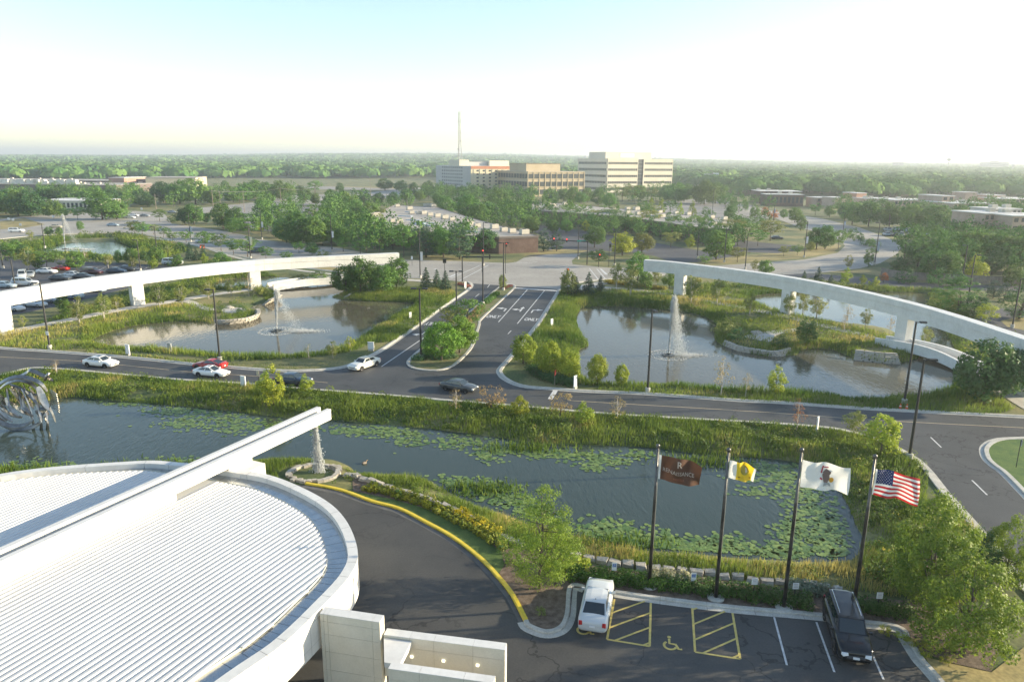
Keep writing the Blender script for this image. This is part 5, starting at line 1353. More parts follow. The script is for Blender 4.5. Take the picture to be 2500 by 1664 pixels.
def make_tree(key, leaf, h, prof, nclump, crad, per, lsize, seed, flat=1., trunk_r=.16, trunk_top=.6, limbs=6, bark=BARK, stems=1, bias=.45, aspect=.6, core=True, name='tree'):
    g = np.random.default_rng(seed); rr_ = random.Random(seed)
    cen, rad = profile_clumps(g, prof, nclump, h, crad, bias)
    v, f, t = leaf_cloud(g, cen, rad, per, lsize, flat, aspect)
    root = bpy.data.objects.new(name, None)
    mb = MB()
    for s in range(stems):
        a = 2 * math.pi * s / max(1, stems) + rr_.uniform(-.5, .5); sp_ = 0 if stems == 1 else .035 * h
        bx, by = math.cos(a) * sp_ * .3, math.sin(a) * sp_ * .3; ex, ey = math.cos(a) * sp_ * 2.2, math.sin(a) * sp_ * 2.2
        path = [(bx, by, -.15), (bx * 1.2 + rr_.uniform(-.03, .03) * h * .3, by * 1.2, h * .18), (bx + (ex - bx) * .5 + rr_.uniform(-.02, .02) * h, by + (ey - by) * .5 + rr_.uniform(-.02, .02) * h, h * trunk_top * .6), (ex, ey, h * trunk_top)]
        tr = trunk_r / (stems ** .5)
        mb.tube(path, [tr * 1.25, tr, tr * .7, tr * .25], 7)
        for i in range(limbs):
            c = cen[rr_.randrange(len(cen))]; z0 = h * rr_.uniform(prof[0][0] * .9 + .03, trunk_top * .8)
            q = min(1, z0 / (h * trunk_top)); b0 = Vector((bx + (ex - bx) * q, by + (ey - by) * q, z0)); e = Vector(c) * .92
            if e.z < z0 + .02 * h: e.z = z0 + .06 * h
            mid = b0.lerp(e, .5) + Vector((0, 0, -.02 * h))
            mb.tube([b0, mid, e], [tr * .42, tr * .28, tr * .1], 5, cap=False)
    PROTO[key] = (mb, bark, v, f, t, LF[leaf] if isinstance(leaf, str) else leaf, h, {})
OV = [(.16, .10), (.28, .30), (.5, .38), (.75, .31), (.92, .14), (1.0, .03)]
for s in range(3): make_tree('maple%d' % s, 'maple', 10, OV, 95, 1.0, 42, .26, 10 + s)
for s in range(2): make_tree('dark%d' % s, 'dark', 10, OV, 95, 1.0, 42, .27, 20 + s)
for s in range(2): make_tree('oak%d' % s, 'maple', 12, [(.12, .15), (.25, .42), (.5, .52), (.75, .42), (.93, .2), (1, .05)], 120, 1.35, 42, .36, 30 + s, trunk_r=.25)
for s in range(2): make_tree('doak%d' % s, 'dark', 12, [(.12, .15), (.25, .42), (.5, .52), (.75, .42), (.93, .2), (1, .05)], 120, 1.35, 42, .36, 35 + s, trunk_r=.25)
for s in range(3): make_tree('locust%d' % s, 'olive' if s == 2 else 'maple', 8, [(.32, .16), (.48, .42), (.68, .50), (.86, .38), (1, .10)], 58, .85, 30, .20, 40 + s, flat=.45, trunk_r=.11, trunk_top=.75, limbs=9, bias=.3)
for s in range(2): make_tree('pear%d' % s, 'yel', 8, [(.10, .10), (.25, .25), (.5, .30), (.75, .20), (.93, .08), (1, .02)], 70, .62, 36, .19, 50 + s, trunk_r=.10)
for s in range(2): make_tree('gpear%d' % s, 'maple', 8, [(.08, .12), (.25, .24), (.5, .26), (.75, .18), (.93, .08), (1, .02)], 70, .62, 36, .19, 55 + s, trunk_r=.10)
for s in range(2): make_tree('birch%d' % s, 'olive', 8, [(.22, .10), (.4, .22), (.65, .26), (.85, .16), (1, .03)], 62, .52, 36, .14, 60 + s, trunk_r=.11, trunk_top=.85, limbs=9, bark=BARKW, stems=3, bias=.2)
for s in range(2): make_tree('sap%d' % s, 'tan', 5, [(.25, .08), (.5, .20), (.8, .14), (1, .02)], 26, .34, 16, .075, 65 + s, trunk_r=.05, trunk_top=.95, limbs=26, bark=BARKW, bias=.15)
for s in range(2): make_tree('pine%d' % s, 'blue', 10, [(.08, .16), (.25, .27), (.5, .26), (.75, .18), (.93, .07), (1, .02)], 85, .75, 44, .20, 70 + s, flat=.6, aspect=.35)
make_tree('cyp0', 'yel', 9, [(.05, .18), (.2, .24), (.5, .18), (.8, .08), (1, .015)], 80, .5, 36, .16, 75)
for s in range(2): make_tree('shrub%d' % s, 'maple' if s == 0 else 'dark', 2.5, [(.02, .42), (.3, .55), (.65, .48), (.9, .25), (1, .1)], 34, .36, 34, .10, 80 + s, trunk_r=.05, trunk_top=.3, limbs=3, name='shrub')
make_tree('oshrub', 'olive', 2.5, [(.02, .42), (.3, .55), (.65, .48), (.9, .25), (1, .1)], 30, .36, 30, .10, 83, trunk_r=.05, trunk_top=.3, limbs=3, name='shrub')
make_tree('tshrub', 'tan', 3, [(.1, .15), (.35, .42), (.65, .48), (.9, .3), (1, .1)], 30, .35, 22, .08, 84, trunk_r=.05, trunk_top=.6, limbs=12, stems=3, name='shrub')
make_tree('red0', 'red', 6, OV, 50, .6, 30, .17, 85)
# spruce: tiers of drooping boughs
def make_spruce(key, h, seed):
    g = np.random.default_rng(seed); cen, rad = [], []
    for t in np.linspace(.06, .97, 17):
        R__ = .27 * h * (1 - t) ** .85 + .05; n = max(3, int(15 * (1 - t)) + 3)
        for i in range(n):
            a = g.uniform(0, 6.283)
            for q in (.45, .75, 1.0):
                r_ = R__ * q * g.uniform(.85, 1.1); cen.append((math.cos(a) * r_, math.sin(a) * r_, t * h - .10 * r_ + g.uniform(-.05, .05))); rad.append(.16 + .09 * (1 - t) * h * .1)
    v, f, t_ = leaf_cloud(g, np.array(cen), np.array(rad), 9, .13, .6, .35)
    mb = MB(); mb.tube([(0, 0, -.1), (0, 0, h * .5), (0, 0, h)], [.13, .08, .015], 6)
    PROTO[key] = (mb, BARK, v, f, t_, LF['blue'], h, {})
make_spruce('spruce0', 6, 90); make_spruce('spruce1', 6, 91)
TREES = []; WIDE = 1.0
make_tree('round0', leaf_mat('leaf_bright', (.065, .165, .018), (.19, .32, .04), vary=.12), 10, [(.2, .12), (.3, .34), (.5, .42), (.72, .38), (.9, .2), (1, .05)], 160, .85, 62, .19, 95, trunk_r=.2)
make_tree('round1', leaf_mat('leaf_bright_yellow', (.13, .21, .016), (.36, .40, .045), vary=.12), 10, [(.12, .10), (.24, .28), (.45, .36), (.7, .30), (.9, .16), (1, .04)], 150, .8, 62, .18, 96, trunk_r=.16)
def tree(key, loc_, h, label, group=None, cat=None, wide=1.0, leaf=None):
    base = key.rstrip('0123456789')
    mb, bark, v, f, t, lm, h0, cache = PROTO[key]
    shr = 'shrub' in key
    nm = 'shrub' if shr else 'tree'
    if 'me' not in cache:
        o1 = mb.build('trunk', bark, None, True); o2 = add_mesh('crown', v, f, lm, None, False, t)
        cache['me'] = (o1.data, o2.data); bpy.data.objects.remove(o1); bpy.data.objects.remove(o2)
    root = empty(nm, loc_, rnd.uniform(0, 6.28), label, cat or nm, group)
    s = h / h0; root.scale = (s * wide * WIDE, s * wide * WIDE, s)
    link(bpy.data.objects.new('trunk', cache['me'][0]), root); c = link(bpy.data.objects.new('crown', cache['me'][1]), root)
    if leaf: c.material_slots[0].link = 'OBJECT'; c.material_slots[0].material = LF[leaf]
    TREES.append((root.location.x, root.location.y)); return root
def T(px, py, pyt, key, label, group=None, wide=1.0, leaf=None, hmin=.5):
    g = G(px, py); h = max(hmin, height_of(g, pyt) * 0.98)
    ks = [key] if key in PROTO else [k for k in PROTO if k.rstrip('0123456789') == key]
    gz = float(ground_z(np.array([g.x]), np.array([g.y]))[0]); g.z = gz
    return tree(rnd.choice(ks), g, h, label, group, wide=wide, leaf=leaf)
WIDE = 1.28
# --- single trees that stand out ---
for a in [(1078,880,786,'round0','bright round maple at the near tip of the median',.92,None),(1122,862,773,'round0','round maple behind the first one on the median',.88,None),(1142,808,728,'locust','airy tree with fine leaves higher up the median',.95,None),(1106,812,745,'locust','airy tree left of the fine-leaved median tree',.9,None),(1227,706,667,'gpear','young slim tree at the pink flower bed of the median',.8,'olive'),
 (668,988,888,'pear','slim yellow-green tree on the near bank by the dark blue car',.75,None),(650,965,905,'pear','smaller yellow-green tree left of the slim one',.8,None),(748,960,912,'pear','short yellow-green tree in front of the dark blue car',.9,None),(1113,1003,945,'sap','brownish small tree below the charcoal sedan',1.4,None),(1199,1000,940,'tshrub','tan dry bushy tree on the near bank',1.0,None),(1270,1017,965,'pear','green-yellow bushy tree on the near bank, right of the tan one',1.1,None),(1369,1012,955,'tshrub','dry tan small tree by the white stop bar',.85,None),(1426,1034,980,'pear','yellow-green bush tree between two dry trees',1.15,None),(1506,1024,963,'sap','bare tan sapling tree on the near bank',1.6,None),
 (140,918,878,'sap','bare sapling at the left end of the near bank',1.3,None),(1945,1050,972,'sap','reddish bare sapling before the right-hand road',.8,'red'),(2085,1064,1000,'birch','sparse green tree on the bank before the right road',1.3,None),(2150,1108,1003,'gpear','yellow-topped green tree at the road bend',1.1,'yel'),
 (754,875,838,'sap','sparse brown tree on the left pond shore',1.4,'olive'),(813,875,830,'birch','thin grey-green tree on the left pond shore',1.1,None),(855,857,818,'birch','thin yellow-green tree near the white sign',1.0,'yel'),
 (1277,887,813,'round1','yellow-green tree at the corner of the boulevard, largest',.88,None),(1340,917,832,'round1','yellow tree second from the boulevard corner',.78,None),(1390,927,850,'round1','yellow-green tree third from the corner',.78,None),(1458,937,862,'round1','yellow-green tree fourth from the corner',.74,None),(1516,939,886,'round1','small yellow-green tree before the fountain',.7,None),
 (1760,967,866,'sap','tall bare orange sapling on the right pond bank',.9,None),(1820,969,908,'sap','short bare sapling on the right pond bank',.9,None),(1893,962,890,'pear','thin young yellow-green tree on the right pond bank',.75,None),
 (2402,978,828,'doak','large dark spreading tree beside the right footbridge',.75,None),(2456,965,850,'dark','dark tree behind the big spreading one',1.0,None),
 (1386,722,652,'gpear','pale green conifer-like tree at the plaza corner',.9,'olive'),(1406,719,674,'spruce','small spruce left of three by the plaza',1.0,None),(1436,721,662,'spruce','tallest spruce at the right pond corner',1.0,None),(1465,715,672,'spruce','spruce rightmost of the plaza three',1.0,None),(1041,702,651,'spruce','blue spruce left of three beyond the left pond',1.0,None),(1067,703,656,'spruce','blue spruce middle of three beyond the left pond',.9,None),(1088,707,659,'spruce','blue spruce right of three beyond the left pond',.95,None),
 (1461,651,606,'locust','dark umbrella-shaped tree at the street corner',1.0,'dark'),(1519,624,566,'maple','light green maple behind the pale lantern',1.2,'yel'),(1567,618,567,'maple','yellowish maple right of the light green one',1.1,'olive'),(1748,634,561,'dark','dark round tree in the lot island at the right',1.15,'maple'),(932,602,520,'cyp','bright columnar maple against the brick office',1.0,None),(762,622,591,'maple','small round tree in the avenue median',1.2,'dark'),
 (2335,775,672,'pine','tall green tree behind the shaded beam at the right',1.5,'maple'),(2302,770,700,'pine','orange-tinted tree left of the tall one',1.5,'olive'),(2375,778,705,'pine','dark tree right of the tall one by the loop',1.3,'dark'),(2405,790,738,'birch','yellowish tree at the service loop',1.5,'yel'),(2488,778,690,'pine','dark conifer at the right photo edge',1.5,'dark'),(2424,728,684,'pine','dull pine above the service loop',1.3,None),(2450,735,690,'pine','second dull pine above the service loop',1.2,None)]:
    T(a[0], a[1], a[2], a[3], a[4], None, a[5], a[6])
WIDE = 1.18
# --- named clusters (look-alikes share a group) ---
CL = {
 ('leafy tree in the clump by the footbridge', 'clump of trees by the footbridge', None): [(845,714,642,'maple'),(880,716,618,'gpear'),(905,716,630,'gpear'),(935,715,645,'maple'),(968,703,626,'maple'),(864,706,652,'maple')],
 ('slender tree on the bank before the shaded beam', 'slender trees before the shaded beam', None): [(1505,702,640,'birch'),(1539,724,648,'birch'),(1556,700,606,'gpear'),(1575,708,655,'gpear'),(1634,703,663,'maple'),(1600,700,655,'birch')],
 ('yellowing thin tree along the path under the shaded beam', 'thin trees along the right path', None): [(1687,740,668,'birch'),(1750,745,680,'birch'),(1700,720,672,'birch'),(1925,772,712,'birch'),(1960,765,705,'birch'),(1993,778,715,'birch'),(2067,795,740,'sap'),(2112,800,750,'birch'),(2171,815,768,'sap'),(2260,832,783,'birch'),(1966,838,768,'gpear'),(1830,770,715,'birch'),(2060,815,770,'sap')],
 ('small yellowish tree along the path under the left beam', 'small trees along the left path', None): [(195,792,718,'birch'),(255,780,714,'birch'),(288,767,718,'birch'),(58,803,768,'birch'),(165,772,733,'gpear'),(155,762,712,'gpear'),(390,752,690,'birch'),(445,745,690,'birch'),(510,730,680,'birch'),(565,722,680,'birch'),(608,722,665,'sap'),(640,722,690,'oshrub')],
 ('thin street tree on the strip beside the avenue', 'street trees on the avenue strip', None): [(330,574,537,'locust'),(348,577,540,'locust'),(375,572,545,'locust'),(400,580,552,'locust'),(422,590,562,'locust'),(455,593,560,'locust'),(500,607,563,'locust'),(540,613,570,'locust'),(570,622,580,'locust'),(605,627,576,'locust'),(650,635,600,'locust'),(700,640,612,'locust'),(730,617,588,'locust'),(838,614,578,'locust'),(880,622,585,'locust'),(790,630,608,'oshrub'),(775,690,645,'locust'),(735,690,650,'locust')],
 ('rounded green tree on the island left of the curved avenue', 'big round trees by the avenue', None): [(474,549,496,'maple'),(452,548,505,'dark'),(545,558,495,'maple'),(577,562,503,'maple'),(569,570,530,'maple'),(505,545,520,'dark'),(422,542,524,'shrub'),(609,583,519,'locust'),(637,565,529,'pear')],
 ('broad maple in the clump above the left beam', 'clump of maples above the left beam', None): [(700,592,530,'maple'),(735,597,518,'oak'),(765,600,528,'maple'),(690,588,545,'pear'),(808,595,533,'maple'),(837,598,553,'maple'),(788,600,568,'locust'),(720,600,555,'maple'),(680,580,535,'pine')],
 ('tree in the row before the brick office', 'trees before the brick office', None): [(986,627,547,'locust'),(1040,628,550,'pine'),(1083,628,554,'maple'),(1122,632,540,'pine'),(1187,618,557,'dark'),(890,562,510,'dark'),(906,574,530,'maple'),(1300,604,578,'pear'),(1327,613,554,'pine'),(1359,613,560,'pine'),(1020,622,575,'pine'),(1150,600,560,'maple')],
 ('tree in the belt behind the brick office roof', 'trees behind the brick office', None): [(1090,530,478,'maple'),(1143,537,474,'maple'),(1170,547,494,'maple'),(1211,550,504,'pine'),(1246,554,524,'pine'),(1272,537,504,'gpear'),(1300,568,527,'maple'),(1215,512,458,'oak'),(1262,484,452,'pine'),(1290,488,464,'pine'),(1155,482,450,'dark'),(1100,482,450,'dark'),(1045,480,440,'dark'),(1025,492,464,'maple'),(1130,478,452,'dark'),(1180,478,450,'dark'),(1068,500,470,'maple'),(1195,530,490,'maple'),(1235,520,485,'maple'),(1120,520,480,'maple'),(1290,560,524,'maple'),(1260,520,490,'locust')],
 ('tree before the tall white office building', 'trees before the white office', None): [(1340,492,460,'maple'),(1375,494,458,'maple'),(1400,496,455,'maple'),(1434,494,458,'maple'),(1460,502,460,'maple'),(1487,507,470,'maple'),(1519,492,452,'locust'),(1544,492,448,'locust'),(1562,490,450,'maple'),(1594,490,458,'locust'),(1626,490,449,'maple'),(1648,497,446,'oak'),(1670,492,448,'oak'),(1719,499,440,'oak'),(1746,497,445,'oak'),(1773,502,474,'locust'),(1353,498,468,'dark'),(1418,500,468,'maple'),(1500,500,478,'shrub')],
 ('columnar tree in the far parking lot', 'columnar trees in the far lot', None): [(1589,518,480,'cyp'),(1614,519,481,'cyp'),(1660,525,492,'cyp'),(1689,530,489,'cyp'),(1778,538,500,'gpear'),(1842,537,498,'gpear'),(1790,510,480,'gpear'),(1820,515,490,'gpear')],
 ('spreading tree along the long brick building', 'trees along the long brick building', None): [(1470,528,500,'locust'),(1494,545,505,'locust'),(1457,545,510,'locust'),(1421,526,497,'locust'),(1585,560,508,'locust'),(1550,565,525,'locust'),(1659,567,525,'locust'),(1692,573,524,'locust'),(1719,566,527,'locust'),(1429,565,538,'pear'),(1637,603,563,'locust'),(1684,605,572,'pear'),(1791,580,530,'locust'),(1818,594,534,'locust'),(1880,588,533,'locust'),(1451,604,549,'maple'),(1350,568,535,'maple'),(1382,568,535,'maple'),(1290,562,525,'maple'),(1330,540,520,'shrub'),(1400,556,545,'shrub'),(1620,575,550,'locust'),(1560,575,545,'locust'),(1520,560,530,'dark'),(1850,600,560,'locust'),(1770,585,540,'locust')],
 ('tree beside the bend of the avenue', 'trees at the avenue bend', None): [(1940,543,505,'maple'),(1955,563,524,'gpear'),(1913,533,510,'maple'),(1993,608,552,'maple'),(2014,608,549,'maple'),(2046,608,560,'locust'),(1978,613,590,'olive'),(1913,625,598,'locust'),(1946,623,596,'locust'),(1868,673,633,'maple'),(1842,665,632,'birch'),(2070,658,620,'birch'),(2120,650,611,'gpear'),(1800,640,600,'locust'),(1720,650,620,'locust')],
 ('low shrub in the curving road median', 'shrubs in the curving road median', None): [(2082,582,557,'shrub'),(2070,570,555,'shrub'),(2115,600,580,'shrub'),(2133,602,580,'shrub'),(2128,617,596,'shrub'),(2095,588,565,'shrub')],
 ('tree in the green belt before the brick apartments', 'trees before the brick apartments', None): [(2080,549,490,'maple'),(2120,553,488,'maple'),(2170,557,492,'maple'),(2220,562,497,'maple'),(2280,565,495,'maple'),(2330,563,500,'maple'),(2370,566,510,'dark'),(2410,552,500,'maple'),(2060,534,498,'dark'),(2150,535,485,'maple'),(2240,540,490,'maple'),(2300,545,500,'maple'),(2025,530,500,'maple'),(1990,525,495,'locust'),(2460,580,545,'dark'),(2420,575,545,'dark'),(2490,590,560,'dark')],
 ('dark tree behind the wooden fence on the right', 'dark trees behind the wooden fence', 'dark'): [(2260,652,570,'pine'),(2240,650,580,'dark'),(2285,655,575,'pine'),(2213,670,608,'pine'),(2185,672,640,'shrub'),(2196,668,628,'dark'),(2225,675,648,'shrub'),(2330,700,660,'shrub'),(2290,695,655,'shrub'),(2210,690,655,'shrub')],
 ('green maple in the row behind the wooden fence', 'maples behind the wooden fence', None): [(2278,684,613,'maple'),(2311,684,612,'maple'),(2380,686,620,'pear'),(2330,645,564,'maple'),(2365,648,560,'maple'),(2400,652,563,'maple'),(2440,655,567,'maple'),(2480,660,573,'maple'),(2510,665,575,'maple'),(2468,700,638,'gpear'),(2498,698,652,'gpear'),(2300,640,575,'maple'),(2420,670,610,'dark')],
 ('small spruce or yellow shrub tree beyond the shaded beam', 'small trees on the pond bank beyond the shaded beam', None): [(1962,690,660,'spruce'),(1996,694,650,'spruce'),(2027,698,669,'spruce'),(2064,693,653,'pear'),(2138,700,675,'pear'),(2106,693,670,'pear'),(2157,690,665,'red')],
 ('orange-leaved small tree by the avenue', 'orange-leaved trees', None): [(1866,533,505,'red'),(1890,538,512,'red')],
 ('bushy tree on the bank of the far left pond', 'bushy trees around the far left pond', None): [(60,630,596,'dark'),(20,628,590,'maple'),(40,622,585,'maple'),(116,658,604,'locust'),(187,658,612,'maple'),(95,658,624,'gpear'),(290,642,607,'gpear'),(320,643,605,'maple'),(355,640,612,'dark'),(385,645,600,'maple'),(375,658,624,'pear'),(435,648,620,'maple'),(500,644,617,'pear'),(540,648,614,'maple'),(265,655,620,'birch'),(325,660,625,'birch'),(208,640,605,'sap'),(70,660,600,'birch'),(465,632,590,'spruce'),(480,636,604,'spruce'),(497,634,597,'spruce'),(120,575,553,'maple'),(145,575,555,'maple'),(197,562,537,'gpear'),(75,585,560,'birch'),(410,625,595,'birch'),(440,612,590,'maple'),(420,650,630,'shrub'),(555,650,625,'maple'),(520,655,630,'shrub'),(585,655,632,'shrub'),(150,660,640,'shrub'),(240,634,620,'shrub')],
 ('broad dark tree in the belt at the far left', 'broad trees at the far left', None): [(15,522,462,'doak'),(45,527,464,'oak'),(75,528,468,'doak'),(110,500,455,'oak'),(150,500,453,'doak'),(190,502,455,'oak'),(230,503,456,'oak'),(268,500,460,'doak'),(132,532,486,'oak'),(190,537,500,'locust'),(160,535,505,'locust'),(250,537,470,'oak'),(285,535,490,'oak'),(345,502,463,'doak'),(300,492,460,'oak'),(325,478,446,'oak'),(400,494,445,'doak'),(440,497,440,'oak'),(478,499,436,'oak'),(360,505,475,'doak'),(520,500,462,'maple'),(570,495,455,'oak'),(-20,525,465,'oak'),(600,490,450,'oak'),(390,540,510,'locust')],
 ('tree standing among the old lots', 'trees among the old lots', None): [(620,484,440,'oak'),(655,487,445,'oak'),(690,489,441,'oak'),(745,494,454,'maple'),(713,512,488,'shrub'),(803,512,482,'shrub'),(812,502,461,'dark'),(845,518,467,'oak'),(870,532,485,'maple'),(895,502,470,'dark'),(925,502,470,'dark'),(960,502,468,'dark'),(990,492,460,'dark'),(905,543,490,'maple'),(880,548,500,'maple'),(932,547,508,'olive'),(760,535,508,'locust'),(780,540,512,'locust'),(840,550,505,'maple'),(860,555,520,'maple'),(730,475,452,'maple'),(550,465,440,'maple'),(770,475,440,'locust'),(830,470,445,'maple'),(940,465,435,'oak'),(980,468,440,'oak'),(665,470,448,'maple'),(1010,478,445,'dark'),(655,500,485,'shrub'),(770,500,470,'maple')],
}
KW = {'pine': 'conifer', 'spruce': 'small spruce', 'dark': 'dark round tree', 'doak': 'dark broad tree', 'oak': 'broad tree', 'maple': 'round leafy tree', 'locust': 'airy tree', 'pear': 'yellow-green tree', 'gpear': 'slim green tree', 'birch': 'thin tree', 'sap': 'bare sapling', 'cyp': 'columnar tree', 'shrub': 'low shrub', 'oshrub': 'low olive shrub', 'red': 'russet tree', 'olive': 'olive tree'}
for (lb, grp, leaf), lst in CL.items():
    cnt = {}; where = min((lb[lb.index(w):] for w in (' in the ', ' on the ', ' along the ', ' before the ', ' behind the ', ' beside the ', ' by the ', ' standing ', ' beyond the ') if w in lb), key=lambda q: -len(q))
    for px, py, pyt, key in sorted(lst):
        k0 = key
        if key == 'olive': key, lf = 'maple', 'olive'
        else: lf = leaf
        cnt[k0] = cnt.get(k0, -1) + 1; tot = sum(1 for q in lst if q[3] == k0)
        T(px, py, pyt, key, KW[k0] + where + ('' if tot == 1 else ', ' + ORD[cnt[k0]] + ' from the left'), grp, rnd.uniform(.92, 1.15), lf)
WIDE = 1.0
# --- near trees, built with finer leaves ---
make_tree('near_cyp', 'feather', 9, [(.06, .10), (.16, .26), (.4, .34), (.62, .30), (.8, .20), (.93, .10), (1, .03)], 210, .62, 95, .075, 101, flat=.55, trunk_r=.11, trunk_top=.9, limbs=26, aspect=.4, bias=.15)
make_tree('near_oak', 'maple', 9, [(.08, .12), (.2, .34), (.45, .42), (.7, .34), (.9, .17), (1, .04)], 170, .62, 90, .115, 102, trunk_r=.16, limbs=16, bias=.4)
make_tree('near_oak_b', 'maple', 9, [(.05, .12), (.15, .34), (.4, .46), (.66, .40), (.88, .22), (1, .05)], 180, .60, 90, .115, 103, trunk_r=.16, limbs=16, bias=.4)
T(1318, 1437, 1178, 'near_cyp', 'tall feathery light green tree at the tip of the mulch bed', None, 1.0)
T(2262, 1470, 1208, 'near_oak', 'dark green leafy tree right of the last flagpole', None, .85, 'corner')
T(2352, 1592, 1345, 'near_oak_b', 'large yellow-tipped tree in the bottom right corner', None, .95, 'corner')
T(2452, 1430, 1262, 'near_oak', 'leafy tree at the right edge before the drive', None, .75, 'corner')
T(2380, 1420, 1290, 'near_oak_b', 'lower tree between the two larger right-hand trees', None, .8, 'dark')

# ================================================================ HEDGE, BED SHRUBS
def leafy_row(name, px, w, h, label, lm, n_per=220, size=.07, cat='hedge', seed=1, gap=.0):
    p = crom(pts(px), 6); g = np.random.default_rng(seed); L = sum((p[i + 1] - p[i]).length for i in range(len(p) - 1))
    cen = []
    for q in sub_path(p, .55):
        c = q[0]; d = q[-1] - q[0]; nn = Vector((-d.y, d.x, 0)).normalized() if d.length > 0 else Vector((0, 1, 0))
        for s in (-.5, .0, .5): cen.append((c.x + nn.x * s * w + g.normal(0, .1), c.y + nn.y * s * w + g.normal(0, .1), h * .45 * g.uniform(.85, 1.15)))
    cen = np.array(cen); o = cen[0].copy(); o[2] = 0
    v, f, t = leaf_cloud(g, cen - o, np.full(len(cen), h * .52), n_per, size, 1.0, .6, .6)
    root = empty(name, o, 0, label, cat)
    add_mesh('foliage', v, f, lm, root, False, t)
    mb = MB()
    for c in cen[::3]: mb.tube([(c[0] - o[0], c[1] - o[1], -.05), (c[0] - o[0], c[1] - o[1], h * .5)], .03, 4)
    mb.build('stems', BARK, root)
leafy_row('hedge', [(1398,1408),(1470,1414),(1584,1428),(1748,1446),(1900,1468),(1990,1480)], .9, .85, 'dark green clipped hedge behind the parking kerb', leaf_mat('hedge_leaf', (.025, .075, .012), (.07, .15, .02), vary=.05), seed=5)
leafy_row('hedge', [(2095,1486),(2150,1493),(2215,1503)], .9, .8, 'short clipped hedge right of the last flagpole', MATS['hedge_leaf'], seed=6)
leafy_row('shrub_border', [(1340,1390),(1390,1385),(1450,1392)], .9, .7, 'yellow-green low shrubs behind the silver sedan', LF['yel'], cat='shrub border', seed=7)
leafy_row('shrub_border', [(1600,1412),(1650,1418),(1690,1424)], .7, .8, 'pale grey ornamental grasses by the boulder line, left', leaf_mat('pale_grass', (.22, .23, .12), (.40, .38, .24), vary=.05), 110, .10, 'shrub border', 8)
leafy_row('shrub_border', [(1930,1440),(1980,1446),(2030,1452)], .8, .8, 'silvery shrubs behind the black car', leaf_mat('silver_shrub', (.10, .14, .09), (.22, .26, .18), vary=.05), 130, .08, 'shrub border', 9)
FLOW = leaf_mat('yellow_flower', (.10, .16, .02), (.26, .26, .03), (.80, .55, .02), vary=.05)
leafy_row('flower_border', [(900,1192),(975,1210),(1036,1230),(1090,1254),(1130,1274),(1190,1308),(1240,1342)], .9, .55, 'border of yellow lilies inside the yellow kerb lawn', FLOW, 150, .075, 'flower border', 10)
leafy_row('flower_border', [(1120,1258),(1170,1284),(1215,1310)], .7, .7, 'bright yellow lilies by the boulders', leaf_mat('lily_flower', (.12, .18, .02), (.55, .42, .02), (.85, .60, .02), vary=.05), 110, .08, 'flower border', 11)
leafy_row('shrub_border', [(1300,905),(1330,922),(1360,932),(1400,940)], 1.4, 1.1, 'dark low shrubs under the yellow-green corner trees', LF['dark'], 200, .09, 'shrub border', 12)
leafy_row('flower_border', [(1120,694),(1138,698),(1146,702)], .8, .5, 'pink and yellow flowers at the left boulevard corner', leaf_mat('pink_flower', (.16, .14, .04), (.42, .12, .14), (.60, .20, .28), vary=.05), 70, .09, 'flower border', 13)
leafy_row('flower_border', [(1228,706),(1240,701),(1249,698)], .7, .5, 'pink flowers at the upper tip of the median', MATS['pink_flower'], 70, .09, 'flower border', 14)
leafy_row('shrub_border', [(1185,742),(1200,730),(1214,718)], .9, .8, 'green mounded shrubs on the upper median', LF['maple'], 90, .10, 'shrub border', 15)
leafy_row('shrub_border', [(1140,790),(1160,770),(1175,752)], 1.0, .8, 'tan grasses on the middle of the median', LF['tan'], 60, .10, 'shrub border', 16)
leafy_row('shrub_border', [(1018,880),(1040,872),(1075,876),(1110,872)], 1.2, .8, 'low dark shrubs under the median maples', LF['dark'], 90, .09, 'shrub border', 17)
leafy_row('shrub_border', [(1480,690),(1560,700),(1630,708)], 1.4, .9, 'golden flowering shrubs beyond the plaza path', leaf_mat('golden_shrub', (.14, .16, .03), (.42, .33, .05), vary=.05), 70, .12, 'shrub border', 18)
for i, (px, py) in enumerate([(2200,1560),(2220,1572),(2245,1578),(2268,1574),(2285,1590),(2160,1545),(2258,1600),(2310,1618)]):
    g = G(px, py); tree('oshrub', g, .55, 'small yellow-green tuft in the mulch bed at the lower right', 'tufts in the lower right bed', 'plant', 1.3, 'yel')
for px, py, pyt, lb in [(972,1212,1196,'round dark bush in the lily border'),(1250,1375,1345,'grey-green bush left of the feathery tree'),(1225,1348,1330,'dark bush by the boulders near the feathery tree'),(590,762,745,'round green bush on the left terrace'),(535,765,752,'grassy bush at the left end of the terrace'),(1904,848,820,'round green grass clump on the right terrace'),(1800,830,800,'dark bush above the right terrace wall'),(1770,815,775,'leafy bush at the right pond point'),(1790,800,775,'second leafy bush at the right pond point'),(2090,842,822,'round dark bush by the right path'),(1858,812,798,'low bush beside the right terrace boulder'),(1320,1498,1480,'small dry bush in the mulch bed tip')]:
    T(px, py, pyt, 'shrub' if 'dark' in lb or 'green' in lb else 'oshrub', lb, None, 1.2)

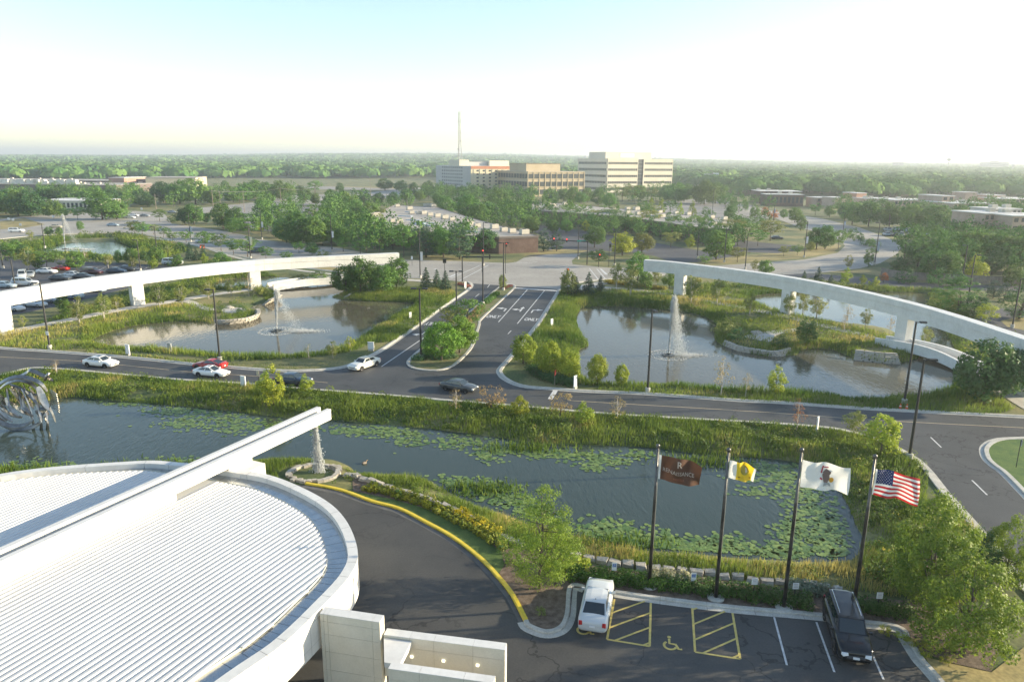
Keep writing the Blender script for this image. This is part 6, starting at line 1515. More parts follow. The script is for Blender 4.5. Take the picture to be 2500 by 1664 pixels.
# ================================================================ TALL GRASS (uncountable), ROUND THE PONDS
GRASS = leaf_mat('tall_grass', (.060, .120, .014), (.20, .25, .04), (.40, .35, .11), vary=.0, transl=.4, rough=.7)
def blades(P, hgt, wid, tint, g, lean=.35):
    n = len(P); a = g.uniform(0, 6.283, n); u = np.stack([np.cos(a), np.sin(a), np.zeros(n)], 1)
    b = g.uniform(0, 6.283, n); l = np.stack([np.cos(b), np.sin(b), np.zeros(n)], 1) * (hgt * lean * g.uniform(.2, 1, n))[:, None]
    top = P + l + np.stack([np.zeros(n), np.zeros(n), hgt], 1)
    v = np.stack([P - u * wid[:, None], P + u * wid[:, None], top], 1).reshape(-1, 3)
    return v, np.arange(n * 3).reshape(n, 3), np.repeat(tint, 3)
def inpoly(x, y, poly):
    r = np.zeros(x.shape, bool); P = [(p[0], p[1]) for p in poly]
    for (ax, ay), (bx, by) in zip(P, P[1:] + P[:1]):
        r ^= ((ay > y) != (by > y)) & (x < (bx - ax) * (y - ay) / ((by - ay) if abs(by - ay) > 1e-9 else 1e-9) + ax)
    return r
def vnoise(x, y, sc, seed):
    g = np.random.default_rng(seed); gr = g.uniform(0, 1, (64, 64)); X, Y = x / sc, y / sc
    i, j = np.floor(X).astype(int), np.floor(Y).astype(int); fx, fy = X - i, Y - j; fx, fy = fx * fx * (3 - 2 * fx), fy * fy * (3 - 2 * fy)
    q = lambda a, b: gr[a % 64, b % 64]
    return (q(i, j) * (1 - fx) + q(i + 1, j) * fx) * (1 - fy) + (q(i, j + 1) * (1 - fx) + q(i + 1, j + 1) * fx) * fy
KEEP_OUT = [[Vector((bc.x + 3.3 * math.cos(a), bc.y + 2.7 * math.sin(a), 0)) for a in np.linspace(0, 6.283, 20)[:-1]], pts(E_FAR_W + [(1155,692),(1366,706)] + E_FAR_E[1:] + E_EAST + E_NEAR[::-1]), pts(FORECOURT)]
def grass_area(px, dens, h0, h1, label, seed, wid=.035, sd=(0.05, 50), tbias=0., patchy=.3, cat='grass'):
    """tall grass over a ground polygon, kept off water and paving"""
    g = np.random.default_rng(seed); poly = [(p.x, p.y) for p in pts(px)]
    x0, x1 = min(p[0] for p in poly), max(p[0] for p in poly); y0, y1 = min(p[1] for p in poly), max(p[1] for p in poly)
    n = int((x1 - x0) * (y1 - y0) * dens); x, y = g.uniform(x0, x1, n), g.uniform(y0, y1, n)
    k = inpoly(x, y, poly); x, y = x[k], y[k]
    for ko in KEEP_OUT: kk = ~inpoly(x, y, ko); x, y = x[kk], y[kk]
    s = pond_sdf(x, y); kk = (s > sd[0]) & (s < sd[1]); x, y, s = x[kk], y[kk], s[kk]
    nz = vnoise(x, y, 2.2, seed) * .6 + vnoise(x, y, 6.5, seed + 1) * .4
    kk = nz > patchy * .8 * g.uniform(.6, 1.2, len(x)); x, y, nz, s = x[kk], y[kk], nz[kk], s[kk]
    z = ground_z(x, y) - .03
    c2 = vnoise(x, y, 3.7, seed + 5) * .55 + vnoise(x, y, 11, seed + 6) * .45
    hh = (h0 + (h1 - h0) * np.clip((nz - .25) * 1.9, 0, 1)) * g.uniform(.6, 1.2, len(x))
    tint = np.clip(c2 * 1.75 - .46 + g.uniform(-.16, .22, len(x)) + tbias, 0, 1)
    o = np.array([x.mean(), y.mean(), 0.])
    v, f, t = blades(np.stack([x, y, z], 1) - o, hh, wid * g.uniform(.6, 1.5, len(x)), tint, g)
    ob = add_mesh('tall_grass', v, f, GRASS, None, False, t, loc=o)
    return tag(ob, label, cat, kind='stuff')
NEAR_N = [(a, b + 3) for a, b in E_NEAR if a <= 2300]
grass_area(NEAR_N + [(2260,1260),(2100,1280),(2040,1195),(1980,1132),(1900,1118),(1620,1094),(1317,1080),(1040,1044),(809,1024),(558,1001),(286,978),(125,976),(0,984),(-120,1000)], 46, .28, .85, 'tall green grass on the bank between ring drive and front pond', 201, wid=.045, patchy=.34)
grass_area([(1290,1262),(1450,1312),(1552,1338),(1709,1350),(1897,1366),(2074,1362),(2110,1320),(2230,1420),(2200,1460),(2050,1436),(1866,1418),(1709,1396),(1572,1384),(1404,1360),(1300,1335)], 60, .35, .95, 'grasses between boulders and front pond', 202, wid=.035, tbias=.12)
grass_area([(600,1122),(740,1112),(850,1135),(949,1152),(1036,1160),(1145,1220),(1290,1270),(1290,1335),(1211,1298),(1123,1248),(1036,1214),(905,1172),(850,1160),(820,1180),(740,1178),(640,1168)], 70, .3, .85, 'yellow-green grasses on the near shore below the waterfall', 203, wid=.03, tbias=.18)
grass_area([(2100,1280),(2310,1210),(2380,1290),(2430,1340),(2380,1480),(2250,1480),(2110,1400)], 40, .4, 1.0, 'tall grass right of the front pond', 204, wid=.04)
# strips round the other ponds
def shore_grass(px, dens, h0, h1, label, seed, sdmax=3.2, tb=0.05, wid=.05): grass_area(px, dens, h0, h1, label, seed, wid, (0.0, sdmax), tb, .28)
shore_grass([(200,870),(200,800),(430,770),(520,780),(660,740),(640,720),(500,715),(480,690),(640,665),(860,690),(1060,700),(1060,760),(900,850),(700,900)], 26, .45, 1.2, 'tall grass around the left pond', 211, 3.6)
shore_grass([(1360,980),(1380,735),(1640,735),(1770,770),(1790,850),(2000,830),(2250,820),(2160,790),(1900,745),(1800,715),(2000,695),(2300,705),(2360,880),(2360,975),(2200,990)], 24, .45, 1.2, 'tall grass around the right pond', 212, 3.4)
shore_grass([(40,640),(60,590),(200,572),(330,590),(370,620),(320,650)], 10, .8, 1.8, 'tall grass around the far left pond', 213, 6, wid=.11)
grass_area([(980,830),(1120,720),(1090,700),(1000,705),(860,712),(850,730),(1010,742),(960,790),(900,840)], 22, .4, 1.1, 'meadow grass between the left pond and the boulevard', 214, .05, (0.0, 14), .0)
grass_area([(1370,712),(1480,715),(1640,728),(1650,755),(1500,746),(1425,748),(1412,770),(1430,843),(1408,860),(1415,915),(1300,900),(1262,870),(1320,795)], 24, .5, 1.3, 'tall meadow grass between boulevard and right pond', 215, .05, (0.0, 16), .0)
grass_area([(-60,830),(0,812),(184,782),(430,742),(520,745),(520,785),(330,792),(220,830),(300,860),(500,884),(480,892),(300,868),(0,846)], 16, .3, .8, 'dry meadow on the bank above the left pond', 216, .05, (0.0, 30), .42)
grass_area([(0,775),(130,752),(260,722),(430,690),(600,660),(640,672),(500,700),(420,730),(296,750),(184,772),(0,808)], 12, .4, 1.2, 'scrubby meadow under the left beam', 217, .07, (0.0, 60), .3)
grass_area([(1480,705),(1640,715),(1900,755),(2180,820),(2170,850),(2030,850),(1960,845),(1890,860),(1780,840),(1750,790),(1700,765),(1640,750)], 14, .3, .9, 'scrubby meadow on the point of the right pond', 218, .06, (0.0, 30), .32)
grass_area([(1640,700),(1900,690),(2250,705),(2150,712),(1910,715),(1830,724),(1880,755),(1700,722)], 9, .5, 1.3, 'tall grass beyond the shaded beam', 219, .08, (0.0, 30), .08)
grass_area([(280,575),(345,580),(450,605),(560,640),(640,660),(430,665),(400,640),(345,612),(300,590)], 4.5, .8, 1.8, 'rough green bank beyond the left beam', 220, .16, (0.3, 60), .0)
grass_area([(1430,960),(1580,968),(1800,984),(2097,1003),(2400,1015),(2500,1010),(2420,960),(2310,955),(2246,968),(2097,974),(1794,955),(1473,940)], 26, .3, .9, 'grass strip between right pond and ring drive', 221, .045, (0., 9), .08)
grass_area([(2300,830),(2500,890),(2500,960),(2420,920),(2345,880)], 10, .4, 1.1, 'scrub under the right end of the shaded beam', 222, .08, (0., 30), 0)
# short-cropped turf blades along the road edges
grass_area([(690,945),(900,862),(990,818),(1080,752),(1140,712),(1120,716),(1060,752),(970,812),(880,860),(760,890),(500,884),(120,855),(122,859),(300,873),(640,904)], 20, .06, .16, 'mown verge along the left side of the boulevard', 230, .05, (0.5, 60), .2)

# perennials and low bushes mixed into the banks: leafy mounds nobody could count
PEREN = leaf_mat('bank_perennial', (.040, .095, .018), (.17, .22, .035), (.50, .40, .06), vary=0., transl=.3)
def mounds(px, n, rmin, rmax, label, seed, per=46, leaf=.085, sdmax=40):
    g = np.random.default_rng(seed); poly = [(p.x, p.y) for p in pts(px)]
    x0, x1 = min(p[0] for p in poly), max(p[0] for p in poly); y0, y1 = min(p[1] for p in poly), max(p[1] for p in poly)
    x, y = g.uniform(x0, x1, n * 6), g.uniform(y0, y1, n * 6); k = inpoly(x, y, poly); x, y = x[k], y[k]
    for ko in KEEP_OUT: kk = ~inpoly(x, y, ko); x, y = x[kk], y[kk]
    s = pond_sdf(x, y); kk = (s > .5) & (s < sdmax) & (vnoise(x, y, 4, seed) > .42); x, y = x[kk][:n], y[kk][:n]
    r = g.uniform(rmin, rmax, len(x)); cen = np.stack([x, y, ground_z(x, y) + r * .75], 1); o = cen.mean(0); o[2] = 0
    v, f, t = leaf_cloud(g, cen - o, r, per, leaf, .9); t = np.clip(np.repeat(g.uniform(-.15, .45, len(x)), per * 4) + t * .75, 0, 1)
    tag(add_mesh('bank_plants', v, f, PEREN, None, False, t, loc=o), label, 'plants', kind='stuff')
mounds(NEAR_N + [(2260,1260),(2100,1280),(2040,1195),(1980,1132),(1900,1118),(1620,1094),(1317,1080),(1040,1044),(809,1024),(558,1001),(286,978),(125,976),(0,984)], 900, .22, .6, 'leafy plants among the grass of the near bank', 240)
mounds([(1370,712),(1480,715),(1640,728),(1650,755),(1500,746),(1425,748),(1412,770),(1430,843),(1408,860),(1415,915),(1300,900),(1262,870),(1320,795)], 160, .35, .9, 'leafy plants between boulevard and right pond', 241)
mounds([(0,775),(130,752),(260,722),(430,690),(600,660),(640,672),(640,705),(500,720),(420,735),(296,752),(184,774),(0,812)], 150, .5, 1.3, 'bushes under the left beam', 242, leaf=.14)
mounds([(1480,705),(1640,715),(1900,755),(2180,820),(2170,850),(2030,850),(1960,845),(1890,860),(1780,840),(1750,790),(1700,765),(1640,750)], 150, .35, .9, 'leafy plants on the point of the right pond', 243)
mounds([(980,830),(1120,720),(1090,700),(1000,705),(860,712),(850,730),(1010,742),(960,790),(900,840)], 120, .35, .9, 'leafy plants between left pond and boulevard', 244)
mounds([(280,575),(345,580),(450,605),(560,640),(640,660),(430,665),(400,640),(345,612),(300,590)], 170, .7, 1.7, 'bushes on the rough bank beyond the left beam', 245, leaf=.2)
mounds([(200,870),(200,800),(430,770),(520,745),(640,700),(640,740),(520,790),(330,795),(240,835),(540,872),(700,880),(640,900),(400,885)], 150, .3, .8, 'leafy plants round the left pond', 246)
mounds([(1290,1262),(1450,1312),(1709,1350),(2074,1362),(2110,1320),(2230,1420),(2200,1460),(2050,1436),(1709,1396),(1404,1360),(1300,1335)], 130, .2, .5, 'leafy plants between boulders and front pond', 247, leaf=.06)
mounds([(600,1122),(850,1135),(1036,1160),(1145,1220),(1290,1270),(1290,1335),(1123,1248),(905,1172),(740,1178)], 110, .2, .45, 'leafy plants on the near shore', 248, leaf=.055)
mounds([(2080,1130),(2240,1180),(2330,1290),(2300,1420),(2120,1420),(2110,1300)], 130, .3, .8, 'leafy plants right of the front pond', 249)
mounds([(0,590),(110,578),(330,572),(360,610),(330,640),(0,650)], 140, .7, 1.7, 'bushes round the far left pond', 250, leaf=.2)
mounds([(1640,690),(1900,690),(2250,702),(2150,712),(1910,715),(1830,724),(1700,722)], 110, .5, 1.2, 'bushes beyond the shaded beam', 251, leaf=.15)
mounds([(2280,730),(2500,840),(2500,960),(2420,920),(2345,880),(2300,800)], 120, .5, 1.4, 'bushes under the right end of the shaded beam', 252, leaf=.14)
# ================================================================ WATER LILIES
PAD = leaf_mat('lily_pad', (.06, .13, .035), (.20, .28, .07), vary=.2, transl=.1, rough=.35)
g = np.random.default_rng(300)
patches = [((330,985),60,5,60),((420,1003),70,10,90),((520,1015),80,18,150),((450,1035),60,12,70),((600,1035),60,14,80),((690,1040),40,10,50),((560,1050),40,10,30),((60,1140),60,16,70),((150,1140),60,12,40),((400,1140),70,14,60),((480,1128),60,10,40),((880,1050),90,10,120),((960,1058),70,10,90),((1000,1075),40,14,50),((1120,1080),70,12,90),((1190,1110),35,18,60),((1225,1100),40,10,40),((1330,1105),60,12,70),((1420,1112),80,10,90),((1480,1125),60,12,70),((1455,1140),30,12,30),((1560,1108),50,8,40),((1120,1180),60,18,90),((1190,1200),70,18,110),((1250,1225),50,16,60),((1310,1255),50,16,50),((1480,1290),60,22,110),((1570,1315),80,20,150),((1680,1335),90,18,150),((1760,1325),60,20,90),((1830,1350),60,16,80),((1860,1140),70,10,60),((1900,1160),80,16,110),((1960,1200),60,30,140),((1990,1260),50,40,160),((2020,1300),40,40,120),((1930,1340),60,24,140),((1850,1200),40,10,40),((1940,1290),50,24,90),((2040,1345),30,18,60)]
P = []
for (cx, cy), sx, sy, n in patches:
    for _ in range(int(n * 1.7)):
        q = G(cx + g.normal(0, sx * .62), cy + g.normal(0, sy * .62), WATER_Z + .025); P.append((q.x, q.y))
P = np.array(P); s = pond_sdf(P[:, 0], P[:, 1]); P = P[s < -.35]
d = np.hypot(P[:, 0], P[:, 1]); P = P[np.argsort(d)]
def pad_mesh():
    mb = MB(); mb.face([(0, 0, .012)] + [(math.cos(a), math.sin(a), .012 + .02 * math.sin(a * 3)) for a in np.linspace(.25, 6.03, 11)]); return mb
pm = pad_mesh().build('lily_pad', PAD); me = pm.data; bpy.data.objects.remove(pm)
at = me.attributes.new('tint', 'FLOAT', 'POINT'); at.data.foreach_set('value', np.full(len(me.vertices), .6, dtype=np.float32))
for i in range(min(290, len(P))):
    o = bpy.data.objects.new('lily_pad', me); COL.objects.link(o); o.location = (P[i, 0], P[i, 1], WATER_Z + .015 + .004 * (i % 6)); r = g.uniform(.11, .25); o.scale = (r, r, 1); o.rotation_euler = (0, 0, g.uniform(0, 6.28))
    tag(o, 'green lily pad floating on the near side of the front pond', 'lily pad', 'lily pads on the near side of the front pond')
vs, fs, ts = [], [], []
base = np.array([(0, 0)] + [(math.cos(a), math.sin(a)) for a in np.linspace(.3, 6.0, 8)])
rest = P[290:]; n = len(rest); rot = g.uniform(0, 6.28, n); sc = g.uniform(.13, .27, n)
cs, sn = np.cos(rot) * sc, np.sin(rot) * sc
v = np.zeros((n, 9, 3)); v[:, :, 0] = base[None, :, 0] * cs[:, None] - base[None, :, 1] * sn[:, None] + rest[:, :1]; v[:, :, 1] = base[None, :, 0] * sn[:, None] + base[None, :, 1] * cs[:, None] + rest[:, 1:]; v[:, :, 2] = (WATER_Z + .02 + .004 * (np.arange(n) % 7))[:, None]
f = np.stack([np.zeros((n, 7), int) + (np.arange(n) * 9)[:, None], np.arange(1, 8)[None] + (np.arange(n) * 9)[:, None], np.arange(2, 9)[None] + (np.arange(n) * 9)[:, None]], 2).reshape(-1, 3)
tag(add_mesh('lily_pads', v.reshape(-1, 3), f, PAD, None, False, np.repeat(g.uniform(0, 1, n), 9)), 'lily pads spread along the shores of the front pond', 'lily pads', kind='stuff')
# emergent reeds standing in the pond
for i, (px, py, lb) in enumerate([(1290, 1093, 'clump of pickerelweed in the front pond, left of centre'), (1720, 1128, 'clump of reeds by the far shore near the yellow flag'), (370, 1140, 'reeds at the roof edge, left of the beam'), (20, 1150, 'bushy reeds at the lower left shore'), (1180, 1195, 'leafy water plants on the near shore'), (1500, 1330, 'dark water plants before the feathery tree')]):
    q = G(px, py, WATER_Z); n = 500; gg = np.random.default_rng(400 + i)
    Pp = np.stack([gg.normal(0, 2.2, n), gg.normal(0, .7, n), np.zeros(n) - .05], 1); v, f, t = blades(Pp, gg.uniform(.3, .8, n), gg.uniform(.04, .09, n), gg.uniform(0, .55, n), gg, .5)
    ob = add_mesh('reed_clump', v, f, GRASS, None, False, t, loc=q); tag(ob, lb, 'reeds', kind='stuff')
# duck
dk = empty('duck', G(890, 1131, WATER_Z), .6, 'small brown duck swimming near the stone basin', 'duck')
mb = MB(); mb.tube([(-.28, 0, .14), (-.2, 0, .08), (0, 0, .07), (.16, 0, .09), (.2, 0, .2), (.22, 0, .28), (.27, 0, .31)], [.02, .11, .15, .11, .055, .06, .03], 10); mb.build('body', mat('duck_brown', (.16, .09, .05), (.34, .28, .2), scale=6), dk, True)
mb = MB(); mb.box((.33, 0, .29), (.1, .05, .025), top=(.6, .7)); mb.build('bill', mat('duck_bill', (.55, .25, .04)), dk)
for s in (-1, 1):
    mb = MB(); mb.box((-.04, s * .14, .13), (.3, .03, .12), top=(.7, .6)); mb.build('wing', mat('duck_wing', (.12, .08, .06), (.5, .46, .4), scale=9), dk)
# ================================================================ FAR BUILDINGS
def solve_len(C, d, px):
    lo, hi = 0., 400.
    s = 1 if proj(C + d * 5)[0] > proj(C)[0] else -1
    for _ in range(40):
        m = (lo + hi) / 2
        if (proj(C + d * m)[0] - px) * s < 0: lo = m
        else: hi = m
    return lo
GLASSD = mat('office_glass', (.045, .055, .055), (.09, .10, .10), scale=.25, rough=.12, spec=.7)
CREAM = mat('cream_panel', (.58, .53, .42), (.64, .59, .48), scale=.1, rough=.8)
BEIGE = mat('tan_concrete', (.46, .37, .24), (.52, .43, .29), scale=.1, rough=.85)
GREYW = mat('grey_render', (.42, .41, .39), (.48, .47, .44), scale=.1, rough=.85)
BRICK = mat('brown_brick', (.12, .075, .058), (.175, .115, .09), scale=.4, rough=.9, fine=.2, fscale=6)
PBRICK = mat('pinkish_brick', (.40, .29, .22), (.48, .36, .28), scale=.3, rough=.9, fine=.12, fscale=4)
GRAVEL = mat('gravel_roof', (.30, .275, .24), (.41, .375, .33), scale=.12, rough=.95, fine=.1, fscale=2)
PALEROOF = mat('pale_roof', (.55, .54, .52), (.66, .65, .62), scale=.1, rough=.9)
UNIT = mat('rooftop_unit', (.48, .44, .36), (.58, .53, .44), scale=.6, rough=.7)
SKYL = mat('skylight_panel', (.20, .25, .30), (.30, .36, .41), scale=.8, rough=.2)
TERRA = mat('terracotta_band', (.42, .17, .09), (.5, .22, .12), scale=.5)
class Bld:
    def __init__(s, px, base, a, name, label, cat='building'):
        s.C = G(px, base); s.a = R_(a); s.u = Vector((math.cos(s.a), math.sin(s.a), 0)); s.w = Vector((-math.sin(s.a), math.cos(s.a), 0))
        s.root = empty(name, s.C, s.a, label, cat)
    def box(s, name, m, x0, x1, y0, y1, z0, z1, parent=None):
        mb = MB(); mb.box(((x0 + x1) / 2, (y0 + y1) / 2, (z0 + z1) / 2), (x1 - x0, y1 - y0, z1 - z0)); return mb.build(name, m, parent or s.root)
# white office: bands of glass between proud spandrels, recessed stair glazing
b = Bld(1481, 470, 27, 'white_office', 'tall cream office block with window bands and white rooftop panel')
H = height_of(b.C, 387); Lr = solve_len(b.C, b.u, 1639); Ll = solve_len(b.C, b.w, 1409)
fl = 5; fh = H / (fl + .25)
x1a, x2a = Lr * .455, Lr * .545
b.box('wall', GLASSD, .3, Lr - .3, .3, Ll - .3, 0, H - .6)
for (xa, xb) in ((0, x1a), (x2a, Lr)):
    for k in range(fl + 1):
        z0 = k * fh - (fh * .28 if k else 0); z1 = k * fh + fh * .36 if k < fl else H
        b.box('spandrel', CREAM, xa, xb, 0, 1.2, max(0, z0), z1)
        if k < fl:
            gp = b.box('window_band', GLASSD, xa + .6, xb - .6, .22, .3, z1, (k + 1) * fh - fh * .28)
            mb = MB(); n = 16
            for i in range(n + 1): x = xa + .6 + (xb - xa - 1.2) * i / n; mb.box((x, .16, (z1 + (k + 1) * fh - fh * .28) / 2), (.16, .12, fh * .36))
            tag(mb.build('mullions', CREAM, gp), kind='stuff')
    for x in (xa, xb - .6): b.box('pier', CREAM, x + (.02 if x else 0), x + .58, -.05, .9, 0, H - .02)
for k in range(9): b.box('stair_glazing_bar', GREYW, x1a + .05, x2a - .05, .12, .22, k * H / 9, k * H / 9 + .18)
b.box('stair_fin', CREAM, x2a - 1.0, x2a + .4, -.6, .2, 0, H - .3)
for k in range(fl + 1):
    z0 = k * fh - (fh * .28 if k else 0); z1 = k * fh + fh * .36 if k < fl else H
    b.box('spandrel', CREAM, -.004, 1.2, 1.21, Ll, max(0, z0) + .01, z1 - .01)
    if k < fl:
        gp = b.box('window_band', GLASSD, .2, .28, 2.5, Ll - 1, z1, (k + 1) * fh - fh * .28)
        mb = MB()
        for i in range(19): mb.box((.15, 2.5 + (Ll - 3.5) * i / 18, (z1 + (k + 1) * fh - fh * .28) / 2), (.12, .16, fh * .36))
        tag(mb.build('mullions', CREAM, gp), kind='stuff')
b.box('pier', CREAM, -.05, .9, 1.3, 2.6, 0, H - .02); b.box('pier', CREAM, -.05, .9, Ll - 1.2, Ll + .01, 0, H - .02)
b.box('roof', PALEROOF, .5, Lr - .5, 1.3, Ll - .3, H - .5, H - .15)
ph = height_of(b.C, 373) - H
pent = b.box('penthouse', CREAM, Lr * .08, Lr * .78, Ll * .25, Ll * .8, H - .2, H + ph + 1.0)
b.box('roof_sign', mat('blank_sign_white', (.8, .8, .78)), Lr * .30, Lr * .51, Ll * .25 - .3, Ll * .25 - .05, H + ph * .15 + .6, H + ph * .75 + 1.0)
# tan office: individual windows in a concrete grid
b = Bld(1288, 480, 27, 'tan_office', 'tan concrete office block with a grid of square windows')
H = height_of(b.C, 421); Lr = solve_len(b.C, b.u, 1425); Ll = solve_len(b.C, b.w, 1216)
b.box('wall', BEIGE, 0, Lr, 0, Ll, 0, H); b.box('parapet', BEIGE, -.35, Lr + .35, -.35, Ll + .35, H, H + .7); b.box('roof', GRAVEL, 0, Lr, 0, Ll, H + .7, H + .75)
fh = H / 3.05
for k in range(3):
    zc = k * fh + fh * .58
    for i in range(10):
        x = (i + .5) * Lr / 10; w = b.box('window', GLASSD, x - Lr * .042, x + Lr * .042, -.10, .3, zc - fh * .29, zc + fh * .29); b.box('sill', BEIGE, x - Lr * .045, x + Lr * .045, -.45, -.11, zc - fh * .35, zc - fh * .295, w)
    for i in range(11):
        y = (i + .5) * Ll / 11; w = b.box('window', GLASSD, -.10, .3, y - Ll * .039, y + Ll * .039, zc - fh * .29, zc + fh * .29); b.box('sill', BEIGE, -.45, -.11, y - Ll * .042, y + Ll * .042, zc - fh * .35, zc - fh * .295, w)
for i in range(11): b.box('pilaster', BEIGE, i * Lr / 10 - .3, i * Lr / 10 + .3, -.4, .2, 0, H - .02)
pz = height_of(b.C, 404) - H
b.box('penthouse', BEIGE, Lr * .08, Lr * .68, Ll * .2, Ll * .75, H + .6, H + pz + 1.5)
b.box('penthouse_trim', mat('trim_dark_tan', (.30, .25, .18)), Lr * .07, Lr * .69, Ll * .19, Ll * .76, H + pz + 1.5, H + pz + 1.8)
# hotel slab
b = Bld(1149, 474, 30, 'slab_hotel', 'grey and cream slab block with small windows and a terracotta band')
H = height_of(b.C, 406); Lr = solve_len(b.C, b.u, 1310); Ll = solve_len(b.C, b.w, 1065)
b.box('wall', GREYW, 0, Lr, 0, Ll, 0, H); b.box('roof', PALEROOF, .4, Lr - .4, .4, Ll - .4, H, H + .3)
b.box('terracotta_band', TERRA, .5, Lr + .2, -.35, .4, H - 2.2, H + .25)
fh = H / 8
for k in range(8):
    for i in range(11):
        y = Ll * .22 + i * Ll * .056; b.box('window', GLASSD, -.12, .2, y, y + Ll * .022, k * fh + fh * .35, k * fh + fh * .8)
CREAM2 = mat('cream_render', (.60, .53, .36), (.66, .58, .42), scale=.2)
for i in range(11): b.box('pilaster', CREAM2, Lr * (.04 + i * .09), Lr * (.075 + i * .09), -.5, .3, 0, H - 2.4)
b.box('facade', CREAM2, .3, Lr - .3, -.15, .4, 0, H - 2.3)
for k in range(7):
    for i in range(10): b.box('window', GLASSD, Lr * (.085 + i * .09), Lr * (.115 + i * .09), -.24, .2, k * fh + fh * .5, k * fh + fh * .95)
b.box('stair_block', mat('pale_cream', (.62, .57, .44)), Lr * .0, Lr * .14, Ll * .3, Ll * .6, H, H + 5.5); b.box('stair_block', MATS['pale_cream'], Lr * .45, Lr * .75, Ll * .3, Ll * .6, H, H + 5.0); b.box('plant_room', GREYW, Lr * .15, Lr * .44, Ll * .35, Ll * .6, H, H + 3.8)  # stair blocks have a paler cream of their own than the facade
# lattice mast
mg = G(1123, 466); mh = height_of(mg, 268); mast_o = empty('lattice_mast', mg, .3, 'thin steel lattice radio mast rising above the hotel slab', 'mast')
STL = mat('mast_steel', (.30, .30, .30), (.42, .40, .38), scale=.1)
mb = MB(); W0, W1 = 4.4, .9
def leg(k, t): r = W0 + (W1 - W0) * min(1, t * 1.5) if t < .66 else W1; a = k * 2 * math.pi / 3; return Vector((math.cos(a) * r, math.sin(a) * r, t * mh))
for k in range(3): 
    mb = MB(); mb.tube([leg(k, t) for t in np.linspace(0, .97, 12)], .24, 5); mb.build('leg', STL, mast_o)
mb = MB()
for i in range(22):
    t0_, t1_ = i / 22.7, (i + 1) / 22.7
    for k in range(3): mb.tube([leg(k, t0_), leg((k + 1) % 3, t1_)], .085, 4, False); mb.tube([leg(k, t0_), leg((k + 1) % 3, t0_)], .07, 4, False)
tag(mb.build('bracing', STL, mast_o), kind='stuff')
mb = MB(); mb.tube([(0, 0, mh * .95), (0, 0, mh)], .15, 5); mb.build('tip', STL, mast_o)
for t, s in ((.98, 1.6), (.86, 1.2), (.72, 1.0)):
    mb = MB(); mb.tube([(-s * 1.3, 0, t * mh), (s * 1.3, 0, t * mh)], .12, 4); mb.tube([(-s * 1.3, 0, t * mh - 1.5), (-s * 1.3, 0, t * mh + 2)], .14, 4); mb.tube([(s * 1.3, 0, t * mh - 1.5), (s * 1.3, 0, t * mh + 2)], .14, 4); mb.build('antenna_arm', STL, mast_o)
for t, x in ((.62, 1.2), (.52, -1.3)):
    mb = MB(); mb.lathe((x, -.4, t * mh), [(.2, -.6), (.9, -.3), (.9, .5), (.3, .7)], 10); mb.build('dish', GREYW, mast_o)
# low brick offices with gravel roofs
def brick_office(px, z, label, unit_px, sky_px, wall_m=BRICK, win=None):
    p = pts(px, z); o = Vector((p[0].x, p[0].y, 0)); root = empty('brick_office', o, 0, label, 'building'); q = [(a.x - o.x, a.y - o.y) for a in p]
    mb = MB(); mb.prism(q, 0, z - .12); mb.build('wall', wall_m, root)
    mb = MB(); mb.prism(q, z - .12, z - .02); mb.build('roof', GRAVEL, root)
    n = len(q)
    for i in range(n):
        a, c = Vector((*q[i], 0)), Vector((*q[(i + 1) % n], 0)); mb = MB(); swept(mb, [a, c], [(-.12, z - .5), (-.12, z + .12), (.22, z + .12), (.22, z - .5)][::-1]); mb.build('roof_edge', mat('roof_edge_brown', (.16, .13, .11)), root)
    gg = random.Random(int(px[0][0]))
    for (x, y) in unit_px:
        c = G(x, y, z) - o; s = gg.uniform(.9, 1.3); w = 2.1 * s, 1.6 * s, 1.15 * s
        mb = MB(); mb.box((c.x, c.y, z + w[2] / 2 + .2), w, .45); u_ = mb.build('rooftop_unit', UNIT, root)
        mb = MB(); mb.box((c.x, c.y, z + .10), (w[0] * 1.1, w[1] * 1.1, .25), .45); mb.build('curb', mat('unit_curb', (.2, .19, .18)), u_)
        mb = MB(); mb.lathe((c.x, c.y, z + w[2] + .2), [(.5 * s, 0), (.5 * s, .12)], 10); mb.build('fan', mat('fan_dark', (.1, .1, .1)), u_)
    for (x, y) in sky_px:
        c = G(x, y, z) - o; mb = MB(); mb.box((c.x, c.y, z + .12), (6.5, 2.0, .3), -.45, top=(.97, .7)); mb.build('skylight', SKYL, root)
    return root, o
ra, oa = brick_office([(1314,576),(1218,579),(1140,575),(1040,566),(950,562),(884,538),(962,501),(1063,505),(1160,535)], 5.2, 'low brown brick office with broad gravel roof and many rooftop units',
 [(1310-60,568),(1230,565),(1207,558),(1165,555),(1147,550),(1140,545),(1103,538),(1086,534),(1068,530),(1050,527),(1035,523),(1023,523),(1005,522),(975,545),(960,543),(1000,512),(1040,504),(1058,506),(1050,504),(970,505),(920,528),(905,530),(1300-20,572)], [(1150,566),(1060,552),(1020,545),(1010,538),(990,528),(1045,545),(1005,518),(1030,549)])
for px in (1192,1212,1232,1252):
    g0 = G(px, 611); mb = MB(); mb.lathe((g0.x - oa.x, g0.y - oa.y - .3, 1.6), [(.25, 0), (.25, .4)], 8); mb.build('wall_lamp', PALEROOF, ra)
mb = MB(); g0, g1 = G(1198, 598), G(1282, 599); swept(mb, [Vector((g0.x - oa.x, g0.y - oa.y - .15, 0)), Vector((g1.x - oa.x, g1.y - oa.y - .15, 0))], [(0, 1.0), (0, 2.4), (.2, 2.4), (.2, 1.0)][::-1]); mb.build('window_strip', GLASSD, ra)
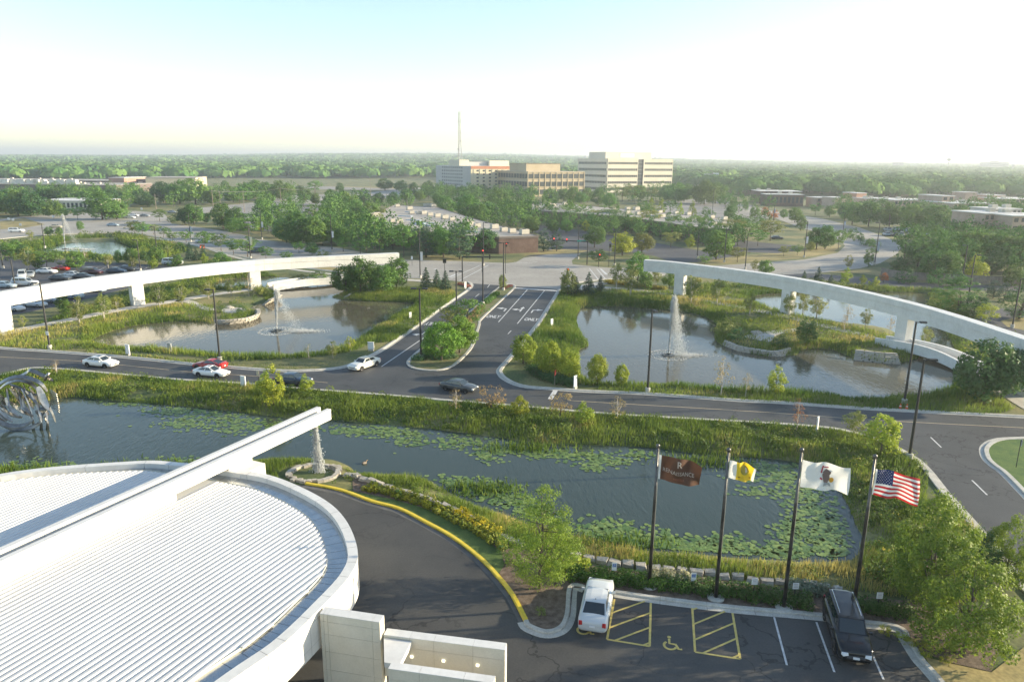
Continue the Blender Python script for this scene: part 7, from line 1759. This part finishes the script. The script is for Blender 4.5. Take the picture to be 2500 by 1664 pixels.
rb_, ob_ = brick_office([(1298,513),(1300,497),(1380,497),(1452,504),(1586,516),(1700,527),(1800,537),(1794,559),(1735,559),(1610,541),(1521,529),(1400,520)], 5.0, 'long low brick office with pale roof behind street trees',
 [(1335,505),(1352,503),(1380,500),(1532,512),(1554,513),(1532,522),(1558,524),(1611,520),(1650,522),(1616,531),(1737,533),(1768,537),(1740,549),(1765,548),(1680,525),(1500,515),(1340,500),(1310,507)], [(1590,527),(1640,533),(1480,520)])
def box_bld(x0, x1, base, top, depth, m, roof_m, label, a=0, wins=(0, 0), name='flat_block', wm=GLASSD, units=0, group=None):
    C = G(x0, base); d = Vector((math.cos(R_(a)), math.sin(R_(a)), 0)); L = solve_len(C, d, x1); h = height_of(C, top)
    root = empty(name, C, R_(a), label, 'building', group)
    mb = MB(); mb.box((L / 2, depth / 2, h / 2), (L, depth, h)); mb.build('wall', m, root)
    mb = MB(); mb.box((L / 2, depth / 2, h + .12), (L + .6, depth + .6, .3)); r = mb.build('roof', roof_m, root)
    for k in range(wins[1]):
        for i in range(wins[0]):
            fh_ = h / wins[1]; x = (i + .5) * L / wins[0]; mb = MB(); mb.box((x, -.02, k * fh_ + fh_ * .55), (L / wins[0] * .55, .12, fh_ * .5)); mb.build('window', wm, root)
    gg = random.Random(int(x0) * 3 + int(top))
    for i in range(units):
        mb = MB(); mb.box((gg.uniform(.05, .95) * L, gg.uniform(.2, .8) * depth, h + .9), (2.4, 2, 1.4)); mb.build('rooftop_unit', UNIT, r)
    return root
AG = 'brick apartment blocks at the right'
AP = [(2392,2480,600,522,16,PBRICK,'nearest brick apartment block at the right edge',8,(7,4)),(2460,2600,607,528,16,PBRICK,'brick apartment wing running out of the right edge',5,(8,4)),(2415,2480,592,511,12,mat('pale_stone',(.52,.48,.42),(.58,.54,.48),scale=.2),'pale upper storey of the nearest apartment block',8,(6,5)),(2293,2322,535,479,18,PBRICK,'narrow brick stair tower among the apartments',10,(2,4)),(2322,2425,540,497,24,PBRICK,'mid-distance brick apartment range with pale roof',8,(10,3)),(2352,2380,508,470,12,PBRICK,'square brick rooftop tower left of two',10,(0,0)),(2417,2449,508,477,14,PBRICK,'square brick rooftop tower right of two',10,(0,0)),(2180,2300,520,489,22,PBRICK,'low brick apartment range behind the green belt',6,(12,2)),(2440,2600,512,486,24,PBRICK,'far brick apartment range at the right edge',5,(14,2)),(2088,2112,505,472,14,mat('orange_brick',(.36,.19,.12),(.42,.24,.16),scale=.3),'orange brick tower left of the apartments',15,(0,0)),(2037,2064,510,483,14,PBRICK,'small brick tower beside the orange one',12,(0,0)),(1853,1955,497,467,24,BRICK,'brown brick block behind the curving avenue',-3,(9,2)),(1870,1960,503,475,14,BRICK,'lower brown brick wing behind the curving avenue',-3,(9,1)),(1992,2040,506,483,14,PBRICK,'brick house block between tower and avenue',6,(4,2)),(2110,2190,508,485,16,PBRICK,'distant low brick range left of the apartments',5,(8,1))]
for x0, x1, ba, tp, dp_, m, lb, a, w in AP: box_bld(x0, x1, ba, tp, dp_, m, PALEROOF, lb, a, w, 'apartment_block', units=2 if x1 - x0 > 60 else 0, group=AG)
MROOF = mat('mall_roof_tan', (.33, .30, .26), (.42, .38, .33), scale=.1); MALLW = mat('mall_wall_brown', (.13, .10, .09), (.17, .13, .12), scale=.1); SHELLW = mat('mall_white_bay', (.72, .70, .62), (.6, .57, .48), scale=.3)
r = box_bld(-150, 285, 469, 449, 60, MALLW, MROOF, 'long low dark mall at the far left', 0, name='mall', units=9)
r2 = box_bld(-150, 275, 452, 438, 50, MALLW, MROOF, 'rear range of the mall with white loading bays', 0, name='mall', units=6)
C = G(-150, 469)
for px in (5,22,36,53,68,79,95,114,120,131,158,176,187,203,217):
    g0 = G(px, 469); o = r.location; hh = height_of(C, 449)
    mb = MB(); mb.box((g0.x - o.x, 4 + (px % 3), hh + 2.4), (4.6, 5, 3.6), 0, top=(.85, .85)); mb.build('rooftop_bay', SHELLW, r)
box_bld(268, 306, 464, 434, 40, mat('mall_brick', (.34, .20, .15), (.42, .27, .2), scale=.2), PALEROOF, 'brick entrance block of the mall', 0, name='mall_entrance')
box_bld(318, 372, 462, 438, 40, MALLW, MROOF, 'mall wing with white fascia panels', 0, (3, 1), name='mall_wing', wm=SHELLW)
box_bld(358, 480, 465, 434, 50, mat('mall_cream', (.50, .44, .31), (.56, .5, .36), scale=.1), MROOF, 'cream store with a thin overhanging roof', 12, name='store')
box_bld(92, 235, 513, 490, 26, mat('store_cream', (.58, .55, .46), (.66, .63, .54), scale=.1), PALEROOF, 'single-storey pale store behind the roadside trees', 0, (14, 1), 'store', GLASSD)
box_bld(40, 125, 470, 458, 20, GREYW, PALEROOF, 'small grey annex before the mall', 0, name='annex')
# houses
def house(px, base, w, d, h, roof_h, label, wm, rm, a=.2, group='small far houses'):
    g = G(px, base); gz = float(ground_z(np.array([g.x]), np.array([g.y]))[0]); root = empty('house', (g.x, g.y, gz), a, label, 'house', group)
    mb = MB(); mb.box((0, 0, h / 2), (w, d, h)); mb.build('wall', wm, root)
    mb = MB(); e = .5; A = [(-w / 2 - e, -d / 2 - e, h), (w / 2 + e, -d / 2 - e, h), (w / 2 + e, d / 2 + e, h), (-w / 2 - e, d / 2 + e, h), (-w / 2 - e, 0, h + roof_h), (w / 2 + e, 0, h + roof_h)]
    for f in ((0, 1, 5, 4), (2, 3, 4, 5), (0, 4, 3), (1, 2, 5), (0, 3, 2, 1)): mb.face([A[i] for i in f])
    r_ = mb.build('roof', rm, root); mb = MB(); mb.box((w * .25, d * .1, h + roof_h * .8), (.9, .9, roof_h)); mb.build('chimney', BRICK, r_)
    for s in (-.3, .0, .3): mb = MB(); mb.box((s * w, -d / 2 - .02, h * .55), (1.3, .1, 1.5)); mb.build('window', GLASSD, root)
HW, HO, HR, HG = mat('house_white', (.72, .70, .65)), mat('house_ochre', (.58, .42, .25)), mat('house_red_roof', (.36, .12, .08)), mat('house_grey_roof', (.36, .36, .36))
HL = [(758,431,11,9,6,4,'white house with red roof beyond the dry field, left',HW,HR),(1724,455,26,16,8,7,'grey gabled house beside the billboard',HW,HG),(1770,458,14,10,6,1,'small flat white building right of the billboard',HW,PALEROOF),(560,430,12,9,5,3,'pale house at the wood edge',HW,HG),(635,405,24,14,7,6,'far pale house above the field',HW,HG),(748,394,26,16,8,6,'orange far building near the horizon',HO,HR),(395,422,20,14,7,5,'orange house in the far wood, left',HO,HR),(290,412,18,12,6,5,'small orange house in the far wood',HO,HR),(262,413,18,12,6,5,'small ochre house left of the orange one',HO,HR),(275,412,16,12,6,4,'small tan house between two orange ones',HO,HG),(125,402,22,14,7,6,'cream house in the far left wood',HW,HR),(110,403,22,14,7,6,'cream house left of the other cream house',HW,HO),(70,402,24,14,7,6,'orange-roofed house, far left wood',HO,HR),(40,402,24,14,7,6,'reddish house at the far left',HO,HR),(1590,451,12,10,5,3,'white shed right of the white office',HW,HG)]
for px, ba, w, d_, h, rh, lb, wm, rm in HL: house(px, ba, w, d_, h, rh, lb, wm, rm, rnd.uniform(-.4, .4))
g = G(1745, 458); bb = empty('billboard', g, -.1, 'blank white billboard above the trees', 'billboard'); z0, z1 = height_of(g, 434), height_of(g, 422)
mb = MB(); mb.box((0, 0, (z0 + z1) / 2), (7, .4, z1 - z0)); mb.build('board', mat('billboard_white', (.8, .8, .78)), bb)
for s in (-2, 2): mb = MB(); mb.tube([(s, .3, 0), (s, .3, z1)], .2, 6); mb.build('post', POLE, bb)
# horizon: tower blocks and water towers
def far_at(px, dist):
    g = G(px, 470); d = Vector((g.x, g.y, 0)).normalized() * dist; return d
FARB = mat('far_concrete', (.36, .36, .34), (.44, .43, .41), scale=.02)
for x0, x1, top, dist, lb in ((2380,2452,396,3000,'long pale slab block on the right horizon'),(2170,2196,396,3200,'small pale block on the horizon left of the slab'),(2403,2428,394,2990,'raised middle of the horizon slab block')):
    p0, p1 = far_at(x0, dist), far_at(x1, dist); d = p1 - p0; gz = float(ground_z(np.array([p0.x]), np.array([p0.y]))[0]); p0.z = gz
    root = empty('tower_block', p0, math.atan2(d.y, d.x), lb, 'building'); h = height_of(p0, top); L = d.length
    mb = MB(); mb.box((L / 2, 15, h / 2), (L, 30, h)); w_ = mb.build('wall', FARB, root)
    for k in range(4): mb = MB(); mb.box((L / 2, -.2, h * (.35 + .15 * k)), (L * .94, .5, h * .05)); mb.build('window_band', GLASSD, root)
    mb = MB(); mb.box((L / 2, 15, h + .5), (L * .98, 29, 1)); mb.build('roof', FARB, root)
for px, top, dist, lb in ((2305,386,2600,'thin water tower on the right horizon'),(2463,400,2600,'water tower right of the horizon slab'),(1018,374,4200,'white water tower on the horizon above the field'),(1427,380,3600,'tiny water tower left of the white office roof')):
    p0 = far_at(px, dist); p0.z = float(ground_z(np.array([p0.x]), np.array([p0.y]))[0]); h = height_of(p0, top); root = empty('water_tower', p0, 0, lb, 'water tower')
    mb = MB(); mb.lathe((0, 0, 0), [(3.5, 0), (2, h * .3), (2, h * .75)], 10); mb.build('stem', FARB, root)
    mb = MB(); r_ = dist / 500; mb.lathe((0, 0, h), [(2, -r_ * 1.8), (r_, -r_ * 1.3), (r_ * 1.25, -r_ * .7), (r_, -r_ * .15), (.3, 0)], 14); mb.build('tank', FARB, root, True)
# utility poles and wires
UP = [(382,515,474),(522,523,463),(538,500,469),(597,518,465),(687,508,457),(770,492,455),(905,480,435)]
WOOD = mat('pole_wood', (.19, .16, .13), (.26, .22, .18), scale=1); up = []
for i, (px, py, pt) in enumerate(UP):
    g = G(px, py); h = height_of(g, pt); root = empty('utility_pole', g, 0, 'tall wooden utility pole by the far road, ' + ['first from the left', 'second from the left, leaning', 'third from the left, shorter', 'fourth from the left', 'fifth from the left', 'sixth from the left', 'last, near the dry field'][i], 'utility pole', 'utility poles along the far road')
    mb = MB(); mb.tube([(0, 0, 0), (0, 0, h)], [.19, .13], 7); mb.build('pole', WOOD, root)
    mb = MB(); mb.box((0, 0, h - .8), (2.6, .14, .16)); mb.build('crossarm', WOOD, root); up.append(g + Vector((0, 0, h - .6)))
for i, (a, b_) in enumerate([(0, 1), (1, 3), (3, 4), (4, 5), (5, 6), (2, 3)]):
    A_, B_ = up[a], up[b_]
    for k, s in enumerate((-1.0, 1.0)):
        mb = MB(); mb.tube([A_.lerp(B_, t) + Vector((0, s, -4 * (A_ - B_).length / 60 * t * (1 - t))) - A_ for t in np.linspace(0, 1, 13)], .05, 4)
        tag(mb.build('power_line', mat('wire_grey', (.16, .16, .15)), loc=A_), ['near', 'far'][k] + ' power line in the span between utility poles %s' % ['one and two', 'two and four', 'four and five', 'five and six', 'six and seven', 'three and four'][i], 'power line', 'power lines')
# wooden fence
fp = crom(pts([(2150,672),(2200,681),(2290,687),(2350,690),(2420,694),(2500,697)]), 4); fo = Vector((fp[0].x, fp[0].y, 0)); fr_ = empty('wooden_fence', fo, 0, 'weathered grey board fence along the drive at the right', 'fence')
FW = mat('fence_grey_wood', (.17, .15, .13), (.25, .22, .19), scale=1.5)
for q in sub_path(fp, 2.4):
    q = [a - fo for a in (q[0], q[-1])]; d = q[1] - q[0]
    if d.length < .5: continue
    mb = MB(); n = 12
    for i in range(n): c = q[0].lerp(q[1], (i + .5) / n); mb.box((c.x, c.y + rnd.uniform(-.02, .02), 1.0 + rnd.uniform(-.03, .03)), (d.length / n * .9, .03, 2.0), math.atan2(d.y, d.x))
    tag(mb.build('board_panel', FW, fr_), kind='stuff'); mb = MB(); mb.box((q[0].x, q[0].y, 1.05), (.12, .12, 2.1)); mb.build('post', FW, fr_)
# orange barrier on the avenue strip
ob2 = empty('road_barrier', G(494, 605), -.5, 'orange road barrier between two street trees', 'barrier')
mb = MB(); mb.box((0, 0, .75), (2.2, .08, .55)); mb.build('board', ORANGE, ob2)
for s in (-.9, .9): mb = MB(); mb.box((s, 0, .5), (.08, .5, 1.0), top=(1, .2)); mb.build('leg', ORANGE, ob2)

# ================================================================ DISTANT WOODS (reads as one mass)
FOREST = leaf_mat('distant_leaf', (.042, .115, .030), (.140, .230, .058), vary=0., transl=.12, rough=.95); FOREST.node_tree.nodes['Principled BSDF'].inputs['Specular IOR Level'].default_value = .05
g = np.random.default_rng(500)
EX = [-200, 0, 330, 480, 560, 700, 1000, 1060, 1200, 1300, 1480, 1640, 1700, 1800, 1900, 2050, 2200, 2350, 2700]
EY = [443, 443, 443, 438, 436, 437, 439, 440, 446, 447, 447, 452, 460, 474, 479, 484, 488, 484, 490]
pos = []
def sp_(d): return 12.0 + d / 65.
d = 360.
while d < 7600:
    s = sp_(d); x0, x1 = -d * .80, d * .80; n = int((x1 - x0) / s)
    xs_ = x0 + (np.arange(n) + g.uniform(0, 1, n)) * s; ys_ = d + g.uniform(-.5, .5, n) * s
    for x, y in zip(xs_, ys_):
        px, py = proj((x, y, 0))
        if py < np.interp(px, EX, EY) + g.normal(0, 1.0): pos.append((x, y, s))
    d += s * .9
pos = np.array(pos)
z = ground_z(pos[:, 0], pos[:, 1])
big = vnoise(pos[:, 0] / 3, pos[:, 1] / 3, 25, 77)
# thin out the residential belt on the left where roofs and gaps show
keep = (pos[:, 0] > -60) | (g.uniform(0, 1, len(pos)) < .45 + .6 * big); pos, z, big = pos[keep], z[keep], big[keep]
def wood(sel, label, q, seed, ls=.30):
    g = np.random.default_rng(seed); P = pos[sel]; zz = z[sel]; n = len(P)
    hgt = (8.5 + 6 * g.uniform(0, 1, n)) * (1 + P[:, 2] / 160); r = P[:, 2] * .62 * g.uniform(.8, 1.25, n)
    m = q; N = n * m
    dd = g.normal(0, 1, (N, 3)); dd[:, 2] = np.abs(dd[:, 2]) * 1.0 - .25; dd /= np.linalg.norm(dd, axis=1)[:, None]
    rad = g.uniform(.82, 1.03, N); ci = np.repeat(np.arange(n), m)
    ctr = np.stack([P[ci, 0], P[ci, 1], zz[ci] + hgt[ci] * .52], 1)
    p = ctr + dd * rad[:, None] * np.stack([r[ci], r[ci], hgt[ci] * .5], 1)
    nn = dd + g.normal(0, .20, (N, 3)); nn /= np.linalg.norm(nn, axis=1)[:, None]
    t = g.normal(0, 1, (N, 3)); u = np.cross(nn, t); u /= np.linalg.norm(u, axis=1)[:, None]; w = np.cross(nn, u)
    s = (r[ci] * ls * g.uniform(.6, 1.3, N))[:, None]
    v = np.stack([p - u * s, p + w * s * .8, p + u * s, p - w * s * .8], 1).reshape(-1, 3)
    tint = np.clip(np.repeat(g.uniform(0, .8, n), m) + g.uniform(-.1, .25, N), 0, 1)
    tag(add_mesh('distant_wood', v, np.arange(N * 4).reshape(N, 4), FOREST, None, False, np.repeat(tint, 4)), label, 'wood', kind='stuff')
dist = np.hypot(pos[:, 0], pos[:, 1])
print('near wood', (dist < 900).sum(), len(dist)); wood(dist < 900, 'dense green wood in the middle distance', 560, 501, .105)
wood((dist >= 900) & (dist < 2200), 'wooded suburbs stretching into the distance', 110, 502, .2)
wood(dist >= 2200, 'far wooded ridge on the horizon', 26, 503)
# filler trees in the green belts, each a tree of its own
BELT = [((1030,470),(1330,500),26,'maple'),((700,500),(1000,560),16,'maple'),((1330,470),(1700,500),26,'maple'),((2030,515),(2420,560),26,'maple'),((2200,600),(2500,680),12,'maple'),((1350,520),(1800,560),14,'locust'),((20,480),(480,510),20,'oak'),((500,470),(720,500),10,'oak'),((1080,520),(1300,570),16,'maple'),((1750,470),(1960,520),12,'maple'),((1440,545),(1800,582),26,'locust'),((640,520),(900,600),26,'maple'),((1800,545),(1870,575),5,'locust'),((2230,520),(2500,560),30,'maple'),((1280,515),(1460,540),10,'maple'),((1000,480),(1300,500),30,'maple'),((2260,625),(2500,675),20,'maple'),((880,600),(1140,625),10,'maple')]
BLBL = ['tree filling the belt below the slab block and offices', 'tree between the old lots and the brick office', 'tree in the screen before the white office', 'tree thickening the belt before the apartments', 'tree in the dark grove behind the board fence', 'tree on the long brick building lots', 'tree in the broad belt before the mall', 'tree along the far road with utility poles', 'tree behind the gravel roof of the brick office', 'tree near the brown brick block'] + ['x'] * 8
gg = random.Random(9); FILL = []
ROADS = [pts(AVE), pts([(1298,513),(1300,497),(1452,504),(1800,537),(1794,559),(1521,529)], 3), pts([(1314,576),(1140,575),(950,562),(884,538),(962,501),(1063,505)], 3)]
for (c0, c1, n, key), lb in zip(BELT, BLBL):
    for i in range(n):
        for _ in range(20):
            px, py = gg.uniform(c0[0], c1[0]), gg.uniform(c0[1], c1[1]); q = G(px, py)
            if not any(inpoly(np.array([q.x]), np.array([q.y]), rd)[0] for rd in ROADS) and min((q.x - a) ** 2 + (q.y - b_) ** 2 for a, b_ in TREES) > 25: break
        else: continue
        h = gg.uniform(8, 12.5) if key != 'locust' else gg.uniform(6, 9)
        FILL.append((q.x, q.y, h)); TREES.append((q.x, q.y))
def filler(pts_, label, seed):
    """the rest of the belt trees, past the three hundred built singly, as one mass"""
    g = np.random.default_rng(seed); V_, T_ = [], []; mbt = MB()
    for x, y, h in pts_:
        cen, rad = profile_clumps(g, OV, 34, h, h * .11, .45); cen[:, :2] *= g.uniform(1.0, 1.3); v, f, t = leaf_cloud(g, cen, rad, 16, h * .036)
        V_.append(v + np.array([x, y, 0])); T_.append(np.clip(t * .7 + g.uniform(-.1, .35), 0, 1)); mbt.tube([(x, y, 0), (x, y, h * .5)], [h * .016, h * .01], 5)
    v = np.concatenate(V_); t = np.concatenate(T_)
    tag(add_mesh('belt_trees', v, np.arange(len(v)).reshape(-1, 4), FOREST, None, False, t), label, 'trees', kind='stuff')
    tag(mbt.build('belt_trunks', BARK), 'trunks under the belts of trees in the middle distance', 'trunks', kind='stuff')
for x in np.arange(1305, 1800, 12):
    q = G(x + gg.uniform(-6, 6), np.interp(x, [1298, 1521, 1610, 1735, 1800], [543, 561, 575, 594, 594]) + gg.uniform(0, 9)); FILL.append((q.x, q.y, gg.uniform(5.5, 8.5)))
for x in np.arange(890, 1130, 17):
    q = G(x + gg.uniform(-6, 6), np.interp(x, [884, 950, 1140], [560, 592, 606]) + gg.uniform(0, 12)); FILL.append((q.x, q.y, gg.uniform(6, 9.5)))
for x in np.arange(0, 480, 16):
    q = G(x + gg.uniform(-8, 8), gg.uniform(472, 486)); FILL.append((q.x, q.y, gg.uniform(7, 11)))
for x in np.arange(2240, 2500, 13):
    q = G(x + gg.uniform(-6, 6), gg.uniform(585, 612)); FILL.append((q.x, q.y, gg.uniform(7, 10)))
filler(FILL, 'green belts of trees between the lots in the middle distance', 600)
# ================================================================ HAZE
hb = MB(); hb.box((0, 5000, 72.5), (18400, 13400, 151)); hz = hb.build('haze', None)
hm = bpy.data.materials.new('haze_air'); hm.use_nodes = True; nt = hm.node_tree; nt.nodes.remove(nt.nodes['Principled BSDF'])
pv = nt.nodes.new('ShaderNodeVolumePrincipled'); pv.inputs['Color'].default_value = (.86, .93, 1.0, 1); pv.inputs['Density'].default_value = 0.00024; pv.inputs['Anisotropy'].default_value = 0.35
nt.links.new(pv.outputs[0], nt.nodes['Material Output'].inputs['Volume'])
hz.data.materials.clear(); hz.data.materials.append(hm); tag(hz, 'thin summer haze over the whole scene', 'haze', kind='stuff')
